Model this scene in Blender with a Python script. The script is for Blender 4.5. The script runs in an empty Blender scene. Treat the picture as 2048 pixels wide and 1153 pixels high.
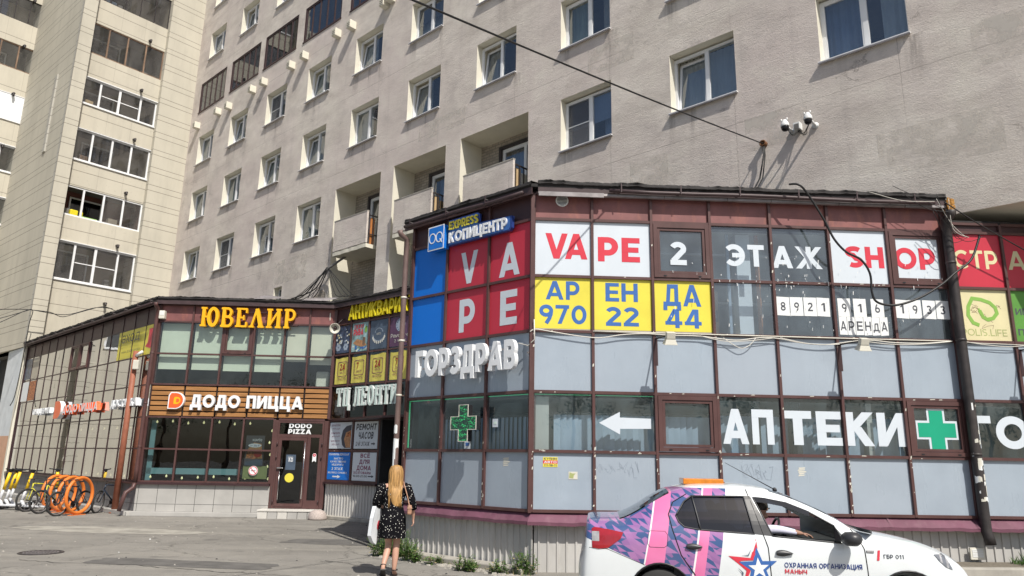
import bpy, bmesh, math, random
from mathutils import Vector, Matrix
from mathutils.geometry import tessellate_polygon
from mathutils.bvhtree import BVHTree
R = math.radians
rnd = random.Random(7)
S = bpy.context.scene
COL = S.collection

# ------------------------------------------------------------------ camera, world, sun, exposure
FPX, IW, IH = 1458.06, 2048.0, 1153.0
PITCH, ROLL, CH = R(13.382), R(0.9985), 1.75
CAM = Vector((0, 0, CH))
FWD = Vector((0, math.cos(PITCH), math.sin(PITCH)))
_u0 = Vector((0, -math.sin(PITCH), math.cos(PITCH))); _r0 = Vector((1, 0, 0))
RT = math.cos(ROLL) * _r0 + math.sin(ROLL) * _u0
UP = -math.sin(ROLL) * _r0 + math.cos(ROLL) * _u0
cam_d = bpy.data.cameras.new('camera'); cam = bpy.data.objects.new('camera', cam_d); COL.objects.link(cam)
cam_d.sensor_width = 36; cam_d.lens = 36 * FPX / IW; cam_d.clip_start = 0.05; cam_d.clip_end = 3000
mw = Matrix((RT, UP, -FWD)).transposed().to_4x4(); mw.translation = CAM; cam.matrix_world = mw
S.camera = cam

SUN_AZ, SUN_EL = R(28), R(51)          # sun stands behind the camera, to the right
SUN = Vector((math.sin(SUN_AZ) * math.cos(SUN_EL), -math.cos(SUN_AZ) * math.cos(SUN_EL), math.sin(SUN_EL)))
W = bpy.data.worlds.new('World'); S.world = W; W.use_nodes = True
nt = W.node_tree; bg = nt.nodes['Background']
sky = nt.nodes.new('ShaderNodeTexSky'); sky.sky_type = 'NISHITA'; sky.sun_disc = False
sky.sun_elevation = SUN_EL; sky.sun_rotation = math.atan2(SUN.x, SUN.y)
sky.air_density = 1.0; sky.dust_density = 2.2; sky.ozone_density = 1.0
nt.links.new(sky.outputs[0], bg.inputs[0]); bg.inputs[1].default_value = 0.098
ld = bpy.data.lights.new('sun', 'SUN'); ld.energy = 4.95; ld.angle = R(0.53); ld.color = (1, 0.95, 0.87)
lo = bpy.data.objects.new('sun', ld); COL.objects.link(lo); lo.rotation_euler = SUN.to_track_quat('Z', 'Y').to_euler()
lo.location = (10, -20, 40)
S.view_settings.view_transform = 'Standard'; S.view_settings.look = 'None'; S.view_settings.gamma = 1
S.view_settings.use_curve_mapping = False
S.view_settings.exposure = 0.1

# ------------------------------------------------------------------ surveying helpers (photo pixel -> point on a real plane)
def ray(x, y): return FWD + RT * ((x - IW / 2) / FPX) - UP * ((y - IH / 2) / FPX)
def gp(x, y, z=0.0):
    d = ray(x, y); return CAM + d * ((z - CH) / d.z)

class Fac:
    """a facade: u runs to the viewer's right, d into the building, z up; k is metres per local unit, z0 its foot"""
    def __init__(s, p0, ang, k=1.0, z0=0.0):
        a = R(ang); s.p0 = Vector((p0[0], p0[1], 0)); s.U = Vector((math.sin(a), math.cos(a), 0)); s.D = Vector((-s.U.y, s.U.x, 0)); s.k, s.z0 = k, z0
        m = Matrix((s.U * k, s.D * k, Vector((0, 0, k)))).transposed().to_4x4(); m.translation = s.p0 + Vector((0, 0, z0)); s.M = m
    def at(s, u, d, z): return s.p0 + (s.U * u + s.D * d) * s.k + Vector((0, 0, s.z0 + s.k * z))
    def px(s, x, y, d=0.0):
        r = ray(x, y); o = s.p0 + s.D * d * s.k; t = ((o - CAM).dot(s.D)) / r.dot(s.D); p = CAM + r * t
        return (p - s.p0).dot(s.U) / s.k, (p.z - s.z0) / s.k
A_F, A_G, A_P, A_LG, A_E, A_T = 87.302, -47.17, -48.02, -46.58, -50.34, 40.16
C0 = gp(1060.5, 1146)
F = Fac(C0, A_F)                                  # pharmacy front
P = Fac(C0, A_P + 180)                            # pharmacy left flank
_q = Fac(F.at(0, -.35, 0), A_F); _u, _ = _q.px(1912, 415)
BK, BZ = 1.043, -.075                             # the two blocks behind: storey unit and footing level
G = Fac(_q.at(_u, 0, 0) * BK, A_G + 180, BK, BZ)  # grey apartment wall
Y = Fac((-11.09, 22.70), A_F)                     # pizzeria front
LG = Fac((-11.09, 22.70), A_LG + 180)             # long glazed flank
E = Fac((-5.58, 22.96), A_E + 180)                # entrance flank
_l = G.px(375, 300); TC = G.at(_l[0], 0, 0)
T = Fac(TC, A_T, BK, BZ)                                  # beige tower front
TP = Fac(T.at(0, -.35, 0), A_T, BK, BZ)                   # its pier, standing proud

# ------------------------------------------------------------------ materials
MATS = {}
def nd(nt, t, **k):
    n = nt.nodes.new(t)
    for a, b in k.items(): setattr(n, a, b)
    return n
def mixc(nt, fac, a, b, mode='MIX'):
    n = nd(nt, 'ShaderNodeMix', data_type='RGBA', blend_type=mode)
    for sock, v in ((n.inputs[0], fac), (n.inputs[6], a), (n.inputs[7], b)):
        if isinstance(v, (int, float)): sock.default_value = v
        elif isinstance(v, tuple): sock.default_value = (*v[:3], 1)
        else: nt.links.new(v, sock)
    return n.outputs[2]
def math_(nt, op, a, b=0.0, c=None):
    n = nd(nt, 'ShaderNodeMath', operation=op)
    for sock, v in zip(n.inputs, (a, b) if c is None else (a, b, c)):
        if isinstance(v, (int, float)): sock.default_value = v
        else: nt.links.new(v, sock)
    return n.outputs[0]
def ramp(nt, f, a, b):
    n = nd(nt, 'ShaderNodeMapRange'); nt.links.new(f, n.inputs[0]); n.inputs[1].default_value = a; n.inputs[2].default_value = b
    return n.outputs[0]
def coords(nt, scale=(1, 1, 1), rot=(0, 0, 0), kind='Object'):
    tc = nd(nt, 'ShaderNodeTexCoord'); mp = nd(nt, 'ShaderNodeMapping'); mp.inputs['Scale'].default_value = scale; mp.inputs['Rotation'].default_value = rot
    nt.links.new(tc.outputs[kind], mp.inputs[0]); return mp.outputs[0]
def noise(nt, vec, scale, detail=4, rough=.55, out=0):
    n = nd(nt, 'ShaderNodeTexNoise'); n.inputs['Scale'].default_value = scale; n.inputs['Detail'].default_value = detail; n.inputs['Roughness'].default_value = rough
    nt.links.new(vec, n.inputs['Vector']); return n.outputs[out]
def newmat(name):
    m = bpy.data.materials.new(name); m.use_nodes = True; MATS[name] = m
    return m, m.node_tree, m.node_tree.nodes['Principled BSDF']
def bump(nt, b, h, strength, dist=.01):
    n = nd(nt, 'ShaderNodeBump'); n.inputs['Strength'].default_value = strength; n.inputs['Distance'].default_value = dist
    nt.links.new(h, n.inputs['Height']); nt.links.new(n.outputs[0], b.inputs['Normal'])
def M(name, col=None, rough=.6, var=.12, scale=2.5, stretch=(1, 1, 1), bmp=0.0, bscale=40, metal=0.0, spec=.4, dirt=0.0, dcol=(.05, .045, .04), coat=0.0):
    if name in MATS: return MATS[name]
    m, nt, b = newmat(name)
    v = coords(nt, stretch); n1 = noise(nt, v, scale)
    lo_ = tuple(c * (1 - var) for c in col); hi = tuple(min(1, c * (1 + var)) for c in col)
    c = mixc(nt, ramp(nt, n1, .3, .7), lo_, hi)
    if dirt:
        n2 = noise(nt, coords(nt, (1, 1, .35)), 3.1, 8, .7)
        c = mixc(nt, math_(nt, 'MULTIPLY', ramp(nt, n2, .52, .75), dirt), c, dcol)
    nt.links.new(c, b.inputs['Base Color'])
    b.inputs['Roughness'].default_value = rough; b.inputs['Metallic'].default_value = metal
    b.inputs['Specular IOR Level'].default_value = spec; b.inputs['Coat Weight'].default_value = coat
    if bmp: bump(nt, b, noise(nt, coords(nt), bscale, 3), bmp)
    return m
def glass(name, tint, ior, rough=0.0, base=0.0, film=0.0, fcol=(.5, .55, .55)):
    """window glass: see-through tint, fresnel mirror, optional pale diffuse film with reflections painted in"""
    m, nt, b = newmat(name)
    out = nt.nodes['Material Output']; nt.nodes.remove(b)
    tr = nd(nt, 'ShaderNodeBsdfTransparent'); tr.inputs[0].default_value = (*tint, 1)
    gl = nd(nt, 'ShaderNodeBsdfGlossy'); gl.inputs['Roughness'].default_value = rough; gl.inputs[0].default_value = (.95, .97, 1, 1)
    w = noise(nt, coords(nt), .9, 2)
    bn = nd(nt, 'ShaderNodeBump'); bn.inputs['Strength'].default_value = .12; bn.inputs['Distance'].default_value = .03; nt.links.new(w, bn.inputs['Height']); nt.links.new(bn.outputs[0], gl.inputs['Normal'])
    ge = nd(nt, 'ShaderNodeNewGeometry'); dt = nd(nt, 'ShaderNodeVectorMath', operation='DOT_PRODUCT'); nt.links.new(ge.outputs['Incoming'], dt.inputs[0]); nt.links.new(ge.outputs['Normal'], dt.inputs[1])
    f0 = ((ior - 1) / (ior + 1)) ** 2 * 1.8 + base
    p5 = math_(nt, 'POWER', math_(nt, 'SUBTRACT', 1.0, math_(nt, 'ABSOLUTE', dt.outputs['Value'])), 5.0)
    f = math_(nt, 'ADD', math_(nt, 'MULTIPLY', p5, 1 - f0), f0)
    mx = nd(nt, 'ShaderNodeMixShader'); nt.links.new(f, mx.inputs[0]); nt.links.new(tr.outputs[0], mx.inputs[1]); nt.links.new(gl.outputs[0], mx.inputs[2])
    res = mx.outputs[0]
    if film:
        df = nd(nt, 'ShaderNodeBsdfDiffuse'); df.inputs[0].default_value = (*fcol, 1)
        n2 = noise(nt, coords(nt, (1, 1, .5)), 2.3, 6)
        ff = math_(nt, 'MULTIPLY', ramp(nt, n2, .2, .8), film)
        m2 = nd(nt, 'ShaderNodeMixShader'); nt.links.new(ff, m2.inputs[0]); nt.links.new(res, m2.inputs[1]); nt.links.new(df.outputs[0], m2.inputs[2]); res = m2.outputs[0]
    nt.links.new(res, out.inputs[0]); return m

# plain materials -------------------------------------------------
M('brown_frame', (.090, .043, .040), .42, .15, dirt=.3, dcol=(.16, .12, .11))
M('brown_dark', (.045, .022, .024), .45, .15)
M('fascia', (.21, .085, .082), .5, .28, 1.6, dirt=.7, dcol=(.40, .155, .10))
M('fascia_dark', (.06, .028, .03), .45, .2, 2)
M('bitumen', (.022, .02, .02), .8, .3, 9, bmp=.6, bscale=30)
M('gutter', (.06, .038, .04), .5, .2, 4)
M('zinc', (.26, .24, .24), .45, .25, 5, metal=.4)
M('purple_sill', (.155, .065, .095), .42, .16, 3, dirt=.5, dcol=(.26, .16, .18))
M('pipe_black', (.035, .03, .03), .5, .35, 5, dirt=.4, dcol=(.12, .1, .09))
M('pipe_brown', (.15, .10, .09), .5, .2, 4)
M('pipe_rust', (.30, .105, .06), .6, .15, 6, dirt=.25, dcol=(.16, .07, .05))
M('concrete', (.36, .34, .30), .85, .18, 4, bmp=.35, bscale=60, dirt=.3, dcol=(.2, .19, .17))
M('granite', (.42, .36, .33), .7, .25, 40)
M('white_paint', (.78, .80, .82), .4, .03)
M('white_film', (.60, .655, .71), .3, .03, 1.5, dirt=.16, dcol=(.50, .53, .54))
M('white_plastic', (.70, .71, .70), .4, .05)
M('white_old', (.62, .60, .52), .5, .08)
M('pvc', (.74, .75, .76), .35, .04)
M('cream_reveal', (.66, .63, .53), .7, .05, dirt=.1, dcol=(.5, .46, .38))
M('red_sign', (.50, .035, .06), .38, .05, 1, dirt=.06, dcol=(.4, .08, .09))
M('red_letter', (.60, .04, .065), .4, .08, 2, dirt=.12, dcol=(.5, .12, .13))
M('blue_panel', (.004, .165, .66), .38, .05, 1)
M('blue_sign', (.012, .17, .62), .35, .03)
M('blue_letter', (.045, .135, .40), .4, .08, 2, dirt=.15, dcol=(.12, .2, .4))
M('navy', (.02, .045, .2), .4, .03)
M('yellow_panel', (.70, .615, .07), .4, .06, 2, dirt=.05, dcol=(.7, .6, .1))
M('yellow_letter', (.72, .60, .02), .4, .04)
M('gold_letter', (.86, .44, .012), .35, .04)
M('paper', (.74, .76, .76), .8, .03)
M('ink', (.07, .075, .09), .7, .1)
M('ink_purple', (.20, .05, .11), .6, .1)
M('silver_letter', (.60, .64, .64), .35, .06)
M('mint_letter', (.66, .80, .74), .35, .05)
M('green_cross', (.01, .33, .19), .4, .04)
M('orange_sign', (.80, .125, .03), .35, .04)
M('red_dark', (.30, .03, .03), .4, .1)
M('cream_panel', (.66, .60, .36), .5, .06)
M('leaf_green', (.22, .42, .08), .5, .06)
M('green_panel', (.10, .28, .05), .5, .1)
M('poster_slate', (.075, .105, .15), .35, .2, 3)
M('poster_purple', (.10, .05, .10), .4, .2, 2)
M('poster_dark', (.05, .07, .12), .35, .9, 7)
M('poster_aqua', (.24, .37, .38), .4, .6, 5)
M('poster_yellow', (.62, .55, .12), .45, .12, 2)
M('olive', (.36, .40, .16), .5, .1)
M('food', (.36, .13, .05), .5, .8, 18)
M('skin_food', (.42, .22, .11), .5, .3, 14)
M('steel', (.6, .6, .6), .25, .05, metal=1.0)
M('black_plastic', (.02, .02, .022), .35, .2)
M('black_gloss', (.012, .012, .014), .08, .1)
M('cable', (.015, .015, .016), .5, .1)
M('cable_white', (.62, .6, .54), .5, .06)
M('rust', (.17, .075, .03), .8, .5, 40)
M('foam', (.34, .17, .04), .9, .4, 30, bmp=1, bscale=40)
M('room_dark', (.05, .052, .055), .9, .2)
M('room_cool', (.13, .17, .18), .9, .15)
M('room_mid', (.16, .155, .15), .9, .15)
M('room_beige', (.34, .29, .23), .9, .1)
M('room_light', (.50, .48, .44), .9, .06)
M('room_red', (.16, .07, .055), .9, .2)
M('ceiling', (.55, .55, .52), .9, .05)
M('tan_board', (.5, .36, .2), .6, .1)
M('orange_board', (.42, .16, .045), .6, .1)
M('teal_bar', (.30, .52, .56), .5, .05)
M('old_wood', (.20, .13, .085), .7, .4, 8, (1, 1, .2))
M('dark_metal', (.035, .028, .028), .5, .2)
M('asphalt_dark', (.12, .115, .108), .92, .25, 3, bmp=.4, bscale=90)
M('tar', (.035, .034, .033), .7, .2)
M('asphalt_sand', (.30, .285, .25), .95, .3, 2.2, bmp=.4, bscale=90)
M('pebble', (.32, .30, .27), .9, .4, 30)
M('grout', (.05, .05, .05), .9)
m, nt, b = newmat('bulb'); b.inputs['Base Color'].default_value = (.95, .9, .6, 1); b.inputs['Emission Color'].default_value = (1, .9, .45, 1); b.inputs['Emission Strength'].default_value = .9
m, nt, b = newmat('green_neon'); b.inputs['Base Color'].default_value = (.1, .5, .25, 1); b.inputs['Emission Color'].default_value = (.12, 1, .4, 1); b.inputs['Emission Strength'].default_value = .25
m, nt, b = newmat('led_lamp'); b.inputs['Base Color'].default_value = (.9, .9, .9, 1); b.inputs['Emission Color'].default_value = (1, 1, .95, 1); b.inputs['Emission Strength'].default_value = 1.2
glass('glass_f', (.74, .82, .85), 1.5, 0, .02, .17, (.30, .41, .45))
glass('glass_up', (.74, .81, .85), 1.5, 0, .05, .26, (.36, .45, .51))  # bluish film paints sky reflection into the upper panes
glass('glass_lg', (.36, .38, .38), 2.1, 0, .30, .02)
glass('glass_y', (.82, .88, .85), 1.5, 0, .01, .03)
glass('glass_low', (.50, .56, .56), 1.5, 0, .0, .0)
glass('glass_apt', (.52, .60, .70), 1.75, 0, .04, .04)
glass('glass_tower', (.80, .82, .82), 1.5, 0, .04, .16, (.40, .38, .35))  # grey-beige film paints a soft reflection into the loggia panes
glass('glass_dark', (.018, .022, .035), 1.5, 0, .0)
glass('glass_car', (.72, .78, .76), 1.5, 0, .0)

def panel():
    m, nt, b = newmat('grey_panel'); v = coords(nt)
    oi = nd(nt, 'ShaderNodeObjectInfo')
    st = noise(nt, coords(nt, (2.2, 1, .45)), 1.2, 6, .62); bl = noise(nt, v, 1.1, 4, .6); sp = noise(nt, v, 14, 4, .7)
    c = mixc(nt, ramp(nt, bl, .3, .7), (.300, .360, .425), (.355, .420, .49))
    c = mixc(nt, math_(nt, 'MULTIPLY', oi.outputs['Random'], .5), c, (.345, .38, .43))
    c = mixc(nt, math_(nt, 'MULTIPLY', ramp(nt, st, .50, .78), .24), c, (.235, .275, .33))
    c = mixc(nt, math_(nt, 'MULTIPLY', ramp(nt, sp, .66, .78), .35), c, (.24, .26, .28))
    nt.links.new(c, b.inputs['Base Color']); b.inputs['Specular IOR Level'].default_value = .6; b.inputs['Coat Weight'].default_value = .5; b.inputs['Coat Roughness'].default_value = .12
    nt.links.new(math_(nt, 'ADD', .26, math_(nt, 'MULTIPLY', ramp(nt, st, .4, .7), .2)), b.inputs['Roughness'])
    bump(nt, b, bl, .16, .04)
panel()
# grey plaster ----------------------------------------------------
def plaster():
    m, nt, b = newmat('plaster')
    v = coords(nt)
    st = noise(nt, coords(nt, (.55, 1, 1.35), (0, R(-10), 0)), 1.0, 8, .68)
    big = noise(nt, v, .20, 4, .6); blot = noise(nt, v, .75, 5, .65)
    fine = noise(nt, coords(nt, (1, 1, 1.9)), 26, 5, .72); med = noise(nt, coords(nt, (1, 1, 2.6)), 6.5, 6, .7)
    c = mixc(nt, ramp(nt, st, .30, .72), (.49, .44, .395), (.78, .725, .655))
    c = mixc(nt, math_(nt, 'MULTIPLY', ramp(nt, big, .42, .62), .55), c, (.62, .535, .51))
    c = mixc(nt, math_(nt, 'MULTIPLY', ramp(nt, blot, .52, .68), .55), c, (.44, .395, .37))
    c = mixc(nt, math_(nt, 'MULTIPLY', ramp(nt, blot, .47, .32), .45), c, (.76, .72, .63))
    c = mixc(nt, math_(nt, 'MULTIPLY', ramp(nt, fine, .45, .8), .34), c, (.36, .33, .31))
    vr = noise(nt, coords(nt, (3.2, 1, .16)), 1.0, 6, .62)
    c = mixc(nt, math_(nt, 'MULTIPLY', ramp(nt, vr, .56, .76), .30), c, (.36, .32, .305))
    # hairline cracks and the ghost of the panel joints under the render
    vo = nd(nt, 'ShaderNodeTexVoronoi', feature='DISTANCE_TO_EDGE'); vo.inputs['Scale'].default_value = .27
    wv = nd(nt, 'ShaderNodeVectorMath', operation='ADD'); sc = nd(nt, 'ShaderNodeVectorMath', operation='SCALE'); sc.inputs['Scale'].default_value = 1.5
    nt.links.new(noise(nt, v, .9, 6, .68, 1), sc.inputs[0]); nt.links.new(coords(nt, (.7, 1, 1.3)), wv.inputs[0]); nt.links.new(sc.outputs[0], wv.inputs[1]); nt.links.new(wv.outputs[0], vo.inputs['Vector'])
    ck = math_(nt, 'MULTIPLY', math_(nt, 'LESS_THAN', vo.outputs[0], .0035), ramp(nt, blot, .50, .62))
    sx = nd(nt, 'ShaderNodeSeparateXYZ'); nt.links.new(v, sx.inputs[0])
    wob = math_(nt, 'MULTIPLY', math_(nt, 'SUBTRACT', med, .5), .05)
    zj = math_(nt, 'MODULO', math_(nt, 'ADD', math_(nt, 'ADD', sx.outputs[2], wob), 30 * 3.08 - 9.35), 3.08)
    xj = math_(nt, 'MODULO', math_(nt, 'ADD', math_(nt, 'ADD', sx.outputs[0], wob), 100 * 3.47 + .65), 3.47)
    jn = math_(nt, 'MAXIMUM', math_(nt, 'LESS_THAN', zj, .022), math_(nt, 'LESS_THAN', xj, .016))
    jn = math_(nt, 'MULTIPLY', jn, ramp(nt, big, .38, .55))
    dk = math_(nt, 'MAXIMUM', math_(nt, 'MULTIPLY', ck, .55), math_(nt, 'MULTIPLY', jn, .45))
    c = mixc(nt, dk, c, (.20, .18, .165))
    nt.links.new(c, b.inputs['Base Color']); b.inputs['Roughness'].default_value = .95; b.inputs['Specular IOR Level'].default_value = .15
    h = math_(nt, 'ADD', math_(nt, 'ADD', math_(nt, 'MULTIPLY', fine, 1.0), math_(nt, 'MULTIPLY', med, .75)), math_(nt, 'MULTIPLY', st, 1.2))
    h = math_(nt, 'SUBTRACT', h, math_(nt, 'MULTIPLY', dk, .9))
    bump(nt, b, h, .8, .020)
    return m
plaster()
# tower cladding: fine horizontal joints, pairs per storey --------
def cladding(name, base, vgap, per=2.9, z0=.35, joints=(0, .3, .98, 1.26, 1.95, 2.22)):
    m, nt, b = newmat(name)
    v = coords(nt)
    sx = nd(nt, 'ShaderNodeSeparateXYZ'); nt.links.new(v, sx.inputs[0])
    zz = math_(nt, 'MODULO', math_(nt, 'ADD', sx.outputs[2], per - z0), per)
    acc = None
    for j in joints:
        l = math_(nt, 'LESS_THAN', math_(nt, 'ABSOLUTE', math_(nt, 'SUBTRACT', zz, j + .02)), .013)
        acc = l if acc is None else math_(nt, 'MAXIMUM', acc, l)
    if vgap:
        xm = math_(nt, 'MODULO', math_(nt, 'ADD', sx.outputs[0], 50.0), vgap)
        acc2 = math_(nt, 'MULTIPLY', math_(nt, 'LESS_THAN', xm, .012), .45)
        acc = math_(nt, 'MAXIMUM', acc, acc2)
    st = noise(nt, coords(nt, (1, 1, .18)), 1.6, 7, .65)
    pit = noise(nt, v, 6.5, 8, .72)
    big = noise(nt, v, .35, 3)
    c = mixc(nt, ramp(nt, big, .3, .7), tuple(x * .93 for x in base), tuple(x * 1.05 for x in base))
    c = mixc(nt, math_(nt, 'MULTIPLY', ramp(nt, st, .46, .76), .48), c, tuple(x * .66 for x in base))
    c = mixc(nt, math_(nt, 'MULTIPLY', ramp(nt, pit, .60, .74), .5), c, (.22, .2, .17))
    c = mixc(nt, math_(nt, 'MULTIPLY', acc, .8), c, (.13, .11, .09))
    nt.links.new(c, b.inputs['Base Color']); b.inputs['Roughness'].default_value = .85
    bump(nt, b, math_(nt, 'SUBTRACT', math_(nt, 'MULTIPLY', pit, .4), acc), .35, .01)
    return m
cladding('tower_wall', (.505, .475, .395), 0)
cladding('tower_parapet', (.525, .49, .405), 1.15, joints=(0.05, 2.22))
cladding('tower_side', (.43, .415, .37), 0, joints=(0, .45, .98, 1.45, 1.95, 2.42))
# corrugated sheet, tiles, slats, asphalt, brick -------------------
def stripes(name, c1, c2, step, axis, width, rough=.5, bmpd=.0, var=.1):
    m, nt, b = newmat(name); v = coords(nt)
    sx = nd(nt, 'ShaderNodeSeparateXYZ'); nt.links.new(v, sx.inputs[0])
    md = math_(nt, 'MODULO', math_(nt, 'ADD', sx.outputs[axis], 100.0), step)
    l = math_(nt, 'LESS_THAN', md, width)
    n = noise(nt, v, 3, 6)
    c = mixc(nt, ramp(nt, n, .3, .7), tuple(x * (1 - var) for x in c1), tuple(x * (1 + var) for x in c1))
    c = mixc(nt, l, c, c2); nt.links.new(c, b.inputs['Base Color']); b.inputs['Roughness'].default_value = rough
    return m
M('corrugated', (.46, .45, .43), .5, .12, 2, (1, 1, .3), dirt=.35, dcol=(.28, .26, .22))
M('wood_slat', (.35, .17, .062), .55, .25, 3, (.4, 1, 6), spec=.3)
M('slat_gap', (.02, .012, .01), .9)
M('tile_grey', (.40, .39, .37), .6, .1, 1.5, dirt=.2, dcol=(.3, .29, .27))
M('tile_dark', (.16, .16, .165), .6, .12, 2)
M('step_tile', (.58, .56, .52), .6, .08)
def asphalt():
    m, nt, b = newmat('asphalt'); v = coords(nt)
    big = noise(nt, v, .28, 6, .65); mid = noise(nt, v, 2.2, 6, .65); fine = noise(nt, v, 70, 3, .75)
    trk = noise(nt, coords(nt, (.16, 1.5, 1), (0, 0, R(-12))), 1.0, 6, .62)
    c = mixc(nt, ramp(nt, big, .35, .65), (.200, .190, .172), (.285, .270, .244))
    c = mixc(nt, math_(nt, 'MULTIPLY', ramp(nt, trk, .50, .70), .55), c, (.335, .315, .275))
    c = mixc(nt, math_(nt, 'MULTIPLY', ramp(nt, trk, .46, .32), .35), c, (.150, .143, .132))
    c = mixc(nt, math_(nt, 'MULTIPLY', ramp(nt, mid, .52, .72), .45), c, (.34, .325, .285))
    c = mixc(nt, math_(nt, 'MULTIPLY', ramp(nt, fine, .48, .68), .55), c, (.10, .097, .09))
    c = mixc(nt, math_(nt, 'MULTIPLY', ramp(nt, fine, .40, .26), .5), c, (.38, .365, .335))
    acc = None
    for s_, thr in ((.34, .0075), (.9, .004)):
        vo = nd(nt, 'ShaderNodeTexVoronoi', feature='DISTANCE_TO_EDGE'); vo.inputs['Scale'].default_value = s_
        wv = nd(nt, 'ShaderNodeVectorMath', operation='ADD'); nt.links.new(v, wv.inputs[0])
        sc = nd(nt, 'ShaderNodeVectorMath', operation='SCALE'); sc.inputs['Scale'].default_value = .9; nt.links.new(noise(nt, v, 1.3, 6, .65, 1), sc.inputs[0]); nt.links.new(sc.outputs[0], wv.inputs[1])
        nt.links.new(wv.outputs[0], vo.inputs['Vector']); k = math_(nt, 'MULTIPLY', math_(nt, 'LESS_THAN', vo.outputs[0], thr), ramp(nt, mid, .40, .55)); acc = k if acc is None else math_(nt, 'MAXIMUM', acc, k)
    c = mixc(nt, math_(nt, 'MULTIPLY', acc, .5), c, (.06, .057, .052))
    oil = noise(nt, v, 1.05, 2, .4)
    c = mixc(nt, math_(nt, 'MULTIPLY', ramp(nt, oil, .70, .76), .5), c, (.085, .082, .078))
    spk = noise(nt, v, 8.5, 2)
    c = mixc(nt, math_(nt, 'MULTIPLY', ramp(nt, spk, .72, .76), .6), c, (.45, .43, .39))
    nt.links.new(c, b.inputs['Base Color']); b.inputs['Roughness'].default_value = .92; b.inputs['Specular IOR Level'].default_value = .2
    bump(nt, b, math_(nt, 'SUBTRACT', math_(nt, 'ADD', fine, math_(nt, 'MULTIPLY', mid, .9)), acc), .6, .014)
asphalt()
def brick():
    m, nt, b = newmat('old_brick')
    br = nd(nt, 'ShaderNodeTexBrick'); br.inputs['Scale'].default_value = 1
    br.inputs['Brick Width'].default_value = .26; br.inputs['Row Height'].default_value = .1; br.inputs['Mortar Size'].default_value = .012
    br.inputs['Color1'].default_value = (.30, .26, .215, 1); br.inputs['Color2'].default_value = (.40, .35, .29, 1); br.inputs['Mortar'].default_value = (.2, .19, .17, 1)
    v = coords(nt, rot=(R(90), 0, 0)); nt.links.new(v, br.inputs['Vector'])
    n = noise(nt, coords(nt), 3, 7, .7)
    c = mixc(nt, math_(nt, 'MULTIPLY', ramp(nt, n, .45, .7), .6), br.outputs[0], (.19, .175, .15)); nt.links.new(c, b.inputs['Base Color']); b.inputs['Roughness'].default_value = .95
    bump(nt, b, br.outputs[1], -.6, .01)
brick()

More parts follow.
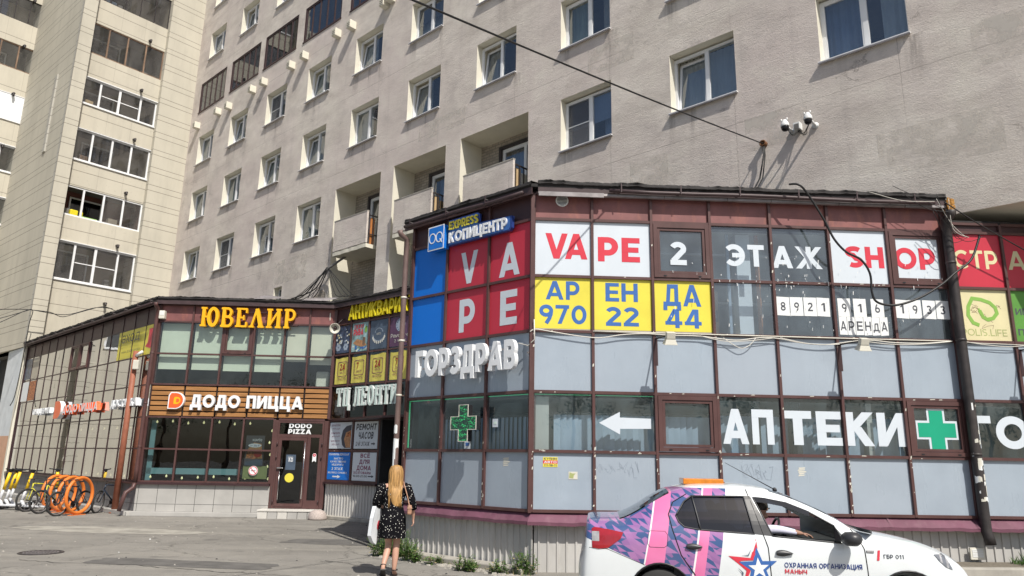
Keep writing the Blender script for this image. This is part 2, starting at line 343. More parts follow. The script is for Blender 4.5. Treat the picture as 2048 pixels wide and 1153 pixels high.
# ------------------------------------------------------------------ mesh builder
IDM = Matrix.Identity(4)
WM = {}                                            # world matrices of linked objects
class MB:
    def __init__(s): s.v = []; s.f = []; s.m = []; s.sm = []; s.mats = []
    def mi(s, mat):
        if mat not in s.mats: s.mats.append(mat)
        return s.mats.index(mat)
    def add(s, vs, fs, mat, smooth=False):
        o = len(s.v); s.v += [tuple(v) for v in vs]; k = s.mi(mat)
        for f in fs: s.f.append([i + o for i in f]); s.m.append(k); s.sm.append(smooth)
        return s
    def box(s, x0, x1, y0, y1, z0, z1, mat, mx=None):
        vs = [Vector((x, y, z)) for x in (x0, x1) for y in (y0, y1) for z in (z0, z1)]
        if mx is not None: vs = [mx @ v for v in vs]
        return s.add(vs, [(0, 1, 3, 2), (4, 6, 7, 5), (0, 4, 5, 1), (2, 3, 7, 6), (0, 2, 6, 4), (1, 5, 7, 3)], mat)
    def bbox(s, x0, x1, y0, y1, z0, z1, mat, bev=.01, mx=None):
        bm = bmesh.new(); bmesh.ops.create_cube(bm, size=1)
        for v in bm.verts: v.co = Vector(((x0 + x1) / 2 + v.co.x * (x1 - x0), (y0 + y1) / 2 + v.co.y * (y1 - y0), (z0 + z1) / 2 + v.co.z * (z1 - z0)))
        bmesh.ops.bevel(bm, geom=bm.edges[:], offset=bev, segments=2, affect='EDGES', profile=.5)
        bm.verts.index_update(); vs = [v.co.copy() for v in bm.verts]; fs = [[v.index for v in f.verts] for f in bm.faces]; bm.free()
        if mx is not None: vs = [mx @ v for v in vs]
        return s.add(vs, fs, mat)
    def quad(s, a, b, c, d, mat): return s.add([a, b, c, d], [(0, 1, 2, 3)], mat)
    def ring(s, u0, u1, z0, z1, w, d0, d1, mat):
        s.box(u0, u0 + w, d0, d1, z0, z1, mat); s.box(u1 - w, u1, d0, d1, z0, z1, mat)
        s.box(u0 + w, u1 - w, d0 + .002, d1, z0, z0 + w, mat); return s.box(u0 + w, u1 - w, d0 + .002, d1, z1 - w, z1, mat)
    def tube(s, pts, r, mat, n=8, caps=True, closed=False):
        pts = [Vector(p) for p in pts]; N = len(pts); rs = r if isinstance(r, (list, tuple)) else [r] * N
        vs = []; prev = None
        for i, p in enumerate(pts):
            a = pts[(i - 1) % N] if (closed or i > 0) else p; c = pts[(i + 1) % N] if (closed or i < N - 1) else p
            t = (c - a); t = t.normalized() if t.length > 1e-9 else Vector((0, 0, 1))
            if prev is None:
                ax = Vector((0, 0, 1)) if abs(t.z) < .9 else Vector((1, 0, 0)); x = t.cross(ax).normalized()
            else:
                x = prev - t * prev.dot(t); x = x.normalized() if x.length > 1e-6 else t.orthogonal().normalized()
            prev = x; y = t.cross(x)
            for k in range(n):
                an = 2 * math.pi * k / n; vs.append(p + (x * math.cos(an) + y * math.sin(an)) * rs[i])
        fs = []
        for i in range(N if closed else N - 1):
            j = (i + 1) % N
            for k in range(n): fs.append((i * n + k, i * n + (k + 1) % n, j * n + (k + 1) % n, j * n + k))
        if caps and not closed: fs += [tuple(range(n))[::-1], tuple((N - 1) * n + k for k in range(n))]
        return s.add(vs, fs, mat, True)
    def lathe(s, prof, mat, n=20, mx=None, smooth=True):
        vs = []
        for r, z in prof:
            for k in range(n):
                a = 2 * math.pi * k / n; vs.append(Vector((r * math.cos(a), r * math.sin(a), z)))
        fs = [(i * n + k, i * n + (k + 1) % n, (i + 1) * n + (k + 1) % n, (i + 1) * n + k) for i in range(len(prof) - 1) for k in range(n)]
        if prof[0][0] > 1e-6: fs.append(tuple(range(n))[::-1])
        if prof[-1][0] > 1e-6: fs.append(tuple((len(prof) - 1) * n + k for k in range(n)))
        if mx is not None: vs = [mx @ v for v in vs]
        return s.add(vs, fs, mat, smooth)
    def prism(s, outline, d0, d1, mat, sidemat=None):
        """outline in (u,z); front face at d0, back at d1 (d0 < d1)"""
        n = len(outline); area = sum(outline[i][0] * outline[(i + 1) % n][1] - outline[(i + 1) % n][0] * outline[i][1] for i in range(n))
        if area < 0: outline = outline[::-1]
        vs = [(u, d0, z) for u, z in outline] + [(u, d1, z) for u, z in outline]
        tri = tessellate_polygon([[Vector((u, z, 0)) for u, z in outline]])
        fs = []
        for t in tri:
            a, b_, c = (Vector((*outline[i], 0)) for i in t)
            t = tuple(t) if (b_ - a).cross(c - a).z > 0 else tuple(reversed(t))
            fs.append(t); 
            if d1 > d0: fs.append(tuple(i + n for i in reversed(t)))
        s.add(vs, fs, mat)
        if d1 > d0: s.add(vs, [((i + 1) % n, i, i + n, (i + 1) % n + n) for i in range(n)], sidemat or mat)
        return s
    def strip(s, pts, w, d0, d1, mat, closed=False, sidemat=None):
        """a flat letter stroke along a polyline in (u,z)"""
        N = len(pts); P2 = [Vector(p) for p in pts]; L = []; Rr = []
        for i in range(N):
            a = P2[(i - 1) % N] if (closed or i > 0) else P2[i]; c = P2[(i + 1) % N] if (closed or i < N - 1) else P2[i]
            d1_ = (P2[i] - a); d2_ = (c - P2[i])
            if d1_.length < 1e-9: d1_ = d2_
            if d2_.length < 1e-9: d2_ = d1_
            n1 = Vector((-d1_.y, d1_.x)).normalized(); n2 = Vector((-d2_.y, d2_.x)).normalized(); nn = (n1 + n2); nn = nn.normalized() if nn.length > 1e-6 else n1
            k = min(2.0, 1 / max(.3, nn.dot(n1))); L.append(P2[i] + nn * w / 2 * k); Rr.append(P2[i] - nn * w / 2 * k)
        vs = [(p.x, d0, p.y) for p in L] + [(p.x, d0, p.y) for p in Rr] + [(p.x, d1, p.y) for p in L] + [(p.x, d1, p.y) for p in Rr]
        fr, sd = [], []
        for i in range(N if closed else N - 1):
            j = (i + 1) % N
            fr.append((i, N + i, N + j, j)); sd += [(i, j, 2 * N + j, 2 * N + i), (N + j, N + i, 3 * N + i, 3 * N + j)]
        if not closed: sd += [(N, 0, 2 * N, 3 * N), (N - 1, 2 * N - 1, 4 * N - 1, 3 * N - 1)]
        s.add(vs, fr, mat); s.add(vs, sd, sidemat or mat); return s
    def text(s, body, rect, d0, d1, mat, bold=.0, space=1.0, shear=0.0, sidemat=None, res=4):
        u0, z0, u1, z1 = rect
        cu = bpy.data.curves.new('t', 'FONT'); cu.body = body; cu.resolution_u = res; cu.offset = bold; cu.space_character = space; cu.shear = shear; cu.space_line = .95; cu.align_x = 'CENTER'
        cu.extrude = .5 if d1 > d0 else 0.0
        ob = bpy.data.objects.new('t', cu); COL.objects.link(ob)
        me = bpy.data.meshes.new_from_object(ob.evaluated_get(bpy.context.evaluated_depsgraph_get()))
        co = [v.co.copy() for v in me.vertices]; fs = [list(p.vertices) for p in me.polygons]; nz = [p.normal.z for p in me.polygons]
        bpy.data.objects.remove(ob); bpy.data.curves.remove(cu); bpy.data.meshes.remove(me)
        ax = min(c.x for c in co); bx = max(c.x for c in co); ay = min(c.y for c in co); by = max(c.y for c in co)
        if u1 is None: u1 = u0 + (z1 - z0) * (bx - ax) / (by - ay)
        vs = [(u0 + (c.x - ax) / (bx - ax) * (u1 - u0), (d0 if c.z >= 0 else d1), z0 + (c.y - ay) / (by - ay) * (z1 - z0)) for c in co]
        f1 = [f for f, n in zip(fs, nz) if n > .5 or d1 <= d0]; f2 = [f for f, n in zip(fs, nz) if not (n > .5 or d1 <= d0)]
        s.add(vs, f1, mat)
        if f2: s.add(vs, f2, sidemat or mat)
        return s
    def mesh(s, name):
        me = bpy.data.meshes.new(name); me.from_pydata([tuple(v) for v in s.v], [], s.f)
        for mt in s.mats: me.materials.append(MATS[mt])
        me.polygons.foreach_set('material_index', s.m); me.polygons.foreach_set('use_smooth', s.sm); me.update()
        return me
    def build(s, name, parent=None, mx=IDM):
        return link(name, s.mesh(name), parent, mx)
def link(name, me, parent=None, mx=IDM, label=None):
    o = bpy.data.objects.new(name, me); COL.objects.link(o)
    if parent is not None:
        o.parent = parent; o.matrix_parent_inverse = WM[parent.name].inverted()
    o.matrix_basis = mx; WM[o.name] = mx.copy()
    if label: o['label'] = label
    return o
def tag(o, label, cat, group=None, kind=None):
    if label: o['label'] = label
    if cat: o['category'] = cat
    if group: o['group'] = group
    if kind: o['kind'] = kind
    return o
def thing(name, label, cat, loc, group=None):
    o = bpy.data.objects.new(name, None); COL.objects.link(o); o.location = loc; o.empty_display_size = .2
    WM[o.name] = Matrix.Translation(Vector(loc)); return tag(o, label, cat, group)
def structure(o): o['kind'] = 'structure'; return o
# ------------------------------------------------------------------ a geometric bold sans drawn with strokes
def sans_glyph(ch, t):
    h = t / 2; O = []
    V = lambda x, y0=0.0, y1=1.0: O.append(('P', [(x - h, y0), (x + h, y0), (x + h, y1), (x - h, y1)]))
    B = lambda y, x0, x1, k=.92: O.append(('P', [(x0, y - h * k), (x1, y - h * k), (x1, y + h * k), (x0, y + h * k)]))
    def D(x0, y0, x1, y1, k=1.0):
        hx = h * k * math.hypot(x1 - x0, y1 - y0) / max(.05, abs(y1 - y0)); hx = min(hx, h * 1.9); O.append(('P', [(x0 - hx, y0), (x0 + hx, y0), (x1 + hx, y1), (x1 - hx, y1)]))
    C = lambda cx, cy, rx, ry, a0=0, a1=360, n=18: O.append(('S', [(cx + rx * math.cos(R(a0 + (a1 - a0) * i / n)), cy + ry * math.sin(R(a0 + (a1 - a0) * i / n))) for i in range(n if a1 - a0 == 360 else n + 1)], a1 - a0 == 360))
    T, Bm = 1 - h * .92, h * .92
    def bowl(x0, xr, y0, y1):
        r = (y1 - y0) / 2; m = (y0 + y1) / 2; O.append(('S', [(x0, y1)] + [(xr - r * .95 + r * .95 * math.cos(R(a)), m + r * math.sin(R(a))) for a in range(90, -91, -15)] + [(x0, y0)], False))
    w = .8; dd = h * 1.15
    if ch in 'АA': w = .98; D(dd, 0, w / 2, 1); D(w - dd, 0, w / 2, 1); B(.27, .24, w - .24, .85)
    elif ch in 'ВB': w = .74; V(h); bowl(h, w - h * 1.2, .5, T); bowl(h, w - h, Bm, .53)
    elif ch == 'Б': w = .74; V(h); B(T, 0, w * .9); bowl(h, w - h, Bm, .57)
    elif ch == 'Г': w = .62; V(h); B(T, 0, w)
    elif ch == 'Д': w = .92; D(.24, .0 + t * .9, .32, 1, .95); V(w - .12 - h, 0, 1); B(T, .26, w - .13); B(Bm, 0, w); V(h * .9, -.2, .05); V(w - h * .9, -.2, .05)
    elif ch in 'ЕEЁ':
        w = .66; V(h); B(T, 0, w); B(.5, 0, w * .93, .88); B(Bm, 0, w)
        if ch == 'Ё': O.append(('P', [(.14, 1.1), (.28, 1.1), (.28, 1.22), (.14, 1.22)])); O.append(('P', [(.40, 1.1), (.54, 1.1), (.54, 1.22), (.40, 1.22)]))
    elif ch == 'Ж': w = 1.25; V(w / 2); [D(x0, y0, x1, y1, .9) for x0, y0, x1, y1 in ((w / 2 - .06, .5, dd, 1), (w / 2 - .06, .5, dd, 0), (w / 2 + .06, .5, w - dd, 1), (w / 2 + .06, .5, w - dd, 0))]
    elif ch in 'З3': w = .72; C(.34, .735, .36 - h * 1.05, .265 - h * .9, -90, 150, 14); C(.34, .28, .385 - h, .28 - h * .9, -155, 90, 14)
    elif ch in 'ИЙ':
        w = .84; V(h); V(w - h); D(h + .02, .02, w - h - .02, .98, .85)
        if ch == 'Й': B(1.16, .25, .6, .7)
    elif ch == 'К' or ch == 'K': w = .82; V(h); D(h + .04, .46, w - dd, 1, .95); D(.32, .56, w - dd, 0)
    elif ch == 'Л': w = .86; D(dd * .8, 0, .30, 1, .95); V(w - h); B(T, .22, w)
    elif ch in 'МM': w = 1.0; V(h); V(w - h); D(w / 2, .22, h + .02, 1, .9); D(w / 2, .22, w - h - .02, 1, .9)
    elif ch in 'НH': w = .80; V(h); V(w - h); B(.5, 0, w)
    elif ch in 'ОO0': w = 1.02 if ch != '0' else .8; C(w / 2, .5, w / 2 - h, .5 - h * .92, 0, 360, 30)
    elif ch == 'П': w = .80; V(h); V(w - h); B(T, 0, w)
    elif ch in 'РP': w = .74; V(h); bowl(h, w - h, .36, T)
    elif ch in 'СC': w = .88; C(.5, .5, .5 - h, .5 - h * .92, 48, 312, 22)
    elif ch in 'ТT': w = .74; V(w / 2); B(T, 0, w)
    elif ch == 'У': w = .84; D(.30, 0, w - dd, 1, .9); D(.46, .38, dd, 1, .95)
    elif ch in 'ХX': w = .88; D(dd, 0, w - dd, 1); D(w - dd, 0, dd, 1)
    elif ch == 'Ц': w = .90; V(h); V(.80 - h); B(Bm, 0, w); V(w - h * .9, -.2, .06)
    elif ch == 'Ч': w = .76; V(w - h); O.append(('S', [(h, 1), (h, .62), (h + .05, .47), (h + .16, .42), (w, .42)], False))
    elif ch == 'Ш': w = 1.1; V(h); V(w / 2); V(w - h); B(Bm, 0, w)
    elif ch == 'Ы': w = .98; V(h); bowl(h, .66 - h, Bm, .58); V(w - h)
    elif ch == 'Ь': w = .72; V(h); bowl(h, w - h, Bm, .58)
    elif ch == 'Э': w = .88; C(.38, .5, .5 - h, .5 - h * .92, -138, 138, 22); B(.5, .3, .8, .85)
    elif ch == 'Ю': w = 1.2; V(h); B(.5, 0, .45); C(.76, .5, .44 - h, .5 - h * .92, 0, 360, 28)
    elif ch == 'Я': w = .76; V(w - h); D(dd, 0, .42, .42, .95); O.append(('S', [(w - h, T)] + [(.30 + .30 * math.cos(R(a)) * .9, .68 + (T - .68) * math.sin(R(a))) for a in range(90, 271, 15)] + [(w - h, .68 - (T - .68))], False))
    elif ch == 'V': w = .98; D(w / 2, 0, dd, 1); D(w / 2, 0, w - dd, 1)
    elif ch == 'S': w = .72; O.append(('S', [(.36 + .28 * math.cos(R(a)), .735 + (.265 - h * .9) * math.sin(R(a))) for a in range(35, 271, 15)] + [(.36 + .27 * math.cos(R(a)), .27 + (.27 - h * .9) * math.sin(R(a))) for a in range(75, -146, -15)], False))
    elif ch == 'R': w = .78; V(h); bowl(h, w - h, .40, T); D(w - dd, 0, .40, .42, .95)
    elif ch == 'D': w = .86; V(h); bowl(h, w - h, Bm, T)
    elif ch == 'Z': w = .74; B(T, 0, w); B(Bm, 0, w); D(dd + .02, .04, w - dd - .02, .96, .9)
    elif ch == 'I': w = t; V(h)
    elif ch == 'L': w = .62; V(h); B(Bm, 0, w)
    elif ch == 'F': w = .64; V(h); B(T, 0, w); B(.48, 0, w * .9, .88)
    elif ch == '1': w = .5; V(w - h - .06); D(.10, .74, w - h - .06, 1, .8)
    elif ch == '2': w = .70; O.append(('S', [(.34 + (.36 - h) * math.cos(R(a)), .70 + (.30 - h * .9) * math.sin(R(a))) for a in range(160, -31, -15)] + [(.12, Bm + .06)], False)); B(Bm, .0, w)
    elif ch == '4': w = .82; V(.58); B(.26, 0, w, .9); D(.12, .26, .50, 1, .9)
    elif ch == '5': w = .7; V(h + .03, .48, 1); B(T, .04, w * .92); C(.33, .32, .36 - h, .32 - h * .9, -150, 120, 16)
    elif ch in '69':
        w = .74; f = (lambda y: y) if ch == '6' else (lambda y: 1 - y); g_ = (lambda x: x) if ch == '6' else (lambda x: w - x)
        C(w / 2, f(.32), w / 2 - h, .32 - h * .9, 0, 360, 24); O.append(('S', [(g_(x), f(y)) for x, y in ((h, .32), (h + .02, .52), (h + .10, .74), (h + .26, .99))], False))
    elif ch == '7': w = .72; B(T, 0, w); D(.22, 0, w - dd, .97, .95)
    elif ch == '8': w = .74; C(w / 2, .735, w / 2 - h * 1.2, .265 - h * .8, 0, 360, 20); C(w / 2, .275, w / 2 - h, .275 - h * .8, 0, 360, 22)
    elif ch in '-–': w = .4; B(.45, .02, w - .02)
    elif ch == '.': w = .22; O.append(('P', [(.02, 0), (.02 + t, 0), (.02 + t, t), (.02, t)]))
    else: w = .34
    return w, O
def sans(q, body, rect, d0, d1, mat, weight=.2, gap=.10, shear=0.0, side=None, hrange=None):
    """fit a line of stroke capitals so that the cap height spans the rect (descenders hang below)"""
    u0, z0, u1, z1 = rect; gl = [sans_glyph(c, weight) for c in body]; W_ = sum(g[0] for g in gl) + gap * (len(gl) - 1); sz = z1 - z0
    sx = (u1 - u0 - shear * sz) / W_ if u1 is not None else sz; x = 0; k = 0
    f = lambda px_, py_: (u0 + (x + px_) * sx + shear * py_ * sz, z0 + py_ * sz)
    for w, prims in gl:
        for j, p in enumerate(prims):
            pts = [f(*a) for a in p[1]]; dz = d0 - .0006 * j
            if p[0] == 'P': q.prism(pts, dz, d1 if d1 > d0 else dz, mat, side)
            else:
                # stroke outline built in glyph space so that scaling keeps its shape
                s2 = MB(); s2.strip([Vector(a) for a in p[1]], weight * .96, 0, 0, mat, p[2]); n_ = len(s2.v) // 8
                L = [f(s2.v[i][0], s2.v[i][2]) for i in range(n_)]; Rr = [f(s2.v[n_ + i][0], s2.v[n_ + i][2]) for i in range(n_)]
                vs = [(a, dz, b_) for a, b_ in L + Rr] + [(a, d1, b_) for a, b_ in L + Rr]; N = n_; fr, sd = [], []
                for i in range(N if p[2] else N - 1):
                    jn = (i + 1) % N; fr.append((i, N + i, N + jn, jn)); sd += [(i, jn, 2 * N + jn, 2 * N + i), (N + jn, N + i, 3 * N + i, 3 * N + jn)]
                if not p[2]: sd += [(N, 0, 2 * N, 3 * N), (N - 1, 2 * N - 1, 4 * N - 1, 3 * N - 1)]
                q.add(vs, fr, mat)
                if d1 > d0: q.add(vs, sd, side or mat)
        x += w + gap
    return q
# ------------------------------------------------------------------ ground
mb = MB(); mb.quad((-400, -400, 0), (400, -400, 0), (400, 400, 0), (-400, 400, 0), 'asphalt')
g = structure(mb.build('ground'))
for k, (cx, cy, rx, ry, mt, sd_) in enumerate(((-9.5, 18.2, 2.6, .7, 'asphalt_sand', 1), (-3.6, 16.5, 1.4, .55, 'asphalt_dark', 2), (-5.4, 12.9, 1.9, .45, 'asphalt_dark', 3))):
    r_ = random.Random(sd_); n = 26; c_, s_ = math.cos(R(-9)), math.sin(R(-9)); q = MB(); pts = []
    for i in range(n):
        a = 6.283 * i / n; k_ = 1 / max(abs(math.cos(a)), abs(math.sin(a))) * .85 if mt == 'asphalt_dark' else 1; x, y = rx * k_ * math.cos(a) * r_.uniform(.93, 1.05), ry * k_ * math.sin(a) * r_.uniform(.85, 1.1); pts.append((cx + x * c_ - y * s_, cy + x * s_ + y * c_, .004))
    q.add(pts, [tuple(range(n))], mt)
    structure(q.build('pavement_patch'))
r_ = random.Random(40); q = MB()
for x0, y0, ang, L_ in ((-8.2, 13.0, -12, 5.5), (-6.0, 19.5, -30, 4.0), (-3.2, 13.6, -38, 2.4)):
    a = R(ang); x, y = x0, y0; prev = None; step = .12
    for i in range(int(L_ / step)):
        a2 = a + r_.uniform(-.5, .5); nx, ny = x + step * math.cos(a2), y + step * math.sin(a2); w = r_.uniform(.006, .016); q.add([(x, y - w, .0042), (nx, ny - w, .0042), (nx, ny + w, .0042), (x, y + w, .0042)], [(0, 1, 2, 3)], 'tar'); x, y = nx, ny
structure(q.build('pavement_crack'))
q = MB(); r_ = random.Random(41)
for i in range(700):
    x, y = r_.uniform(-13, .2), r_.uniform(11.3, 22.3); s_ = r_.choice([.008, .012, .016, .026]) * r_.uniform(.6, 1.3); h = s_ * r_.uniform(.3, .9); a = r_.uniform(0, 6)
    vs_ = [(x + s_ * math.cos(a + t) * r_.uniform(.6, 1), y + s_ * math.sin(a + t) * r_.uniform(.6, 1), .002) for t in (0, 1.6, 3.1, 4.7)]; q.add(vs_ + [(x, y, h)], [(0, 1, 4), (1, 2, 4), (2, 3, 4), (3, 0, 4)], r_.choice(['pebble', 'pebble', 'concrete', 'paper' if i % 9 == 0 else 'tar']))
tag(q.build('grit'), 'loose grit, pebbles and tiny litter strewn over the asphalt', 'grit', kind='stuff')

def wall_grid(mb, u0, u1, z0, z1, holes, mat, d=0.0):
    us = sorted({u0, u1, *[h[0] for h in holes], *[h[1] for h in holes]}); zs = sorted({z0, z1, *[h[2] for h in holes], *[h[3] for h in holes]})
    us = [u for u in us if u0 <= u <= u1]; zs = [z for z in zs if z0 <= z <= z1]
    for i in range(len(us) - 1):
        j0 = None
        for j in range(len(zs) - 1):
            cu, cz = (us[i] + us[i + 1]) / 2, (zs[j] + zs[j + 1]) / 2
            hole = any(h[0] < cu < h[1] and h[2] < cz < h[3] for h in holes)
            if not hole and j0 is None: j0 = j
            if (hole or j == len(zs) - 2) and j0 is not None:
                e = j if hole else j + 1
                mb.quad((us[i], d, zs[j0]), (us[i + 1], d, zs[j0]), (us[i + 1], d, zs[e]), (us[i], d, zs[e]), mat); j0 = None
def niche(mb, u0, u1, z0, z1, d0, d1, mside, mtop=None, mbot=None, mback=None):
    """the inner faces of an opening"""
    mb.quad((u0, d0, z0), (u0, d1, z0), (u0, d1, z1), (u0, d0, z1), mside); mb.quad((u1, d1, z0), (u1, d0, z0), (u1, d0, z1), (u1, d1, z1), mside)
    mb.quad((u0, d0, z1), (u0, d1, z1), (u1, d1, z1), (u1, d0, z1), mtop or mside); mb.quad((u0, d1, z0), (u0, d0, z0), (u1, d0, z0), (u1, d1, z0), mbot or mside)
    if mback: mb.quad((u0, d1, z0), (u1, d1, z0), (u1, d1, z1), (u0, d1, z1), mback)
def curtain_mesh(u0, u1, z0, z1, d, mat, amp=.03, wl=.14):
    mb = MB(); n = max(6, int((u1 - u0) / .035)); vs = []
    for i in range(n + 1):
        u = u0 + (u1 - u0) * i / n; dd = d + amp * math.sin(6.283 * (u - u0) / wl) + amp * .5 * math.sin(3.1 * (u - u0) / wl + 1)
        vs += [(u, dd, z0), (u, dd, z1)]
    mb.add(vs, [(2 * i, 2 * i + 2, 2 * i + 3, 2 * i + 1) for i in range(n)], mat, True); return mb.mesh('curtain')

# ------------------------------------------------------------------ grey apartment building
AB = thing('apartment_building', 'tall grey plastered apartment block with white windows, balconies and dark glazed loggias', 'building', G.at(-17, 0, 0))
GL = -35.0
WW, WH = 1.72, 1.62
wins = []                                                    # (u, z) of lower left corners
cols3 = [-2.13, -5.76, -9.26, -12.74, -16.22, -19.66, -23.11, -26.57, -30.07, -33.55]
for u in [-2.13, -5.76, -9.26, -23.05, -26.5, -30.1, -33.57]: wins.append((u, 10.13))
for u in cols3[1:]: wins.append((u, 13.27))
for u in cols3[2:]: wins.append((u, 16.35))
for u in cols3[4:]: wins.append((u, 22.42))
for u in cols3[5:]: wins.append((u, 25.58))
for u in cols3[5:]: wins.append((u, 28.70))
logs = [(u, u + 2.87, 19.5, 21.2) for u in (-34.03, -30.58, -27.25, -23.80, -20.29, -16.85)]
bals = [(-20.33, -17.52), (-16.78, -14.08), (-13.37, -10.48)]
BZ0, BZ1 = 5.6, 11.79
u1_, z1_ = G.px(548, 577); u2_, z2_ = G.px(561, 605)
small = (u1_, u2_, z2_ - .1, z1_)
holes = [(u, u + WW, z, z + WH) for u, z in wins] + logs + [(a, b, BZ0, BZ1) for a, b in bals] + [small]
mb = MB(); wall_grid(mb, GL, -.85, 0, 33, holes, 'plaster'); wall_grid(mb, -.85, 9.0, 6.28, 33, [h for h in holes if h[1] > -.85], 'plaster')
mb.quad((-.85, 0, 6.28), (-.85, 6, 6.28), (9, 6, 6.28), (9, 0, 6.28), 'cream_reveal')             # soffit of the overhang
mb.quad((-.85, 0, 0), (-.85, 6, 0), (-.85, 6, 6.28), (-.85, 0, 6.28), 'plaster')
mb.quad((9, 0, 6.28), (9, 12, 6.28), (9, 12, 33), (9, 0, 33), 'plaster')
mb.quad((GL, 0, 33), (9, 0, 33), (9, 12, 33), (GL, 12, 33), 'bitumen'); mb.quad((9, 12, 0), (GL, 12, 0), (GL, 12, 33), (9, 12, 33), 'plaster')
mb.quad((GL, 12, 0), (GL, 0, 0), (GL, 0, 33), (GL, 12, 33), 'plaster')
wall = mb.build('wall', AB, G.M)
mb = MB(); mb.box(GL - .10, GL + .02, -.012, .3, 0, 33, 'bitumen')
for k in range(60):
    z = rnd.uniform(8, 32); mb.box(GL - .12 - rnd.random() * .05, GL + .03 + rnd.random() * .05, -.02 - .004 * rnd.random(), 0, z, z + rnd.uniform(.15, .7), 'bitumen')
mb.build('joint_seal', AB, G.M)

def win_meshes():
    d0 = .235
    fr = MB(); fr.ring(0, WW, 0.015, WH - .05, .06, d0, d0 + .07, 'pvc'); fr.box(WW * .52 - .05, WW * .52 + .05, d0 - .004, d0 + .07, .075, WH - .11, 'pvc')
    fr.ring(.06, WW * .52 - .05, .075, WH - .11, .035, d0 + .004, d0 + .06, 'pvc')
    frt = MB(); frt.ring(0, WW, 0.015, WH - .05, .06, d0, d0 + .07, 'pvc'); frt.box(WW * .52 - .05, WW * .52 + .05, d0 - .004, d0 + .07, .075, WH - .11, 'pvc')
    frs = MB(); frs.ring(0, WW, 0.015, WH - .05, .06, d0, d0 + .07, 'pvc'); frs.box(WW * .52 - .05, WW * .52 + .05, d0 - .004, d0 + .07, .075, WH - .11, 'pvc')
    frs.ring(.06, WW * .52 - .05, .075, WH - .11, .035, d0 + .004, d0 + .06, 'pvc'); frs.box(.095, WW * .52 - .085, d0 - .003, d0 + .02, .78, .81, 'pvc')
    gl = MB(); gl.quad((.06, d0 + .035, .07), (WW - .06, d0 + .035, .07), (WW - .06, d0 + .035, WH - .1), (.06, d0 + .035, WH - .1), 'glass_apt')
    glr = MB(); glr.quad((WW * .52, d0 + .035, .07), (WW - .06, d0 + .035, .07), (WW - .06, d0 + .035, WH - .1), (WW * .52, d0 + .035, WH - .1), 'glass_apt')
    rv = MB(); niche(rv, 0, WW, 0, WH, 0, d0 + .3, 'cream_reveal')
    si = MB(); si.box(-.03, WW + .03, -.085, -.001, -.005, .016, 'pvc'); si.box(0.003, WW - .003, -.001, d0 - .002, -.003, .016, 'pvc'); si.box(-.03, WW + .03, -.085, -.075, -.04, -.005, 'zinc')
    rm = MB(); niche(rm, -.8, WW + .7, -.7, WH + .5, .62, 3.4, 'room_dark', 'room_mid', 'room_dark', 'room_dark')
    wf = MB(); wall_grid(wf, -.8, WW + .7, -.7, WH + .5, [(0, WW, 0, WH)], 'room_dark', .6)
    merge(rm, wf)
    # tilted sash, hinged at its foot, leaning inward
    sa = MB(); mx = Matrix.Translation((0, d0 + .02, .08)) @ Matrix.Rotation(R(-7), 4, 'X')
    def tb(x0, x1, z0, z1): sa.box(x0, x1, 0, .05, z0, z1, 'pvc', mx)
    a, b_ = .065, WW * .52 - .055; h = WH - .2
    tb(a, a + .055, 0, h); tb(b_ - .055, b_, 0, h); tb(a + .055, b_ - .055, 0, .055); tb(a + .055, b_ - .055, h - .055, h)
    sg = MB(); sg.add([mx @ Vector(p) for p in ((a + .05, .025, .05), (b_ - .05, .025, .05), (b_ - .05, .025, h - .05), (a + .05, .025, h - .05))], [(0, 1, 2, 3)], 'glass_apt')
    return dict(plain=fr.mesh('window'), tilt=frt.mesh('window'), net=frs.mesh('window'), glass=gl.mesh('pane'), glassr=glr.mesh('pane'), reveal=rv.mesh('reveal'), sill=si.mesh('sill'), room=rm.mesh('room'), sash=sa.mesh('sash'), sashg=sg.mesh('pane'),
                net_sheet=(lambda q: q.mesh('insect_screen'))(MB().quad((.095, d0 - .001, .1), (WW * .52 - .085, d0 - .001, .1), (WW * .52 - .085, d0 - .001, WH - .14), (.095, d0 - .001, WH - .14), 'net')))
def merge(a, b):
    o = len(a.v); a.v += b.v
    for f, mi_, sm in zip(b.f, b.m, b.sm): a.f.append([i + o for i in f]); a.m.append(a.mi(b.mats[mi_])); a.sm.append(sm)
    return a
m, nt, b = newmat('net'); out = nt.nodes['Material Output']
tr = nd(nt, 'ShaderNodeBsdfTransparent'); b.inputs['Base Color'].default_value = (.10, .105, .12, 1); b.inputs['Roughness'].default_value = .9
mx_ = nd(nt, 'ShaderNodeMixShader'); mx_.inputs[0].default_value = .62; nt.links.new(tr.outputs[0], mx_.inputs[1]); nt.links.new(b.outputs[0], mx_.inputs[2]); nt.links.new(mx_.outputs[0], out.inputs[0])
M('leaf_dark', (.04, .09, .03), .7, .4, 20); M('curtain_white', (.60, .60, .55), .9, .10, 3, (1, 1, .4)); M('curtain_green', (.42, .46, .36), .9, .08); M('curtain_beige', (.46, .42, .34), .9, .08); M('curtain_blue', (.30, .36, .44), .9, .1)
WMSH = win_meshes()
curt = {}
for k, mt in enumerate(('curtain_white', 'curtain_green', 'curtain_beige', 'curtain_blue')):
    curt[k, 'L'] = curtain_mesh(-.05, .78, -.1, WH, .52, mt); curt[k, 'R'] = curtain_mesh(1.15, WW + .05, -.1, WH, .52, mt); curt[k, 'F'] = curtain_mesh(-.05, WW + .05, -.1, WH, .56, mt, .02, .1)
blind_me = {}
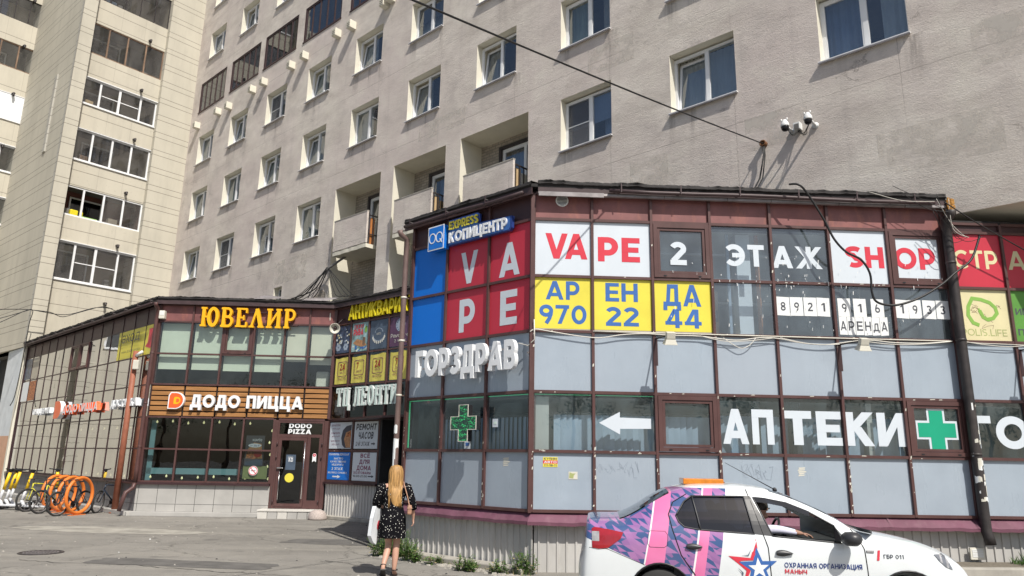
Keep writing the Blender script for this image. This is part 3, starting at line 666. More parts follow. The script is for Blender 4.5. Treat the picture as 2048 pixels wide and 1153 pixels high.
for k, (mt, zl) in enumerate((('curtain_white', .55), ('curtain_blue', .8), ('curtain_beige', .35), ('room_mid', .7))):
    q = MB(); q.box(.07, WW - .07, .34, .35, WH - .1 - zl, WH - .1, mt); blind_me[k] = q.mesh('roller_blind')
    q = MB(); q.box(WW * .54, WW - .07, .34, .35, WH - .1 - zl, WH - .1, mt); blind_me[k + 4] = q.mesh('roller_blind')
pot_me = []
for k in range(3):
    q = MB(); r_ = random.Random(k + 5)
    for i in range(2 + k):
        x = .2 + i * .38 + r_.uniform(-.05, .05); q.lathe([(.001, 0), (.06, 0), (.08, .13), (.001, .13)], 'tan_board', 10, Matrix.Translation((x, .42, .02)))
        for j in range(26): a = r_.uniform(0, 6.28); h = r_.uniform(.05, .4); c = Vector((x + .1 * math.cos(a) * r_.random(), .42 + .05 * math.sin(a), .14 + h)); s_ = r_.uniform(.03, .07); q.add([c, c + Vector((s_, .01, s_ * .5)), c + Vector((s_ * .2, 0, s_ * 1.4))], [(0, 1, 2)], 'leaf_dark')
    pot_me.append(q.mesh('house_plant'))
def apt_window(u, z, style, cur):
    mx = G.M @ Matrix.Translation((u, 0, z))
    w = link('window', WMSH[style], AB, mx)
    link('reveal', WMSH['reveal'], w, mx); link('sill', WMSH['sill'], w, mx); link('room', WMSH['room'], w, mx)
    if style == 'tilt': link('pane', WMSH['glassr'], w, mx); link('sash', WMSH['sash'], w, mx); link('sash_pane', WMSH['sashg'], w, mx)
    else: link('pane', WMSH['glass'], w, mx)
    if style == 'net': link('insect_screen', WMSH['net_sheet'], w, mx)
    for c in cur: link('curtain', curt[c], w, mx)
    r_ = random.Random(int(u * 31 + z * 17))
    if r_.random() < .4 and style != 'tilt': link('roller_blind', blind_me[r_.randrange(8)], w, mx)
    if r_.random() < .35: link('house_plant', r_.choice(pot_me), w, mx)
STY = {(0, 10.13): ('plain', [(3, 'L'), (0, 'R')]), (1, 10.13): ('tilt', [(0, 'F')]), (2, 10.13): ('net', [(3, 'R')])}
for k, (u, z) in enumerate(wins):
    r_ = random.Random(k * 13 + 5)
    key = [s for s in STY if abs(z - s[1]) < .1 and abs(u - cols3[s[0]]) < .2]
    st, cu = STY[key[0]] if key else (r_.choices(['plain', 'tilt', 'net'], [5, 4, 1.6])[0], r_.choice([[(0, 'L')], [(1, 'L')], [(0, 'F')], [(1, 'F')], [(2, 'L')], [(0, 'L'), (0, 'R')], [(3, 'L')], [(1, 'L'), (2, 'R')]]))
    apt_window(u, z, st, cu)
# water stains under the sills and patched render
m, nt, b = newmat('stain'); out = nt.nodes['Material Output']; b.inputs['Base Color'].default_value = (.26, .235, .22, 1); b.inputs['Roughness'].default_value = .95; b.inputs['Specular IOR Level'].default_value = .1
tr = nd(nt, 'ShaderNodeBsdfTransparent'); ms = nd(nt, 'ShaderNodeMixShader'); uvn = nd(nt, 'ShaderNodeTexCoord'); sg = nd(nt, 'ShaderNodeSeparateXYZ'); nt.links.new(uvn.outputs['Generated'], sg.inputs[0])
ex = math_(nt, 'MULTIPLY', math_(nt, 'MULTIPLY', sg.outputs[0], math_(nt, 'SUBTRACT', 1.0, sg.outputs[0])), 4.0); ez = math_(nt, 'POWER', sg.outputs[2], 1.3)
fa_ = math_(nt, 'MULTIPLY', math_(nt, 'MULTIPLY', ex, ez), ramp(nt, noise(nt, coords(nt, (9, 1, .8)), 1.6, 6, .65), .38, .66))
nt.links.new(math_(nt, 'MULTIPLY', fa_, .55), ms.inputs[0]); nt.links.new(tr.outputs[0], ms.inputs[1]); nt.links.new(b.outputs[0], ms.inputs[2]); nt.links.new(ms.outputs[0], out.inputs[0])
m, nt, b = newmat('render_patch'); out = nt.nodes['Material Output']; b.inputs['Base Color'].default_value = (.66, .62, .56, 1); b.inputs['Roughness'].default_value = .95
tr = nd(nt, 'ShaderNodeBsdfTransparent'); ms = nd(nt, 'ShaderNodeMixShader'); nt.links.new(math_(nt, 'MULTIPLY', ramp(nt, noise(nt, coords(nt), 2.2, 6, .6), .42, .62), .6), ms.inputs[0]); nt.links.new(tr.outputs[0], ms.inputs[1]); nt.links.new(b.outputs[0], ms.inputs[2]); nt.links.new(ms.outputs[0], out.inputs[0])
r_ = random.Random(88)
def wall_decal(u0, u1, z0, z1, mat, name, d): q = MB(); q.quad((u0, d, z0), (u1, d, z0), (u1, d, z1), (u0, d, z1), mat); q.build(name, AB, G.M)
for k, (u, z) in enumerate(wins):
    if z > 20: continue
    for e_ in (r_.uniform(-.12, .05), WW - r_.uniform(.1, .3), r_.uniform(.4, 1.0)):
        if r_.random() < .62: w = r_.uniform(.16, .5); wall_decal(u + e_, u + e_ + w, z - r_.uniform(.7, 1.35), z - .045, 'stain', 'stain', -.003 - .0005 * (k % 5))
for u0, u1, z0, z1 in ((-1.2, .9, 7.3, 8.2), (-3.9, -2.5, 8.6, 9.4), (.6, 3.0, 9.0, 9.9), (-7.0, -5.9, 8.3, 9.2), (-8.3, -6.8, 12.1, 12.9), (-15.5, -13.2, 12.3, 12.9), (-24.5, -22, 8.6, 9.6), (1.0, 3.2, 11.0, 12.4)): wall_decal(u0, u1, z0, z1, 'render_patch', 'render_patch', -.002)
# glazed loggias with old brown frames
for k, (a, b_, z0, z1) in enumerate(logs):
    fr = MB(); fr.ring(a + .01, b_ - .01, z0, z1, .09, .02, .09, 'brown_dark')
    n = 5
    for i in range(1, n):
        u = a + (b_ - a) * i / n; fr.box(u - .03, u + .03, .025, .085, z0 + .09, z1 - .09, 'brown_dark')
    lg = fr.build('loggia_window', AB, G.M)
    q = MB(); q.quad((a + .05, .05, z0 + .05), (b_ - .05, .05, z0 + .05), (b_ - .05, .05, z1 - .05), (a + .05, .05, z1 - .05), 'glass_apt'); q.build('pane', lg, G.M)
    q = MB(); niche(q, a, b_, z0, z1, 0, .1, 'brown_dark'); q.box(a - .02, b_ + .02, -.03, -.001, z0 - .05, z0 + .01, 'brown_dark'); q.build('reveal', lg, G.M)
    q = MB(); niche(q, a - .05, b_ + .05, z0 - 1.0, z1 + .2, .11, 1.25, 'room_dark', 'room_dark', 'room_dark', 'room_mid'); q.build('room', lg, G.M)
    r_ = random.Random(k + 50)
    for i in range(6):
        uu = r_.uniform(a + .2, b_ - .3); q = MB(); q.bbox(uu, uu + r_.uniform(.12, .3), .3, .5, z0 - .2, z0 + r_.uniform(.05, .45), r_.choice(['white_plastic', 'blue_sign', 'tan_board', 'curtain_white', 'old_wood'])); q.build('stored_box', lg, G.M)
# balconies in tall recesses
for k, (a, b_) in enumerate(bals):
    rc = MB(); D = .95
    niche(rc, a, b_, BZ0, BZ1, 0, D, 'cream_reveal', 'cream_reveal', 'concrete')
    wall_grid(rc, a, b_, BZ0, BZ1, [(a + .95, b_ + .001, 9.3, 11.45)], 'old_brick', D)
    rc.build('balcony_recess', AB, G.M)
    bl = MB(); pa, pb = a + .37, b_ - .40
    bl.bbox(pa, pb, -.19, -.11, 9.17, 10.34, 'plaster', .012); bl.box(pa - .005, pb + .005, -.2, -.1, 10.34, 10.375, 'concrete')
    bal = bl.build('balcony', AB, G.M)
    sl = MB(); n = 12
    top = [(pa + (pb - pa) * i / n, -.17 - .02 * rnd.random()) for i in range(n + 1)]
    ol = top + [(pb + .03, D - .002), (pa, D - .002)]
    sl.add([(u, d, 9.15) for u, d in ol] + [(u, d, 9.0 + .02 * rnd.random()) for u, d in ol], [tuple(range(len(ol))), tuple(range(2 * len(ol) - 1, len(ol) - 1, -1))] + [(i, i + len(ol), (i + 1) % len(ol) + len(ol), (i + 1) % len(ol)) for i in range(len(ol))], 'cream_reveal'); sl.build('slab', bal, G.M)
    sd = MB(); 
    for i in range(5): sd.box(pb - .03, pb - .005, -.10 + i * .19, -.07 + i * .19, 9.16, 10.2, 'dark_metal')
    sd.box(pb - .034, pb - .001, -.10, .72, 10.2, 10.24, 'dark_metal'); sd.box(pb - .034, pb - .001, -.10, .72, 9.5, 9.53, 'dark_metal'); sd.build('railing', bal, G.M)
    bd = MB(); bd.box(pb - .09, pb - .06, .02, .2, 9.17, 10.15, 'orange_board' if k == 0 else 'tan_board'); bd.box(pb - .088, pb - .058, .25, .5, 9.17, 10.05, 'curtain_white' if k != 1 else 'tan_board'); bd.build('wood_board', bal, G.M)
    # door with window
    d0 = D + .02; x0, x1, y0, y1 = a + .95, b_, 9.16, 11.45
    fr = MB()
    fr.box(x0 - .10, x0 - .002, D - .06, D + .12, y0, y1 + .1, 'dark_metal'); fr.box(x0, x1 - .002, D - .055, D + .12, y1, y1 + .1, 'dark_metal')
    fr.ring(x0, x1 - .01, y0, y1, .11, d0, d0 + .07, 'pvc'); fr.box((x0 + x1) / 2 - .05, (x0 + x1) / 2 + .05, d0 - .004, d0 + .07, y0 + .11, y1 - .11, 'pvc')
    dr = fr.build('balcony_door', AB, G.M)
    q = MB(); q.quad((x0, d0 + .03, y0), (x1, d0 + .03, y0), (x1, d0 + .03, y1), (x0, d0 + .03, y1), 'glass_apt'); q.build('pane', dr, G.M)
    q = MB(); niche(q, x0 - .6, x1 + .6, y0 - .1, y1 + .3, d0 + .08, 4, 'room_dark', 'room_mid', 'room_dark', 'room_dark'); q.build('room', dr, G.M)
    link('curtain', curtain_mesh(x0 + .1, (x0 + x1) / 2 - .1, y0, y1, d0 + .3, 'curtain_blue' if k else 'curtain_beige'), dr, G.M)
    link('curtain', curtain_mesh((x0 + x1) / 2 + .35, x1, y0, y1, d0 + .3, 'curtain_white'), dr, G.M)
# small low window
a, b_, z0, z1 = small
q = MB(); q.ring(a, b_, z0, z1, .05, .22, .27, 'pvc'); wv = q.build('window', AB, G.M)
q = MB(); niche(q, a, b_, z0, z1, 0, .6, 'cream_reveal', None, None, 'room_dark'); q.build('reveal', wv, G.M)
q = MB(); q.quad((a, .24, z0), (b_, .24, z0), (b_, .24, z1), (a, .24, z1), 'glass_apt'); q.build('pane', wv, G.M)
# vent hoods under the loggias
for x, y in [(674.5, 68), (704, 52), (609.5, 113), (583, 132), (528, 165), (505, 180), (457.5, 213), (436, 224), (394, 252), (770, 8), (782, -4)]:
    u, z = G.px(x, y, -.12)
    q = MB(); q.bbox(u - .13, u + .13, -.30, 0, z - .17, z + .17, 'cream_reveal', .015); q.box(u - .10, u + .10, -.304, -.300, z - .13, z + .1, 'room_mid'); 
    for i in range(3): q.box(u - .11, u + .11, -.315, -.304, z - .12 + i * .08, z - .09 + i * .08, 'cream_reveal')
    q.build('vent_hood', AB, G.M)
# exposed, smoke-blackened patch and small repairs low on the wall
u, z = G.px(632, 598)
q = MB(); q.prism([(u - .6, z - .6), (u + .55, z - .6), (u + .62, z + .15), (u + .3, z + .32), (u + .05, z + .12), (u - .25, z + .02)], -.012, 0, 'old_brick'); q.build('bare_patch', AB, G.M)

# ------------------------------------------------------------------ beige tower
TB = thing('apartment_tower', 'beige panel-clad apartment tower with rows of glazed loggias at left', 'building', T.at(-3, 0, 0))
pl = TP.px(121, 288)[0]; pr = TP.px(150, 288)[0]
TS = Fac(TP.at(pl, 0, 0), A_G + 180, BK, BZ); SD = 7.1
heads = [11.41, 14.13, 17.04, 19.76, 22.75, 25.85, 28.7]; sills = [9.57, 12.66, 15.45, 18.37, 21.08, 24.1, 27.0]
LU0, LU1 = pr, -1.74
REC = .28
loghole = [(LU0, LU1, s, h) for s, h in zip(sills, heads)]
zc_ = [0] + [v for pr_ in zip(sills, heads) for v in pr_] + [32]
for i in range(0, len(zc_), 2): q = MB(); q.quad((LU0, REC, zc_[i]), (LU1, REC, zc_[i]), (LU1, REC, zc_[i + 1]), (LU0, REC, zc_[i + 1]), 'tower_parapet'); q.build('parapet_wall', TB, T.M)
q = MB(); q.box(LU1, 0.0, 0, 8, 0, 32, 'tower_wall'); q.build('wall_panel', TB, T.M)
q = MB(); q.box(pl, pr, 0, 8.2, 6.25, 32, 'tower_wall'); q.build('pier', TB, TP.M)
q = MB(); wall_grid(q, -SD, 0, 6.25, 32, [], 'tower_side', -.012); q.box(-2.35, -2.0, -.16, -.012, 15.9, 20.0, 'tower_side'); q.box(-1.95, -1.75, -.05, -.012, 19.6, 20.2, 'room_mid')  # small dark box paints the shadow at the top of the strip
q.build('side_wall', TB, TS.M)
M('white_wall', (.60, .64, .67), .8, .1, 2, dirt=.3, dcol=(.4, .42, .42)); M('orange_wall', (.55, .33, .22), .8, .1, 2, dirt=.3, dcol=(.5, .42, .34))
q = MB(); q.box(-2.6, -.22, .02, .2, 2.45, 6.24, 'white_wall'); q.box(-2.6, -.22, .016, .2, 0, 2.45, 'orange_wall'); q.box(-.22, -.001, .0, .2, 0, 6.24, 'cream_reveal'); q.box(-SD, -2.6, .7, .8, 0, 6.25, 'room_dark'); q.box(-2.6, -2.45, .2, .8, 0, 6.24, 'room_mid')
q.quad((-SD, -.01, 6.25), (-SD, 2.6, 6.25), (0, 2.6, 6.25), (0, -.01, 6.25), 'room_mid')
q.build('ground_storey', TB, TS.M)
T2 = Fac(TS.at(-SD, 0, 0), A_T, BK, BZ)
h2 = [x for x in (8.9, 11.8, 14.65, 17.5, 20.35, 23.26, 26.07, 29.0)]; s2 = [x - 1.45 for x in h2]
q = MB(); wall_grid(q, -14, 0, 0, 32, [(a0, a0 + 3.3, s, h) for s, h in zip(s2, h2) for a0 in (-3.45, -8.2, -12.6)], 'tower_parapet', 0); q.quad((-14, 0, 32), (0, 0, 32), (0, 10, 32), (-14, 10, 32), 'bitumen'); q.quad((-14, 10, 0), (-14, 0, 0), (-14, 0, 32), (-14, 10, 32), 'tower_wall'); q.build('rear_wall', TB, T2.M)
q = MB(); q.box(-4.35, -3.7, -.5, -.001, 0, 32, 'tower_wall'); q.box(-8.9, -8.3, -.5, -.001, 0, 32, 'tower_wall'); q.build('rear_pier', TB, T2.M)
def loggia(fac, u0, u1, z0, z1, d, style, seed):
    r_ = random.Random(seed); q = MB(); n = 4; mat = 'pvc'; fw = .07
    if style == 'old': mat, fw = 'old_wood', .055
    if style == 'bare': mat, fw, n = 'dark_metal', .025, 5
    if style == 'dark': mat, fw = 'room_dark', .06
    q.ring(u0 + .005, u1 - .005, z0 + .01, z1 - .005, fw, d + .03, d + .11, mat)
    for i in range(1, n):
        u = u0 + (u1 - u0) * (i / n if style != 'mid' else (.25, .5, .78)[i - 1]); w2 = fw * (.8 if (i == 2 and style == 'mid') else .62)
        q.box(u - w2, u + w2, d + .034, d + .1, z0 + fw, z1 - fw, mat)
    if style == 'mid':
        uu0, uu1 = u0 + (u1 - u0) * .27, u0 + (u1 - u0) * .76; q.box(uu0, uu1, d + .04, d + .09, (z0 + z1) / 2 - .02, (z0 + z1) / 2 + .02, mat)
    if style in ('white', 'mid'): q.box(u0 - .0, u1 + .02, d - .06, d - .001, z0 - .05, z0 + .01, mat)
    if style in ('white', 'mid'): q.box(u0 + .0, u1 + .02, d - .05, d - .001, z1 - .01, z1 + .03, mat)
    o = q.build('loggia_window', TB, fac.M)
    skip = {0, 1} if style == 'open' else set()
    g_ = MB()
    for i in range(n):
        if i in skip: continue
        a0, a1 = u0 + (u1 - u0) * i / n, u0 + (u1 - u0) * (i + 1) / n; g_.quad((a0, d + .07, z0), (a1, d + .07, z0), (a1, d + .07, z1), (a0, d + .07, z1), 'glass_tower')
    g_.build('pane', o, fac.M)
    bk = {'white': 'room_beige', 'mid': 'room_beige', 'old': 'room_mid', 'bare': 'room_beige', 'open': 'room_red', 'dark': 'room_dark'}[style]
    q = MB(); niche(q, u0, u1, z0 - .9, z1 + .12, d + .12, d + 1.35, bk, 'room_mid', 'room_dark', bk)
    ww = r_.uniform(.3, 1.0); q.ring(u0 + ww, u0 + ww + 1.5, z0 - .1, z1 - .15, .07, d + 1.28, d + 1.34, 'pvc' if style != 'bare' else 'room_mid'); q.quad((u0 + ww, d + 1.33, z0 - .1), (u0 + ww + 1.5, d + 1.33, z0 - .1), (u0 + ww + 1.5, d + 1.33, z1 - .15), (u0 + ww, d + 1.33, z1 - .15), 'glass_dark')
    q.build('room', o, fac.M)
    niche_ = MB(); niche(niche_, u0, u1, z0, z1, d, d + .12, 'tower_wall' if style == 'bare' else mat if style == 'dark' else 'cream_reveal'); niche_.build('reveal', o, fac.M)
    for i in range(4):
        uu = r_.uniform(u0 + .2, u1 - .6); q = MB(); q.bbox(uu, uu + r_.uniform(.15, .5), d + .5, d + .8, z0 - .5, z0 + r_.uniform(.05, .5), r_.choice(['room_mid', 'tan_board', 'old_wood', 'poster_slate', 'room_beige'])); q.build('stored_box', o, fac.M)
    return o
for (s, h, st, sd_) in zip(sills, heads, ['mid', 'open', 'white', 'mid', 'old', 'bare', 'white'], range(1, 8)):
    o = loggia(T, LU0 + .02, LU1, s, h, REC, st, sd_ + 3)
    if st == 'open':
        q = MB(); q.bbox(LU0 + .55, LU0 + .9, REC + .3, REC + .6, s - .1, s + .42, 'yellow_letter', .04); q.bbox(LU0 + 1.0, LU0 + 1.12, REC + .3, REC + .42, s - .1, s + .4, 'yellow_letter', .04); q.bbox(LU0 + .95, LU0 + 1.75, REC + .15, REC + .4, s - .05, s + .16, 'leaf_green', .05); q.build('stored_box', o, T.M)
for j, (s, h) in enumerate(zip(s2, h2)):
    for a0 in (-3.45, -8.2, -12.6):
        loggia(T2, a0, a0 + 3.3, s, h, 0, {6: 'bare', 5: 'old'}.get(j, 'white'), j * 3 + 20 + int(-a0))
# wide white board in one rear loggia
s, h = s2[4], h2[4]; q = MB(); q.box(-1.55, -.1, -.03, .02, s + .02, h - .02, 'white_paint'); q.build('white_board', TB, T2.M)
for x, y in [(213, 606), (238, 490), (255, 384), (272, 277), (286, 178), (304, 79)]:
    u, z = T.px(x, y); q = MB(); q.tube([(u, REC, z), (u, REC - .22, z - .03)], .06, 'pipe_black', 10); q.tube([(u, REC - .2, z - .02), (u, REC - .2, z - .16)], .05, 'pipe_black', 10); q.build('vent_pipe', TB, T.M)
for x, y in [(68, 4), (47, 94), (25, 189), (3, 293)]:
    u, z = T2.px(x, y); q = MB(); q.tube([(u, 0, z), (u, -.25, z - .03)], .07, 'pipe_black', 10); q.tube([(u, -.22, z - .02), (u, -.22, z - .18)], .05, 'pipe_black', 10); q.build('vent_pipe', TB, T2.M)
# ------------------------------------------------------------------ pharmacy pavilion (front F, flank P)
PHX = thing('pharmacy_pavilion', 'two-storey brown framed pavilion with grey panels and purple sill behind the parked car', 'building', F.at(0, 0, 0))
RZ = [.963, 1.93, 2.926, 3.98, 4.97, 6.03, 6.52]
FU = [0, 1.054, 2.135, 3.214, 4.338, 5.42, 6.52, 7.62, 8.705, 9.79, 10.87, 11.95]
PU = [P.px(812, 800)[0], P.px(885, 870)[0], P.px(970, 940)[0], 0]
PU[1] = P.px(890, 700)[0]; PU[2] = P.px(977, 640)[0]
PU[0] = -3.26
def bars(fac, us, zs, parent, mat='brown_frame', w=.05, name='mullion_frame', out=.05):
    q = MB(); hw = w / 2
    for i, u in enumerate(us): q.bbox(u - hw - (.02 if i in (0, len(us) - 1) else 0), u + hw, -out, .07, zs[0] - .02, zs[-1], mat, .004)
    for i in range(len(us) - 1):
        for z in zs: q.box(us[i] + hw + .0005, us[i + 1] - hw - .0005 - (.02 if i == len(us) - 2 else 0), -out + .008, .06, z - hw, z + hw, mat)
    return q.build(name, parent, fac.M)
def cell(fac, parent, u0, u1, z0, z1, mat, name='spandrel_panel', d=0.0, g=.022, label=None):
    q = MB()
    if mat.startswith('glass'): q.quad((u0 + g, d, z0 + g), (u1 - g, d, z0 + g), (u1 - g, d, z1 - g), (u0 + g, d, z1 - g), mat); name = 'window_pane'
    else: q.box(u0 + g, u1 - g, d, d + .02, z0 + g, z1 - g, mat)
    return link(name, q.mesh(name), parent, fac.M, label)
def sash(fac, parent, u0, u1, z0, z1, mat='glass_f', fill=None, w=.07):
    q = MB(); g = .03
    q.ring(u0 + g, u1 - g, z0 + g, z1 - g, w, -.062, .02, 'brown_frame'); q.ring(u0 + g + w + .006, u1 - g - w - .006, z0 + g + w + .006, z1 - g - w - .006, .045, -.045, .02, 'brown_frame')
    q.box(u0 + .2, u0 + .25, -.068, -.062, z0 + g + .02, z0 + g + .04, 'black_plastic'); q.box(u1 - .25, u1 - .2, -.068, -.062, z0 + g + .02, z0 + g + .04, 'black_plastic')
    o = link('sash_window', q.mesh('sash_window'), parent, fac.M); k = g + w + .05; q = MB()
    if fill: q.box(u0 + k, u1 - k, -.02, .0, z0 + k, z1 - k, fill)
    else: q.quad((u0 + k, -.01, z0 + k), (u1 - k, -.01, z0 + k), (u1 - k, -.01, z1 - k), (u0 + k, -.01, z1 - k), mat)
    link('window_pane', q.mesh('window_pane'), o, fac.M); return o
bars(F, FU[:8], RZ, PHX); RZ2 = RZ[:6] + [6.2]; bars(F, [FU[7] + .052] + FU[8:], RZ2, PHX); bars(P, PU, RZ, PHX)
q = MB(); q.box(-.055, .0, -.058, .0, RZ[0] - .03, 6.52, 'brown_frame'); q.build('corner_post', PHX, F.M)
FILM = 'white_film'
for i in range(11):
    u0, u1 = FU[i], FU[i + 1]
    cell(F, PHX, u0, u1, RZ[0], RZ[1], 'grey_panel'); cell(F, PHX, u0, u1, RZ[2], RZ[3], 'grey_panel'); cell(F, PHX, u0, u1, RZ[5], RZ[6] if i < 7 else 6.2, 'fascia' if i < 7 else 'fascia_dark', 'fascia_panel')  # panels past the downpipe use a darker fascia, painting in the overhang's shade
    if i in (2, 6): sash(F, PHX, u0, u1, RZ[1], RZ[2])
    else: cell(F, PHX, u0, u1, RZ[1], RZ[2], 'glass_f')
    if i == 2: sash(F, PHX, u0, u1, RZ[4], RZ[5], 'glass_up')
    elif i == 6: sash(F, PHX, u0, u1, RZ[4], RZ[5], fill=FILM)
    elif i in (3, 4): cell(F, PHX, u0, u1, RZ[4], RZ[5], 'glass_up')
    if i in (3, 4, 5, 6): cell(F, PHX, u0, u1, RZ[3], RZ[4], 'glass_up')
    if i > 8: cell(F, PHX, u0, u1, RZ[3], RZ[4], 'glass_up'); cell(F, PHX, u0, u1, RZ[4], RZ[5], 'glass_up')
for i in range(3):
    u0, u1 = PU[i], PU[i + 1] - (.04 if i == 2 else 0)
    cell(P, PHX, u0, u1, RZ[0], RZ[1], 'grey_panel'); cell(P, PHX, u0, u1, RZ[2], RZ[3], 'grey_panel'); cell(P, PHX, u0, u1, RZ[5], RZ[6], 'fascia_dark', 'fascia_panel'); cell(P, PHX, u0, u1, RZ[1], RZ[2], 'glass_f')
# rounded worn patches in the fascia are rust stains of the sheet itself (material 'fascia')
# base, sill
def corrugate(fac, u0, u1, z0, z1, parent, d=.03, step=.14, name='base_cladding'):
    q = MB(); vs = []; n = int((u1 - u0) / step); prof = [(0, 0), (.35, 0), (.42, -.022), (.58, -.022), (.65, 0)]
    for i in range(n + 1):
        for a, b_ in prof:
            u = u0 + (i + a) * step
            if u > u1: u = u1
            vs += [(u, d + b_, z0), (u, d + b_, z1)]
    q.add(vs, [(2 * i, 2 * i + 2, 2 * i + 3, 2 * i + 1) for i in range(len(vs) // 2 - 1)], 'corrugated'); return q.build(name, parent, fac.M)
corrugate(F, .06, 12, 0, .8, PHX, d=.07, step=.155); corrugate(P, -3.3, .0, 0, .8, PHX, d=.05)
def sill(fac, u0, u1, parent, m0, m1, seed, out=.15):
    q = MB(); r_ = random.Random(seed); n = int((u1 - u0) / .1); A = []
    for i in range(n + 1):
        u = u0 + (u1 - u0) * i / n; e0 = -m0 * out if i == 0 else 0; j = .018 * r_.random() * (1 if 2 < i < n - 1 else 0)
        uu = u + (m0 * -out if i == 0 else m1 * out if i == n else 0)
        A.append(((u, .02, .94), (uu, -out + j * .5, .80 - j), (uu, -out + .004 + j * .5, .745 - j), (u, .02, .75)))
    vs = [p for a in A for p in a]
    q.add(vs, [(4 * i + k, 4 * i + 4 + k, 4 * i + 5 + k, 4 * i + 1 + k)[::-1] for i in range(n) for k in range(3)], 'purple_sill')
    for k in range(1, int((u1 - u0) / 1.5)): 
        u = u0 + k * 1.5 + .3 * r_.random(); q.quad((u, -.001, .945), (u + .03, -.001, .945), (u + .03, -out - .006, .79), (u, -out - .006, .79), 'purple_sill')
    return q.build('sill_ledge', parent, fac.M)
sill(F, 0, 12, PHX, .45, 0, 1); sill(P, -3.3, 0, PHX, .2, .45, 2, .10)
q = MB(); q.bbox(-3.5, .06, -.30, .0, -.1, .09, 'concrete', .02); q.build('base_kerb', PHX, P.M)
# roof
rp = [P.at(-3.46, -.14, 0), P.at(.06, -.15, 0), F.at(7.66, -.15, 0), F.at(7.66, .5, 0), G.at(-1.0, -.01, 0), G.at(-17, -.004, 0), P.at(-3.46, 4.0, 0)]
def roof(pts, z0, z1, parent, name='roof'):
    q = MB(); pl_ = [(p.x, p.y) for p in pts]; n = len(pl_)
    q.add([(x, y, z1) for x, y in pl_] + [(x, y, z0) for x, y in pl_], [tuple(range(n)), tuple(range(2 * n - 1, n - 1, -1))] + [(i, i + n, (i + 1) % n + n, (i + 1) % n) for i in range(n)], 'bitumen')
    return q.build(name, parent)
def ragged(fac, u0, u1, d, z0, z1, parent, seed, mat='bitumen', th=.018, amp=.014):
    r_ = random.Random(seed); q = MB(); n = int((u1 - u0) / .045); vs = []
    ph = 0
    for i in range(n + 1):
        u = u0 + (u1 - u0) * i / n; ph = ph * .8 + r_.uniform(-amp, amp)
        vs += [(u, d + .03, z0), (u, d - th - abs(ph) * .5, z0 + .03 + ph * .6), (u, d - th * .8 + ph, (z0 + z1) / 2 + ph), (u, d - abs(ph) * .4, z1 + ph * .7), (u, d + .4, z1 + .05)]
    q.add(vs, [(5 * i + k, 5 * i + 5 + k, 5 * i + 6 + k, 5 * i + 1 + k) for i in range(n) for k in range(4)], mat); return q.build('roof_edge', parent, fac.M)
roof(rp, 6.60, 6.66, PHX)
q = MB(); q.box(7.63, 12.0, -.04, .9, 6.205, 6.26, 'bitumen'); q.box(7.62, 7.66, .0, .9, 6.26, 6.6, 'fascia_dark'); q.build('roof_strip', PHX, F.M)
def eaves(fac, u0, u1, parent, seed, zt=6.66, gut=(0, 0), strip=True, H=.15):
    o = ragged(fac, u0, u1, -H - .01, zt - .10, zt, parent, seed)
    q = MB(); q.box(u0, u1, -H + .005, -H + .03, zt - .24, zt - .085, 'gutter'); q.quad((u0, -H + .03, zt - .235), (u0, .02, zt - .12), (u1, .02, zt - .12), (u1, -H + .03, zt - .235), 'gutter')
    if strip:
        r_ = random.Random(seed); x = u0
        while x < u1 - .05:
            w = min(u1 - x, r_.uniform(.8, 1.3)); dz = r_.uniform(-.008, .008); q.add([(x, -H - .002, zt - .265 + dz), (x + w - .01, -H - .002, zt - .26 - dz), (x + w - .01, -H + .001, zt - .215), (x, -H + .001, zt - .215), (x, -H + .04, zt - .275), (x + w - .01, -H + .04, zt - .275)], [(0, 1, 2, 3), (4, 5, 1, 0)], 'zinc'); x += w
    q.build('eaves_board', parent, fac.M)
    if gut[1] > gut[0]:
        q = MB(); pts = [(gut[0] + (gut[1] - gut[0]) * i / 8, -H - .055, zt - .17 - .010 * math.sin(i * 1.3) - .004 * i) for i in range(9)]; q.tube(pts, .034, 'gutter', 10)
        x = gut[0] + .2
        while x < gut[1]: q.box(x, x + .02, -H - .10, -H + .005, zt - .125, zt - .115, 'zinc'); q.box(x, x + .02, -H - .105, -H - .097, zt - .21, zt - .04, 'gutter'); x += 1.09
        q.build('gutter', parent, fac.M)
eaves(F, .06, 7.66, PHX, 5, 6.72, (1.35, 7.4)); eaves(P, -3.46, .06, PHX, 6, 6.70, (-3.4, -.1), False)
q = MB(); q.box(.07, 1.25, -.19, -.153, 6.42, 6.50, 'zinc'); q.build('eaves_flashing', PHX, F.M)
r_ = random.Random(3); q = MB()
for i in range(40): 
    a = r_.uniform(7.66, 7.76); z = r_.uniform(6.30, 6.62); s_ = r_.uniform(.02, .05); q.add([(a + s_ * math.cos(t) , -.18 + s_ * math.sin(t) * .6, z + s_ * c) for t in (0, 2, 4) for c in (-1, 1)], [(0, 2, 4), (1, 5, 3), (0, 1, 3, 2), (2, 3, 5, 4), (4, 5, 1, 0)], 'foam')
q.box(7.66, 7.74, -.14, 0, 6.34, 6.62, 'foam'); q.build('foam_seal', PHX, F.M)
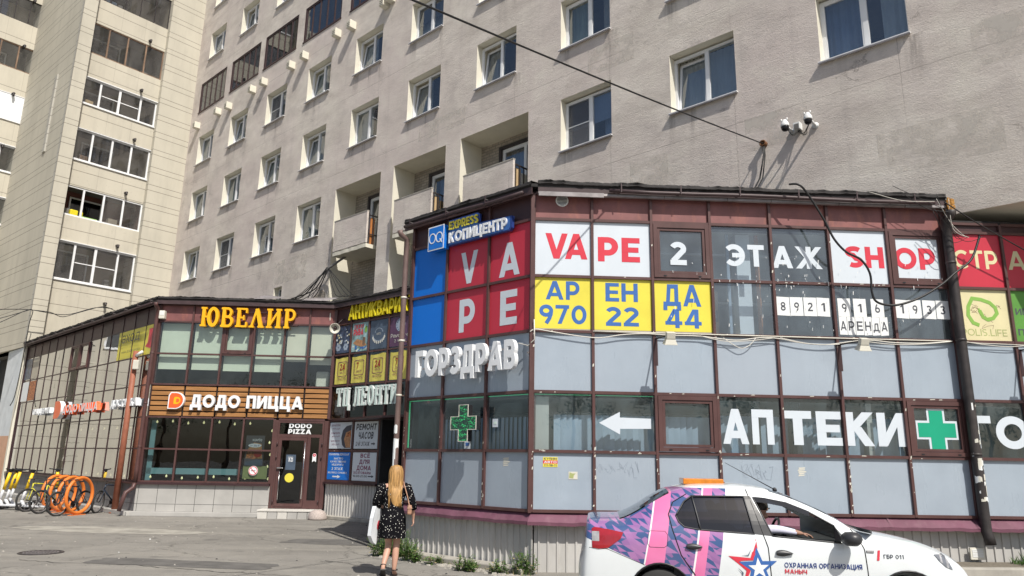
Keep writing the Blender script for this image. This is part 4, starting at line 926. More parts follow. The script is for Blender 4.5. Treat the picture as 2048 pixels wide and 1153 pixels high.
# round vent grille
u, z = F.px(1124, 402); q = MB()
q.tube([(u + .105 * math.cos(a), -.005, z + .105 * math.sin(a)) for a in [k * math.pi / 14 for k in range(28)]], .014, 'white_plastic', 8, closed=True)
q.lathe([(.001, 0), (.1, 0), (.1, .01)], 'room_dark', 28, Matrix.Translation((u, -.004, z)) @ Matrix.Rotation(R(90), 4, 'X'))
for k in range(-3, 4): q.box(u - math.sqrt(.01 - (k * .026) ** 2), u + math.sqrt(.01 - (k * .026) ** 2), -.02, -.016, z + k * .026 - .004, z + k * .026 + .006, 'white_plastic')
q.build('vent_grille', PHX, F.M)
# downpipes
def downpipe(fac, x0, parent, mat, r, z0, z1, d=-.14, name='downpipe', foot=.16, kink=True, cl=(1.95, 3.95, 5.5), bend=.0):
    q = MB(); n = 14; pts = [(x0 + bend * (i / n), d, z1 - (z1 - z0) * i / n) for i in range(n + 1)]
    if kink: pts = [(x0 - .0, d - .2, z1 + .16), (x0, d - .17, z1 + .08)] + pts
    if foot: pts += [(x0 + bend + .02, d - foot * .6, z0 - .1), (x0 + bend + .03, d - foot, z0 - .22)]
    q.tube(pts, r, mat, 14); 
    for z in cl: uu = x0 + bend * (z1 - z) / (z1 - z0); q.lathe([(r + .002, -.02), (r + .008, -.018), (r + .008, .018), (r + .002, .02)], mat if mat != 'pipe_brown' else 'white_old', 14, Matrix.Translation((uu, d, z))); q.box(uu - .012, uu + .012, d + r, 0, z - .01, z + .01, mat)
    return q.build(name, parent, fac.M)
dp = downpipe(F, 7.60, PHX, 'pipe_black', .085, .75, 6.2, -.15, bend=.03, cl=(2.0, 3.98, 5.4), foot=.03)
q = MB(); r_ = random.Random(8)
for k in range(26):
    z = r_.choice([r_.uniform(1.2, 2.0), r_.uniform(1.3, 2.95)]); a = R(r_.uniform(200, 340)); rr = .087; w = r_.uniform(.1, .5); h = r_.uniform(.015, .06); uu = 7.60 + .03 * (6.2 - z) / 5.4
    vs = [(uu + rr * math.cos(a + t * w), -.15 + rr * math.sin(a + t * w), z + s_ * h + r_.uniform(-.012, .012)) for t in (-1, -.3, .3, 1) for s_ in (-1, 1)]
    q.add(vs, [(0, 2, 3, 1), (2, 4, 5, 3), (4, 6, 7, 5)], r_.choice(['paper', 'paper', 'white_old']))
q.build('paper_scraps', dp, F.M)
dq = downpipe(P, -3.36, PHX, 'pipe_brown', .055, .2, 6.25, -.16, cl=(3.0, 4.1, 5.0), foot=0)
q = MB(); r_ = random.Random(9)
for k in range(16):
    z = r_.uniform(1.0, 2.5); a = R(r_.uniform(220, 350)); rr = .057; w = r_.uniform(.4, .9); h = r_.uniform(.04, .12); vs = [(-3.36 + rr * math.cos(a + t * w), -.16 + rr * math.sin(a + t * w), z + s_ * h + r_.uniform(-.02, .02)) for t in (-1, -.3, .3, 1) for s_ in (-1, 1)]
    q.add(vs, [(0, 2, 3, 1), (2, 4, 5, 3), (4, 6, 7, 5)], 'paper')
q.build('paper_scraps', dq, P.M)
# light scraps and paint flakes left on the mullions
q = MB(); r_ = random.Random(12)
for k in range(90):
    u = r_.choice(FU[:8]) + r_.uniform(-.018, .018); z = r_.choice([r_.uniform(1.0, 2.0), r_.uniform(1.0, 2.0), r_.uniform(1, 5.8)]); w = r_.uniform(.004, .016); h = r_.uniform(.006, .03)
    q.add([(u - w, -.052, z - h), (u + w * .6, -.052, z - h * .8), (u + w, -.052, z + h), (u - w * .5, -.052, z + h * .7)], [(0, 1, 2, 3)], 'white_old')
for k in range(40):
    i = r_.randrange(7); u = r_.uniform(FU[i] + .1, FU[i + 1] - .1); z = r_.choice(RZ[1:5]) + r_.uniform(-.016, .016); w = r_.uniform(.01, .04)
    q.add([(u - w, -.044, z - .006), (u + w, -.044, z - .004), (u + w * .8, -.044, z + .008), (u - w * .7, -.044, z + .005)], [(0, 1, 2, 3)], 'white_old')
for k in range(110):
    i = r_.choice([2, 3, 4, 4, 5, 6]); u = r_.uniform(FU[i] + .06, FU[i + 1] - .06); z = r_.choice([r_.uniform(4.05, 4.9), r_.uniform(5.0, 5.5), r_.uniform(4.9, 5.15)]); h = r_.uniform(.008, .07); w = r_.uniform(.003, .007); sk = r_.uniform(-.01, .01)
    q.add([(u - w, -.055, z - h), (u + w * .6, -.055, z - h), (u + w + sk, -.055, z), (u - w + sk, -.055, z)], [(0, 1, 2, 3)], 'white_plastic')
tag(q.build('paint_flakes', PHX, F.M), None, None, kind='stuff')
q = MB(); r_ = random.Random(14)
for k in range(26):
    u = r_.choice(PU) + r_.uniform(-.018, .018); z = r_.uniform(1.0, 2.4); w = r_.uniform(.005, .014); h = r_.uniform(.008, .03)
    q.add([(u - w, -.052, z - h), (u + w * .6, -.052, z - h * .8), (u + w, -.052, z + h), (u - w * .5, -.052, z + h * .7)], [(0, 1, 2, 3)], 'white_old')
tag(q.build('paint_flakes', PHX, P.M), None, None, kind='stuff')
# interiors of the pharmacy pavilion
q = MB()
pts = [P.at(-3.2, .25, 0), P.at(-.05, .12, 0), F.at(.12, .25, 0), F.at(12, .25, 0), F.at(12, 4.6, 0), F.at(-1.2, 4.6, 0)]
def slab(q, pts, z, mat): q.add([(p.x, p.y, z) for p in pts], [tuple(range(len(pts)))], mat)
for z, mt in ((.9, 'room_cool'), (2.85, 'ceiling'), (3.96, 'tan_board'), (5.98, 'ceiling')): slab(q, pts, z, mt)
for a, b_ in ((3, 4), (4, 5), (5, 0)):
    for z0, z1, mt in ((.9, 2.85, 'room_cool'), (3.96, 5.98, 'room_light')): q.add([(pts[a].x, pts[a].y, z0), (pts[b_].x, pts[b_].y, z0), (pts[b_].x, pts[b_].y, z1), (pts[a].x, pts[a].y, z1)], [(0, 1, 2, 3)], mt)
q.build('interior_room', PHX)
q = MB()
for u, w, mt in ((3.95, .26, 'white_paint'), (3.66, .05, 'curtain_blue'), (4.22, .06, 'orange_board'), (6.1, .05, 'room_light'), (5.95, .3, 'room_mid')): q.box(u - w / 2, u + w / 2, .35, .35 + w, 3.97, 5.97, mt)
q.box(3.3, 3.62, .9, .94, 3.97, 5.0, 'tan_board'); q.box(3.28, 3.6, .88, .9, 4.4, 4.62, 'room_mid'); q.box(2.4, 12, 1.2, 1.26, 5.30, 5.34, 'white_paint'); q.box(2.4, 12, 2.0, 2.06, 5.0, 5.04, 'white_paint'); q.box(2.4, 12, .6, .66, 5.62, 5.66, 'room_light')
q.bbox(4.9, 5.9, 1.5, 2.2, 3.97, 4.7, 'room_mid'); q.bbox(6.4, 7.2, .9, 1.5, 3.97, 4.5, 'room_beige'); q.build('interior_fittings', PHX, F.M)
M('blind', (.42, .50, .60), .8, .12, 6, (1, 1, .3))
def blinds(fac, u0, u1, z0, z1, d, parent, seed):
    r_ = random.Random(seed); q = MB(); u = u0
    while u < u1 - .05:
        t = r_.uniform(.01, .03); q.quad((u, d + t, z0), (u + .115, d - t, z0), (u + .115, d - t, z1), (u, d + t, z1), 'blind'); u += .105
    q.box(u0, u1, d - .02, d + .03, z1, z1 + .04, 'room_dark'); return q.build('vertical_blinds', parent, fac.M)
blinds(F, .40, 3.2, 1.0, 2.56, .26, PHX, 1); blinds(F, 3.3, 7.5, 1.0, 2.60, .30, PHX, 2); blinds(P, -2.55, -.25, 1.0, 2.52, .26, PHX, 3)
q = MB(); q.box(.06, .30, .1, .4, 1.0, 2.85, 'room_light'); q.box(4.55, 4.72, .12, .3, 1.0, 2.85, 'room_dark'); q.box(5.9, 6.0, .12, .3, 1.0, 2.85, 'room_light'); q.box(3.9, 4.0, .12, .3, 1.0, 2.85, 'room_dark'); q.build('interior_column', PHX, F.M)
q = MB(); q.box(PU[0] + .04, PU[0] + .06, .01, .03, RZ[1] + .05, RZ[2] - .06, 'green_neon')
for i in range(3): q.box(PU[i] + .04, PU[i + 1] - .06, .01, .03, RZ[2] - .05, RZ[2] - .038, 'green_neon')
q.build('neon_edge', PHX, P.M)
q = MB()
for i in (0, 1): q.box(FU[i] + .04, FU[i + 1] - .04, .01, .03, RZ[2] - .05, RZ[2] - .040, 'green_neon')
q.build('neon_edge', PHX, F.M)

# ------------------------------------------------------------------ shop pavilion (front Y, flanks LG and E)
SHX = thing('shop_pavilion', 'two-storey brown glazed pavilion with a timber slat band and long glass flank', 'building', Y.at(0, 0, 0))
YZ = [.99, 1.945, 2.90, 3.90, 4.855, 5.87, 6.40]
YU = [0, 1.02, 2.0, 2.97, 3.92, 4.68, 5.50]
bars(Y, YU, YZ[3:], SHX); YB = [0, .98, 1.96, 2.92, 3.86]; bars(Y, YB, YZ[:3], SHX)
q = MB(); q.bbox(3.885, 3.975, -.05, .08, .26, 2.87, 'brown_frame', .004); q.bbox(5.38, 5.50, -.05, .08, .26, 2.87, 'brown_frame', .004); q.box(3.976, 5.379, -.048, .08, 2.85, 2.92, 'brown_frame'); q.bbox(5.44, 5.53, -.052, .06, 2.93, 6.4, 'brown_frame', .004); q.build('corner_post', SHX, Y.M)
for i in range(6):
    u0, u1 = YU[i], YU[i + 1]
    cell(Y, SHX, u0, u1, YZ[5], YZ[6], 'fascia', 'fascia_panel'); cell(Y, SHX, u0, u1, YZ[3], YZ[4], 'glass_y')
    sash(Y, SHX, u0, u1, YZ[4], YZ[5], 'glass_y') if i == 2 else cell(Y, SHX, u0, u1, YZ[4], YZ[5], 'glass_y')
for i in range(4): cell(Y, SHX, YB[i], YB[i + 1], YZ[0], YZ[1], 'glass_low'); cell(Y, SHX, YB[i], YB[i + 1], YZ[1], YZ[2], 'glass_low')
q = MB(); q.box(.03, 5.44, .005, .03, 2.93, 3.87, 'slat_gap')
for k in range(6):
    z = 2.945 + k * .155; r_ = random.Random(k)
    for i in range(6): q.bbox(YU[i] + .03, YU[i + 1] - .028, -.028, .004, z, z + .118, 'wood_slat', .004)
q.build('timber_band', SHX, Y.M)
q = MB(); q.box(-.05, 3.88, -.05, .04, .13, .90, 'tile_grey'); q.box(-.12, 3.88, -.14, -.051, .90, .965, 'brown_dark')
for k in range(8): q.box(.02 + k * .56, .032 + k * .56, -.0515, -.05, .13, .90, 'grout')
q.box(-.05, 3.88, -.0518, -.05, .335, .345, 'grout'); q.bbox(-.25, 3.9, -.22, .04, 0, .125, 'tile_grey', .01); q.build('plinth', SHX, Y.M)
q = MB()
q.bbox(3.7, 5.48, -.55, .0, .20, .25, 'step_tile', .008)
for k in range(6): q.box(3.72 + k * .29, 3.995 + k * .29, -.53, -.0, 0, .20, ['step_tile', 'tile_grey', 'step_tile', 'tile_grey', 'tile_grey', 'tile_grey'][k])
q.build('doorstep', SHX, Y.M)
# door
q = MB(); q.ring(3.98, 5.375, .26, 2.84, .05, -.06, .03, 'brown_frame'); q.box(4.03, 5.325, -.058, .03, 2.36, 2.45, 'brown_frame'); q.box(4.90, 5.0, -.058, .03, .31, 2.36, 'brown_frame'); q.box(5.0, 5.325, -.057, .03, .31, .5, 'brown_frame'); q.box(5.26, 5.325, -.056, .03, .5, 2.36, 'brown_frame')
door = q.build('door', SHX, Y.M)
q = MB(); q.ring(4.04, 4.895, .315, 2.355, .09, -.075, -.01, 'brown_frame'); q.build('door_leaf', door, Y.M)
q = MB(); q.quad((4.1, -.03, .4), (4.83, -.03, .4), (4.83, -.03, 2.3), (4.1, -.03, 2.3), 'glass_low'); q.quad((5.0, -.02, .5), (5.27, -.02, .5), (5.27, -.02, 2.36), (5.0, -.02, 2.36), 'glass_low'); q.quad((4.03, -.02, 2.45), (5.33, -.02, 2.45), (5.33, -.02, 2.8), (4.03, -.02, 2.8), 'glass_low'); q.build('pane', door, Y.M)
q = MB(); q.tube([(4.86, -.15, .55), (4.86, -.15, 2.2)], .014, 'steel', 8); q.tube([(4.86, -.15, .75), (4.86, -.07, .75)], .01, 'steel', 6); q.tube([(4.86, -.15, 2.0), (4.86, -.07, 2.0)], .01, 'steel', 6); q.tube([(4.15, -.12, .5), (4.15, -.12, 1.35)], .009, 'steel', 8); q.bbox(4.06, 4.24, -.14, -.10, 1.42, 1.46, 'steel', .008); q.build('handle', door, Y.M)
q = MB(); 
for u in (4.0, 5.35):
    for z in (.45, 1.75, 2.15): q.tube([(u, -.075, z - .05), (u, -.075, z + .05)], .02, 'brown_dark', 8)
q.build('hinge', door, Y.M)
# long glazed flank
LU = [-1.055 * k for k in range(14, -1, -1)]
bars(LG, LU, YZ, SHX, w=.04, mat='brown_dark', out=.02)
for i in range(14):
    for j in range(6):
        if j == 5: cell(LG, SHX, LU[i], LU[i + 1], YZ[5], YZ[6], 'fascia_dark' if (i * 7) % 3 else 'brown_dark', 'fascia_panel')
        elif j == 4 and i in (6, 7): sash(LG, SHX, LU[i], LU[i + 1], YZ[4], YZ[5], 'glass_lg', w=.05)
        else: cell(LG, SHX, LU[i], LU[i + 1], YZ[j], YZ[j + 1], 'glass_lg')
q = MB(); q.box(-14.8, .0, -.03, .04, .13, .90, 'tile_dark'); q.box(-14.8, -.13, -.14, -.031, .90, .955, 'brown_dark')
for k in range(26): q.box(-14.7 + k * .56, -14.69 + k * .56, -.0315, -.03, .13, .90, 'grout')
q.box(-14.8, 0, -.0318, -.03, .335, .345, 'grout'); q.bbox(-14.8, .1, -.3, .04, 0, .12, 'tile_grey', .01); q.build('plinth', SHX, LG.M)
q = MB(); q.box(-14.9, -14.78, -.05, 2.0, 0, 6.4, 'brown_dark'); q.build('end_wall', SHX, LG.M)
# entrance flank
EU = [0, .80, 1.66, 2.56, 3.46, 4.3]; EZ = [2.92, 3.94, 4.90, 5.87, 6.40]
bars(E, EU, EZ, SHX, w=.045)
for i in range(5):
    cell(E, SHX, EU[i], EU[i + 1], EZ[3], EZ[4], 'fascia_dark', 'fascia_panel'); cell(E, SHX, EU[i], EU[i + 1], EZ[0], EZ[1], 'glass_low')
    cell(E, SHX, EU[i], EU[i + 1], EZ[1], EZ[2], 'glass_y', d=-.01); cell(E, SHX, EU[i], EU[i + 1], EZ[2], EZ[3], 'glass_y', d=-.01)
corrugate(E, 0, 2.36, .08, 1.0, SHX, d=.02, step=.13); q = MB(); q.bbox(0, 2.45, -.2, .04, 0, .1, 'concrete', .015); q.box(0, 2.42, -.09, .04, 1.0, 1.06, 'brown_dark'); q.build('plinth', SHX, E.M)
q = MB(); q.ring(.0, 2.42, 1.06, 2.90, .06, -.03, .03, 'brown_frame'); q.box(1.17, 1.24, -.028, .03, 1.12, 2.84, 'brown_frame'); q.box(.06, 1.17, -.027, .03, 1.94, 2.01, 'brown_frame'); q.box(1.24, 2.36, -.027, .03, 1.94, 2.01, 'brown_frame'); q.build('board_frame', SHX, E.M)
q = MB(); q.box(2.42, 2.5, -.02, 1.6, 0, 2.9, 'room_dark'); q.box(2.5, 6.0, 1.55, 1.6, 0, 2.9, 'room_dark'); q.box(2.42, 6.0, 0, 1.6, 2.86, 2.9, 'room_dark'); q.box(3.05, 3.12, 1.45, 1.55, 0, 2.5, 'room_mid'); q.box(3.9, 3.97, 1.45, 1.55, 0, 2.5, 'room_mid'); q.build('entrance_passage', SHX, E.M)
q = MB(); ol = [(.05, -.03), (3.0, -.70), (4.28, -.70), (4.28, -.03)]
q.add([(u, d, z) for z in (2.865, 2.925) for u, d in ol], [(0, 3, 2, 1), (4, 5, 6, 7), (0, 1, 5, 4), (1, 2, 6, 5), (2, 3, 7, 6), (3, 0, 4, 7)], 'brown_dark'); q.build('canopy', SHX, E.M)
# blind return wall between the two pavilions
q = MB(); a, b_ = P.at(-3.28, 0, 0), E.at(4.3, 0, 0); q.add([(a.x, a.y, 0), (b_.x, b_.y, 0), (b_.x, b_.y, 6.4), (a.x, a.y, 6.4)], [(0, 1, 2, 3)], 'brown_dark'); q.build('return_wall', PHX)
# roof over the shop pavilion
rp = [LG.at(-14.9, -.2, 0), LG.at(.08, -.2, 0), Y.at(5.3, -.2, 0), E.at(.1, -.2, 0), E.at(4.3, -.2, 0), E.at(4.3, 3, 0), G.at(-20.3, -.006, 0), G.at(-34.9, -.006, 0), T.at(-2, -.01, 0)]
roof(rp, 6.52, 6.58, SHX)
eaves(LG, -14.9, .09, SHX, 21, 6.64, (-14.6, -.2), False, .2); eaves(Y, -.08, 5.52, SHX, 22, 6.64, (0, 0), False, .2); eaves(E, -.1, 4.3, SHX, 23, 6.64, (0, 0), False, .2)
q = MB(); q.add([(2.9, -.26, 6.62), (3.6, -.26, 6.64), (3.9, -.1, 6.74), (3.2, -.1, 6.78), (5.2, -.26, 6.62), (5.55, -.2, 6.75), (4.6, -.1, 6.74), (4.4, -.26, 6.62)], [(0, 1, 2, 3), (7, 4, 5, 6)], 'zinc'); q.build('roof_flashing', SHX, Y.M)
dr_ = downpipe(Y, -.07, SHX, 'pipe_brown' if 0 else 'brown_frame', .06, .95, 6.25, -.13, cl=(2.0, 3.3, 4.85), foot=0)
q = MB(); q.tube([(-.07, -.13, .96), (-.10, -.15, .80), (-.22, -.32, .66), (-.25, -.36, .5), (-.30, -.42, .14)], [.055, .06, .062, .06, .06], 'brown_frame', 12); q.build('pipe_shoe', dr_, Y.M)
# interiors
q = MB(); pts = [LG.at(-14.6, .3, 0), LG.at(-.2, .3, 0), Y.at(.15, .2, 0), Y.at(5.4, .2, 0), E.at(4.0, 1.7, 0), G.at(-22, -.3, 0), G.at(-33.5, -.3, 0)]
for z, mt in ((.2, 'room_mid'), (2.88, 'room_dark'), (3.92, 'room_mid'), (6.0, 'room_mid')): slab(q, pts, z, mt)
q.build('interior_room', SHX)
q = MB(); q.box(.1, 5.4, 3.5, 3.6, .2, 2.88, 'room_dark'); q.box(.1, 5.4, 3.4, 3.5, 3.92, 6, 'room_dark'); q.build('interior_wall', SHX, Y.M)
q = MB(); q.box(-14.6, -.3, 3.2, 3.3, .2, 2.88, 'room_dark'); q.box(-14.6, -.3, 3.2, 3.3, 3.92, 6, 'room_dark'); q.build('interior_wall', SHX, LG.M)
M('roller_blind', (.56, .60, .52), .85, .04); M('roller_blind_pale', (.62, .60, .52), .85, .04)
for i, zb in enumerate((4.38, 4.38, 4.36, 4.36, 4.70, 4.62)):
    q = MB(); q.box(YU[i] + .05, YU[i + 1] - .05, .14, .15, zb, 5.84, 'roller_blind' if i < 4 else 'roller_blind_pale'); q.build('roller_blind', SHX, Y.M)
q = MB(); q.box(.06, 2.9, .22, .26, 1.20, 1.38, 'teal_bar'); q.box(2.95, 3.15, .22, .26, 1.20, 1.38, 'teal_bar'); q.box(.05, .2, .22, .26, 1.0, 2.8, 'teal_bar'); q.box(.2, 2.9, 1.5, 1.6, .2, 1.3, 'room_mid'); q.build('window_bar', SHX, Y.M)
q = MB(); q.box(.1, 2.7, 2.4, 2.45, 3.93, 5.3, 'room_mid'); q.bbox(4.9, 5.3, .4, .8, 3.93, 4.45, 'curtain_white', .05); q.bbox(1.0, 1.9, 1.1, 1.4, 3.93, 4.2, 'room_mid'); q.build('interior_fittings', SHX, Y.M)
bulb = MB(); bulb.lathe([(.001, -.042), (.018, -.038), (.030, -.016), (.027, .008), (.012, .03), (.010, .045), (.001, .046)], 'bulb', 12); bm_ = bulb.mesh('light_bulb')
for k in range(7):
    for z in (2.76, 1.12): link('light_bulb', bm_, SHX, Y.M @ Matrix.Translation((.25 + k * .47, .12, z + .03 * math.sin(k * 2.1))))
for k in range(5): link('light_bulb', bm_, SHX, Y.M @ Matrix.Translation((3.76 - .05 * (k % 2), .12, 2.55 - k * .36)))
for k in range(22):
    z = (2.62, 1.10)[k % 2]; link('light_bulb', bm_, SHX, LG.M @ Matrix.Translation((-.5 - (k // 2) * 1.2, .15, z)))
# advert posters stuck inside the far end of the glazed flank
for (i, j, mt) in ((0, 4, 'poster_dark'), (1, 4, 'curtain_beige'), (0, 3, 'paper'), (1, 3, 'food')):
    q = MB(); q.box(LU[i] + .06, LU[i + 1] - .06, -.012, -.004, YZ[j] + .06, YZ[j + 1] - .06, mt); q.build('film_panel', SHX, LG.M)
# ------------------------------------------------------------------ signs and lettering
def rc(fac, a, b_, d=0.0):
    u0, z0 = fac.px(*a, d); u1, z1 = fac.px(*b_, d); return (u0, z0, u1, z1)
def sign(name, label, fac, u, z, d=0.0, cat='sign', group=None): return thing(name, label, cat, fac.at(u, d, z), group)
def letters(t, fac, body, rect, d0, d1, mat, bold=.03, name='lettering', **k):
    q = MB(); sm = k.get('sidemat'); sh = k.get('shear', 0.0)
    if body.upper() == body and '\n' not in body and '₽' not in body:
        z0 = rect[1]; 
        if not k.get('cap', True) and any(c in 'ДЦ' for c in body): z0 = rect[1] + (rect[3] - rect[1]) * .16
        sans(q, body, (rect[0], z0, rect[2], rect[3]), d0, d1, mat, {0: .13}.get(bold, min(.25, .13 + bold * 2.0)), k.get('gap', .12), sh, sm)
    else: q.text(body, rect, d0, d1, mat, 0.0, shear=sh)
    return q.build(name, t, fac.M)
def board(t, fac, u0, u1, z0, z1, d0, d1, mat, name='backing_panel'):
    q = MB(); q.box(u0, u1, d0, d1, z0, z1, mat); return q.build(name, t, fac.M)
def arrow(t, fac, u0, u1, zc, h, d, mat, flip=False, name='arrow'):
    hw = (u1 - u0); ol = [(0, -.19), (.62, -.19), (.62, -.5), (1, 0), (.62, .5), (.62, .19), (0, .19)]
    if flip: ol = [(1 - x, y) for x, y in ol]
    q = MB(); q.prism([(u0 + x * hw, zc + y * h) for x, y in ol], d, d, mat); return q.build(name, t, fac.M)
# slab-serif letters made of strokes
def arc(cx, cy, rx, ry, a0, a1, n=14): return [(cx + rx * math.cos(R(a0 + (a1 - a0) * i / n)), cy + ry * math.sin(R(a0 + (a1 - a0) * i / n))) for i in range(n + 1)]
def slab_glyph(ch):
    V, H = .18, .10; sf = lambda x, y, w=.34: ([(x - w / 2, y), (x + w / 2, y)], H, False)
    def st(x, ser=(1, 1)):
        r = [([(x, .03), (x, .97)], V, False)]
        if ser[0]: r.append(sf(x, .055))
        if ser[1]: r.append(sf(x, .945))
        return r
    if ch == 'Ю': return 1.15, st(.2) + [([(.25, .5), (.5, .5)], H, False), (arc(.78, .5, .26, .43, 0, 360, 28)[:-1], .17, True)]
    if ch == 'В': return .85, st(.22) + [([(.1, .945)] + [(.45, .945)] + arc(.45, .735, .2, .21, 90, -90) + [(.25, .525)], .13, False), ([(.25, .525)] + arc(.5, .29, .23, .235, 90, -90) + [(.1, .055)], .14, False)]
    if ch == 'Е': return .8, st(.22) + [([(.1, .945), (.7, .945)], H, False), ([(.68, .97), (.68, .74)], .09, False), ([(.25, .5), (.55, .5)], H, False), ([(.53, .62), (.53, .38)], .08, False), ([(.1, .055), (.72, .055)], H, False), ([(.7, .03), (.7, .28)], .09, False)]
    if ch == 'Л': return .95, [([(.16, .05), (.44, .97)], .11, False), ([(.44, .97), (.74, .05)], .2, False), sf(.16, .055, .3), sf(.74, .055, .36)]
    if ch == 'л': return .95, [([(.08, .08), (.18, .05), (.26, .2), (.32, .945)], .12, False), ([(.22, .945), (.86, .945)], H, False)] + st(.72)
    if ch == 'И': return 1.0, st(.22) + st(.78) + [([(.25, .12), (.75, .88)], .11, False)]
    if ch == 'Р': return .8, st(.22) + [([(.1, .945)] + [(.45, .945)] + arc(.45, .70, .22, .245, 90, -90) + [(.25, .455)], .13, False)]
    if ch == 'Т': return .86, st(.43, (1, 0)) + [([(.06, .945), (.80, .945)], H, False), ([(.09, .97), (.09, .72)], .09, False), ([(.77, .97), (.77, .72)], .09, False)]
    if ch == 'Ц': return .95, st(.2, (0, 1)) + st(.68, (0, 1)) + [([(.1, .055), (.9, .055)], H, False), ([(.86, .08), (.86, -.2)], .1, False)]
    if ch == 'О': return .85, [(arc(.43, .5, .3, .44, 0, 360, 28)[:-1], .17, True)]
    if ch == 'Н': return .98, st(.22) + st(.76) + [([(.25, .5), (.73, .5)], H, False)]
    return .4, []
def slab_text(t, fac, body, rect, d0, d1, mat, side=None, slant=0.0, thk=1.0):
    u0, z0, u1, z1 = rect; gl = [slab_glyph(c) for c in body]; gl = [(w + .07, s_) for w, s_ in gl]; W_ = sum(g[0] for g in gl); sx = (u1 - u0) / W_; sz = z1 - z0; x = 0
    for ch, (w, strokes) in zip(body, gl):
        if strokes:
            q = MB()
            for k, (pts, th, cl) in enumerate(strokes): q.strip([(u0 + (x + px_ + slant * py_) * sx, z0 + py_ * sz) for px_, py_ in pts], th * thk * (sx + sz) / 2, d0 - .0012 * k, d1, mat, cl, side)
            q.build('letter', t, fac.M)
        x += w
# -- golden serif sign over the pizzeria
r = rc(Y, (398, 653), (596, 619), -.2)
t = sign('letter_sign', 'golden orange serif letters on the eaves above the upper windows of the pizzeria front', Y, r[0], r[1], -.2)
slab_text(t, Y, 'ЮВЕЛИР', r, -.20, -.08, 'gold_letter')
q = MB(); q.box(r[0], r[2], -.08, -.06, r[1] + .1, r[1] + .13, 'brown_dark'); q.box(r[0], r[2], -.08, -.06, r[3] - .13, r[3] - .1, 'brown_dark'); q.build('mounting_rail', t, Y.M)
# -- pizzeria sign
r = rc(Y, (380, 815), (607, 794), -.12)
t = sign('letter_sign', 'white rounded raised letters with an orange badge on the timber slat band', Y, r[0] - .7, r[1], -.12)
letters(t, Y, 'ДОДО ПИЦЦА', r, -.14, -.04, 'white_paint', .055)
a = rc(Y, (335, 818), (371, 785), -.12); x0, z0, x1, z1 = a; cx = x0 + (x1 - x0) * .45
ol = [(x0, z0), (cx, z0)] + [(cx + (x1 - cx) * math.cos(R(th)), (z0 + z1) / 2 + (z1 - z0) / 2 * math.sin(R(th))) for th in range(-80, 81, 10)] + [(cx, z1), (x0 + .06, z1), (x0, z1 - .1)]
q = MB(); q.prism(ol, -.15, -.04, 'white_paint'); q.build('badge_rim', t, Y.M)
mxc, mzc = (x0 + x1) / 2, (z0 + z1) / 2
q = MB(); q.prism([(mxc + (u - mxc) * .86, mzc + (z - mzc) * .88) for u, z in ol], -.156, -.15, 'orange_sign'); q.prism([(mxc + (u - mxc) * .42 + .03, mzc + (z - mzc) * .42) for u, z in ol], -.158, -.156, 'gold_letter'); q.prism([(mxc + (u - mxc) * .2 + .05, mzc + (z - mzc) * .22) for u, z in ol], -.16, -.158, 'orange_sign'); q.build('badge_face', t, Y.M)
# -- door lettering
r = rc(Y, (576, 868), (624, 848), -.03)
t = sign('door_lettering', 'two lines of white capitals on the glass above the pizzeria door', Y, r[0], r[1], -.03, 'lettering')
zm = (r[1] + r[3]) / 2; letters(t, Y, 'DODO', (r[0] + .02, zm + .015, r[2], r[3]), -.03, -.03, 'white_paint', .06); letters(t, Y, 'PIZZA', (r[0], r[1], r[2], zm - .015), -.03, -.03, 'white_paint', .06)
# -- pizzeria window and door stickers
r = rc(Y, (488, 932), (531, 872), .06)
t = sign('menu_poster', 'dark food poster with a white price bubble in the pizzeria window by the door', Y, r[0], r[1], .04, 'poster')
board(t, Y, r[0], r[2], r[1], r[3], .03, .04, 'ink')
q = MB(); q.prism([(r[0] + .03, r[1] + .22), (r[2] - .03, r[1] + .22), (r[2] - .08, r[1] + .66), (r[0] + .25, r[1] + .70), (r[0] + .08, r[1] + .5)], .026, .03, 'skin_food'); q.prism(arc(r[0] + .25, r[1] + .34, .2, .14, 0, 360), .022, .026, 'food'); q.prism(arc(r[2] - .17, r[1] + .36, .12, .1, 0, 360), .021, .026, 'red_dark'); q.prism([(r[0] + .02, r[1] + .02), (r[2] - .02, r[1] + .02), (r[2] - .02, r[1] + .2), (r[0] + .02, r[1] + .12)], .027, .03, 'poster_slate'); q.build('food_picture', t, Y.M)
q = MB(); q.prism(arc((r[0] + r[2]) / 2, r[3] - .30, .2, .06, 0, 360), .024, .03, 'white_paint'); q.build('price_bubble', t, Y.M)
letters(t, Y, 'комбо', (r[0] + .2, r[3] - .17, r[2] - .08, r[3] - .08), .024, .024, 'white_paint', .03); letters(t, Y, 'от 350 ₽', ((r[0] + r[2]) / 2 - .14, r[3] - .33, (r[0] + r[2]) / 2 + .14, r[3] - .27), .02, .02, 'navy', .02)
r = rc(Y, (484, 958), (535, 933), .06); t = sign('window_film', 'olive green film along the foot of the pizzeria window under the food poster', Y, r[0], r[1], .04, 'film'); board(t, Y, r[0], r[2], r[1], r[3], .05, .055, 'olive')
u, z = Y.px(506, 942, -.02); t = sign('no_smoking_sticker', 'round white and red no smoking sticker on the pizzeria window', Y, u, z, -.01, 'sticker')
q = MB(); q.prism(arc(u, z, .14, .14, 0, 360, 24), -.006, -.002, 'white_paint'); q.build('disc', t, Y.M)
q = MB(); q.strip(arc(u, z, .12, .12, 0, 360, 24)[:-1], .02, -.009, -.006, 'red_letter', True); q.strip([(u - .08, z + .08), (u + .08, z - .08)], .022, -.0095, -.006, 'red_letter'); q.strip([(u - .07, z), (u + .07, z)], .02, -.0085, -.006, 'ink'); q.build('symbol', t, Y.M)
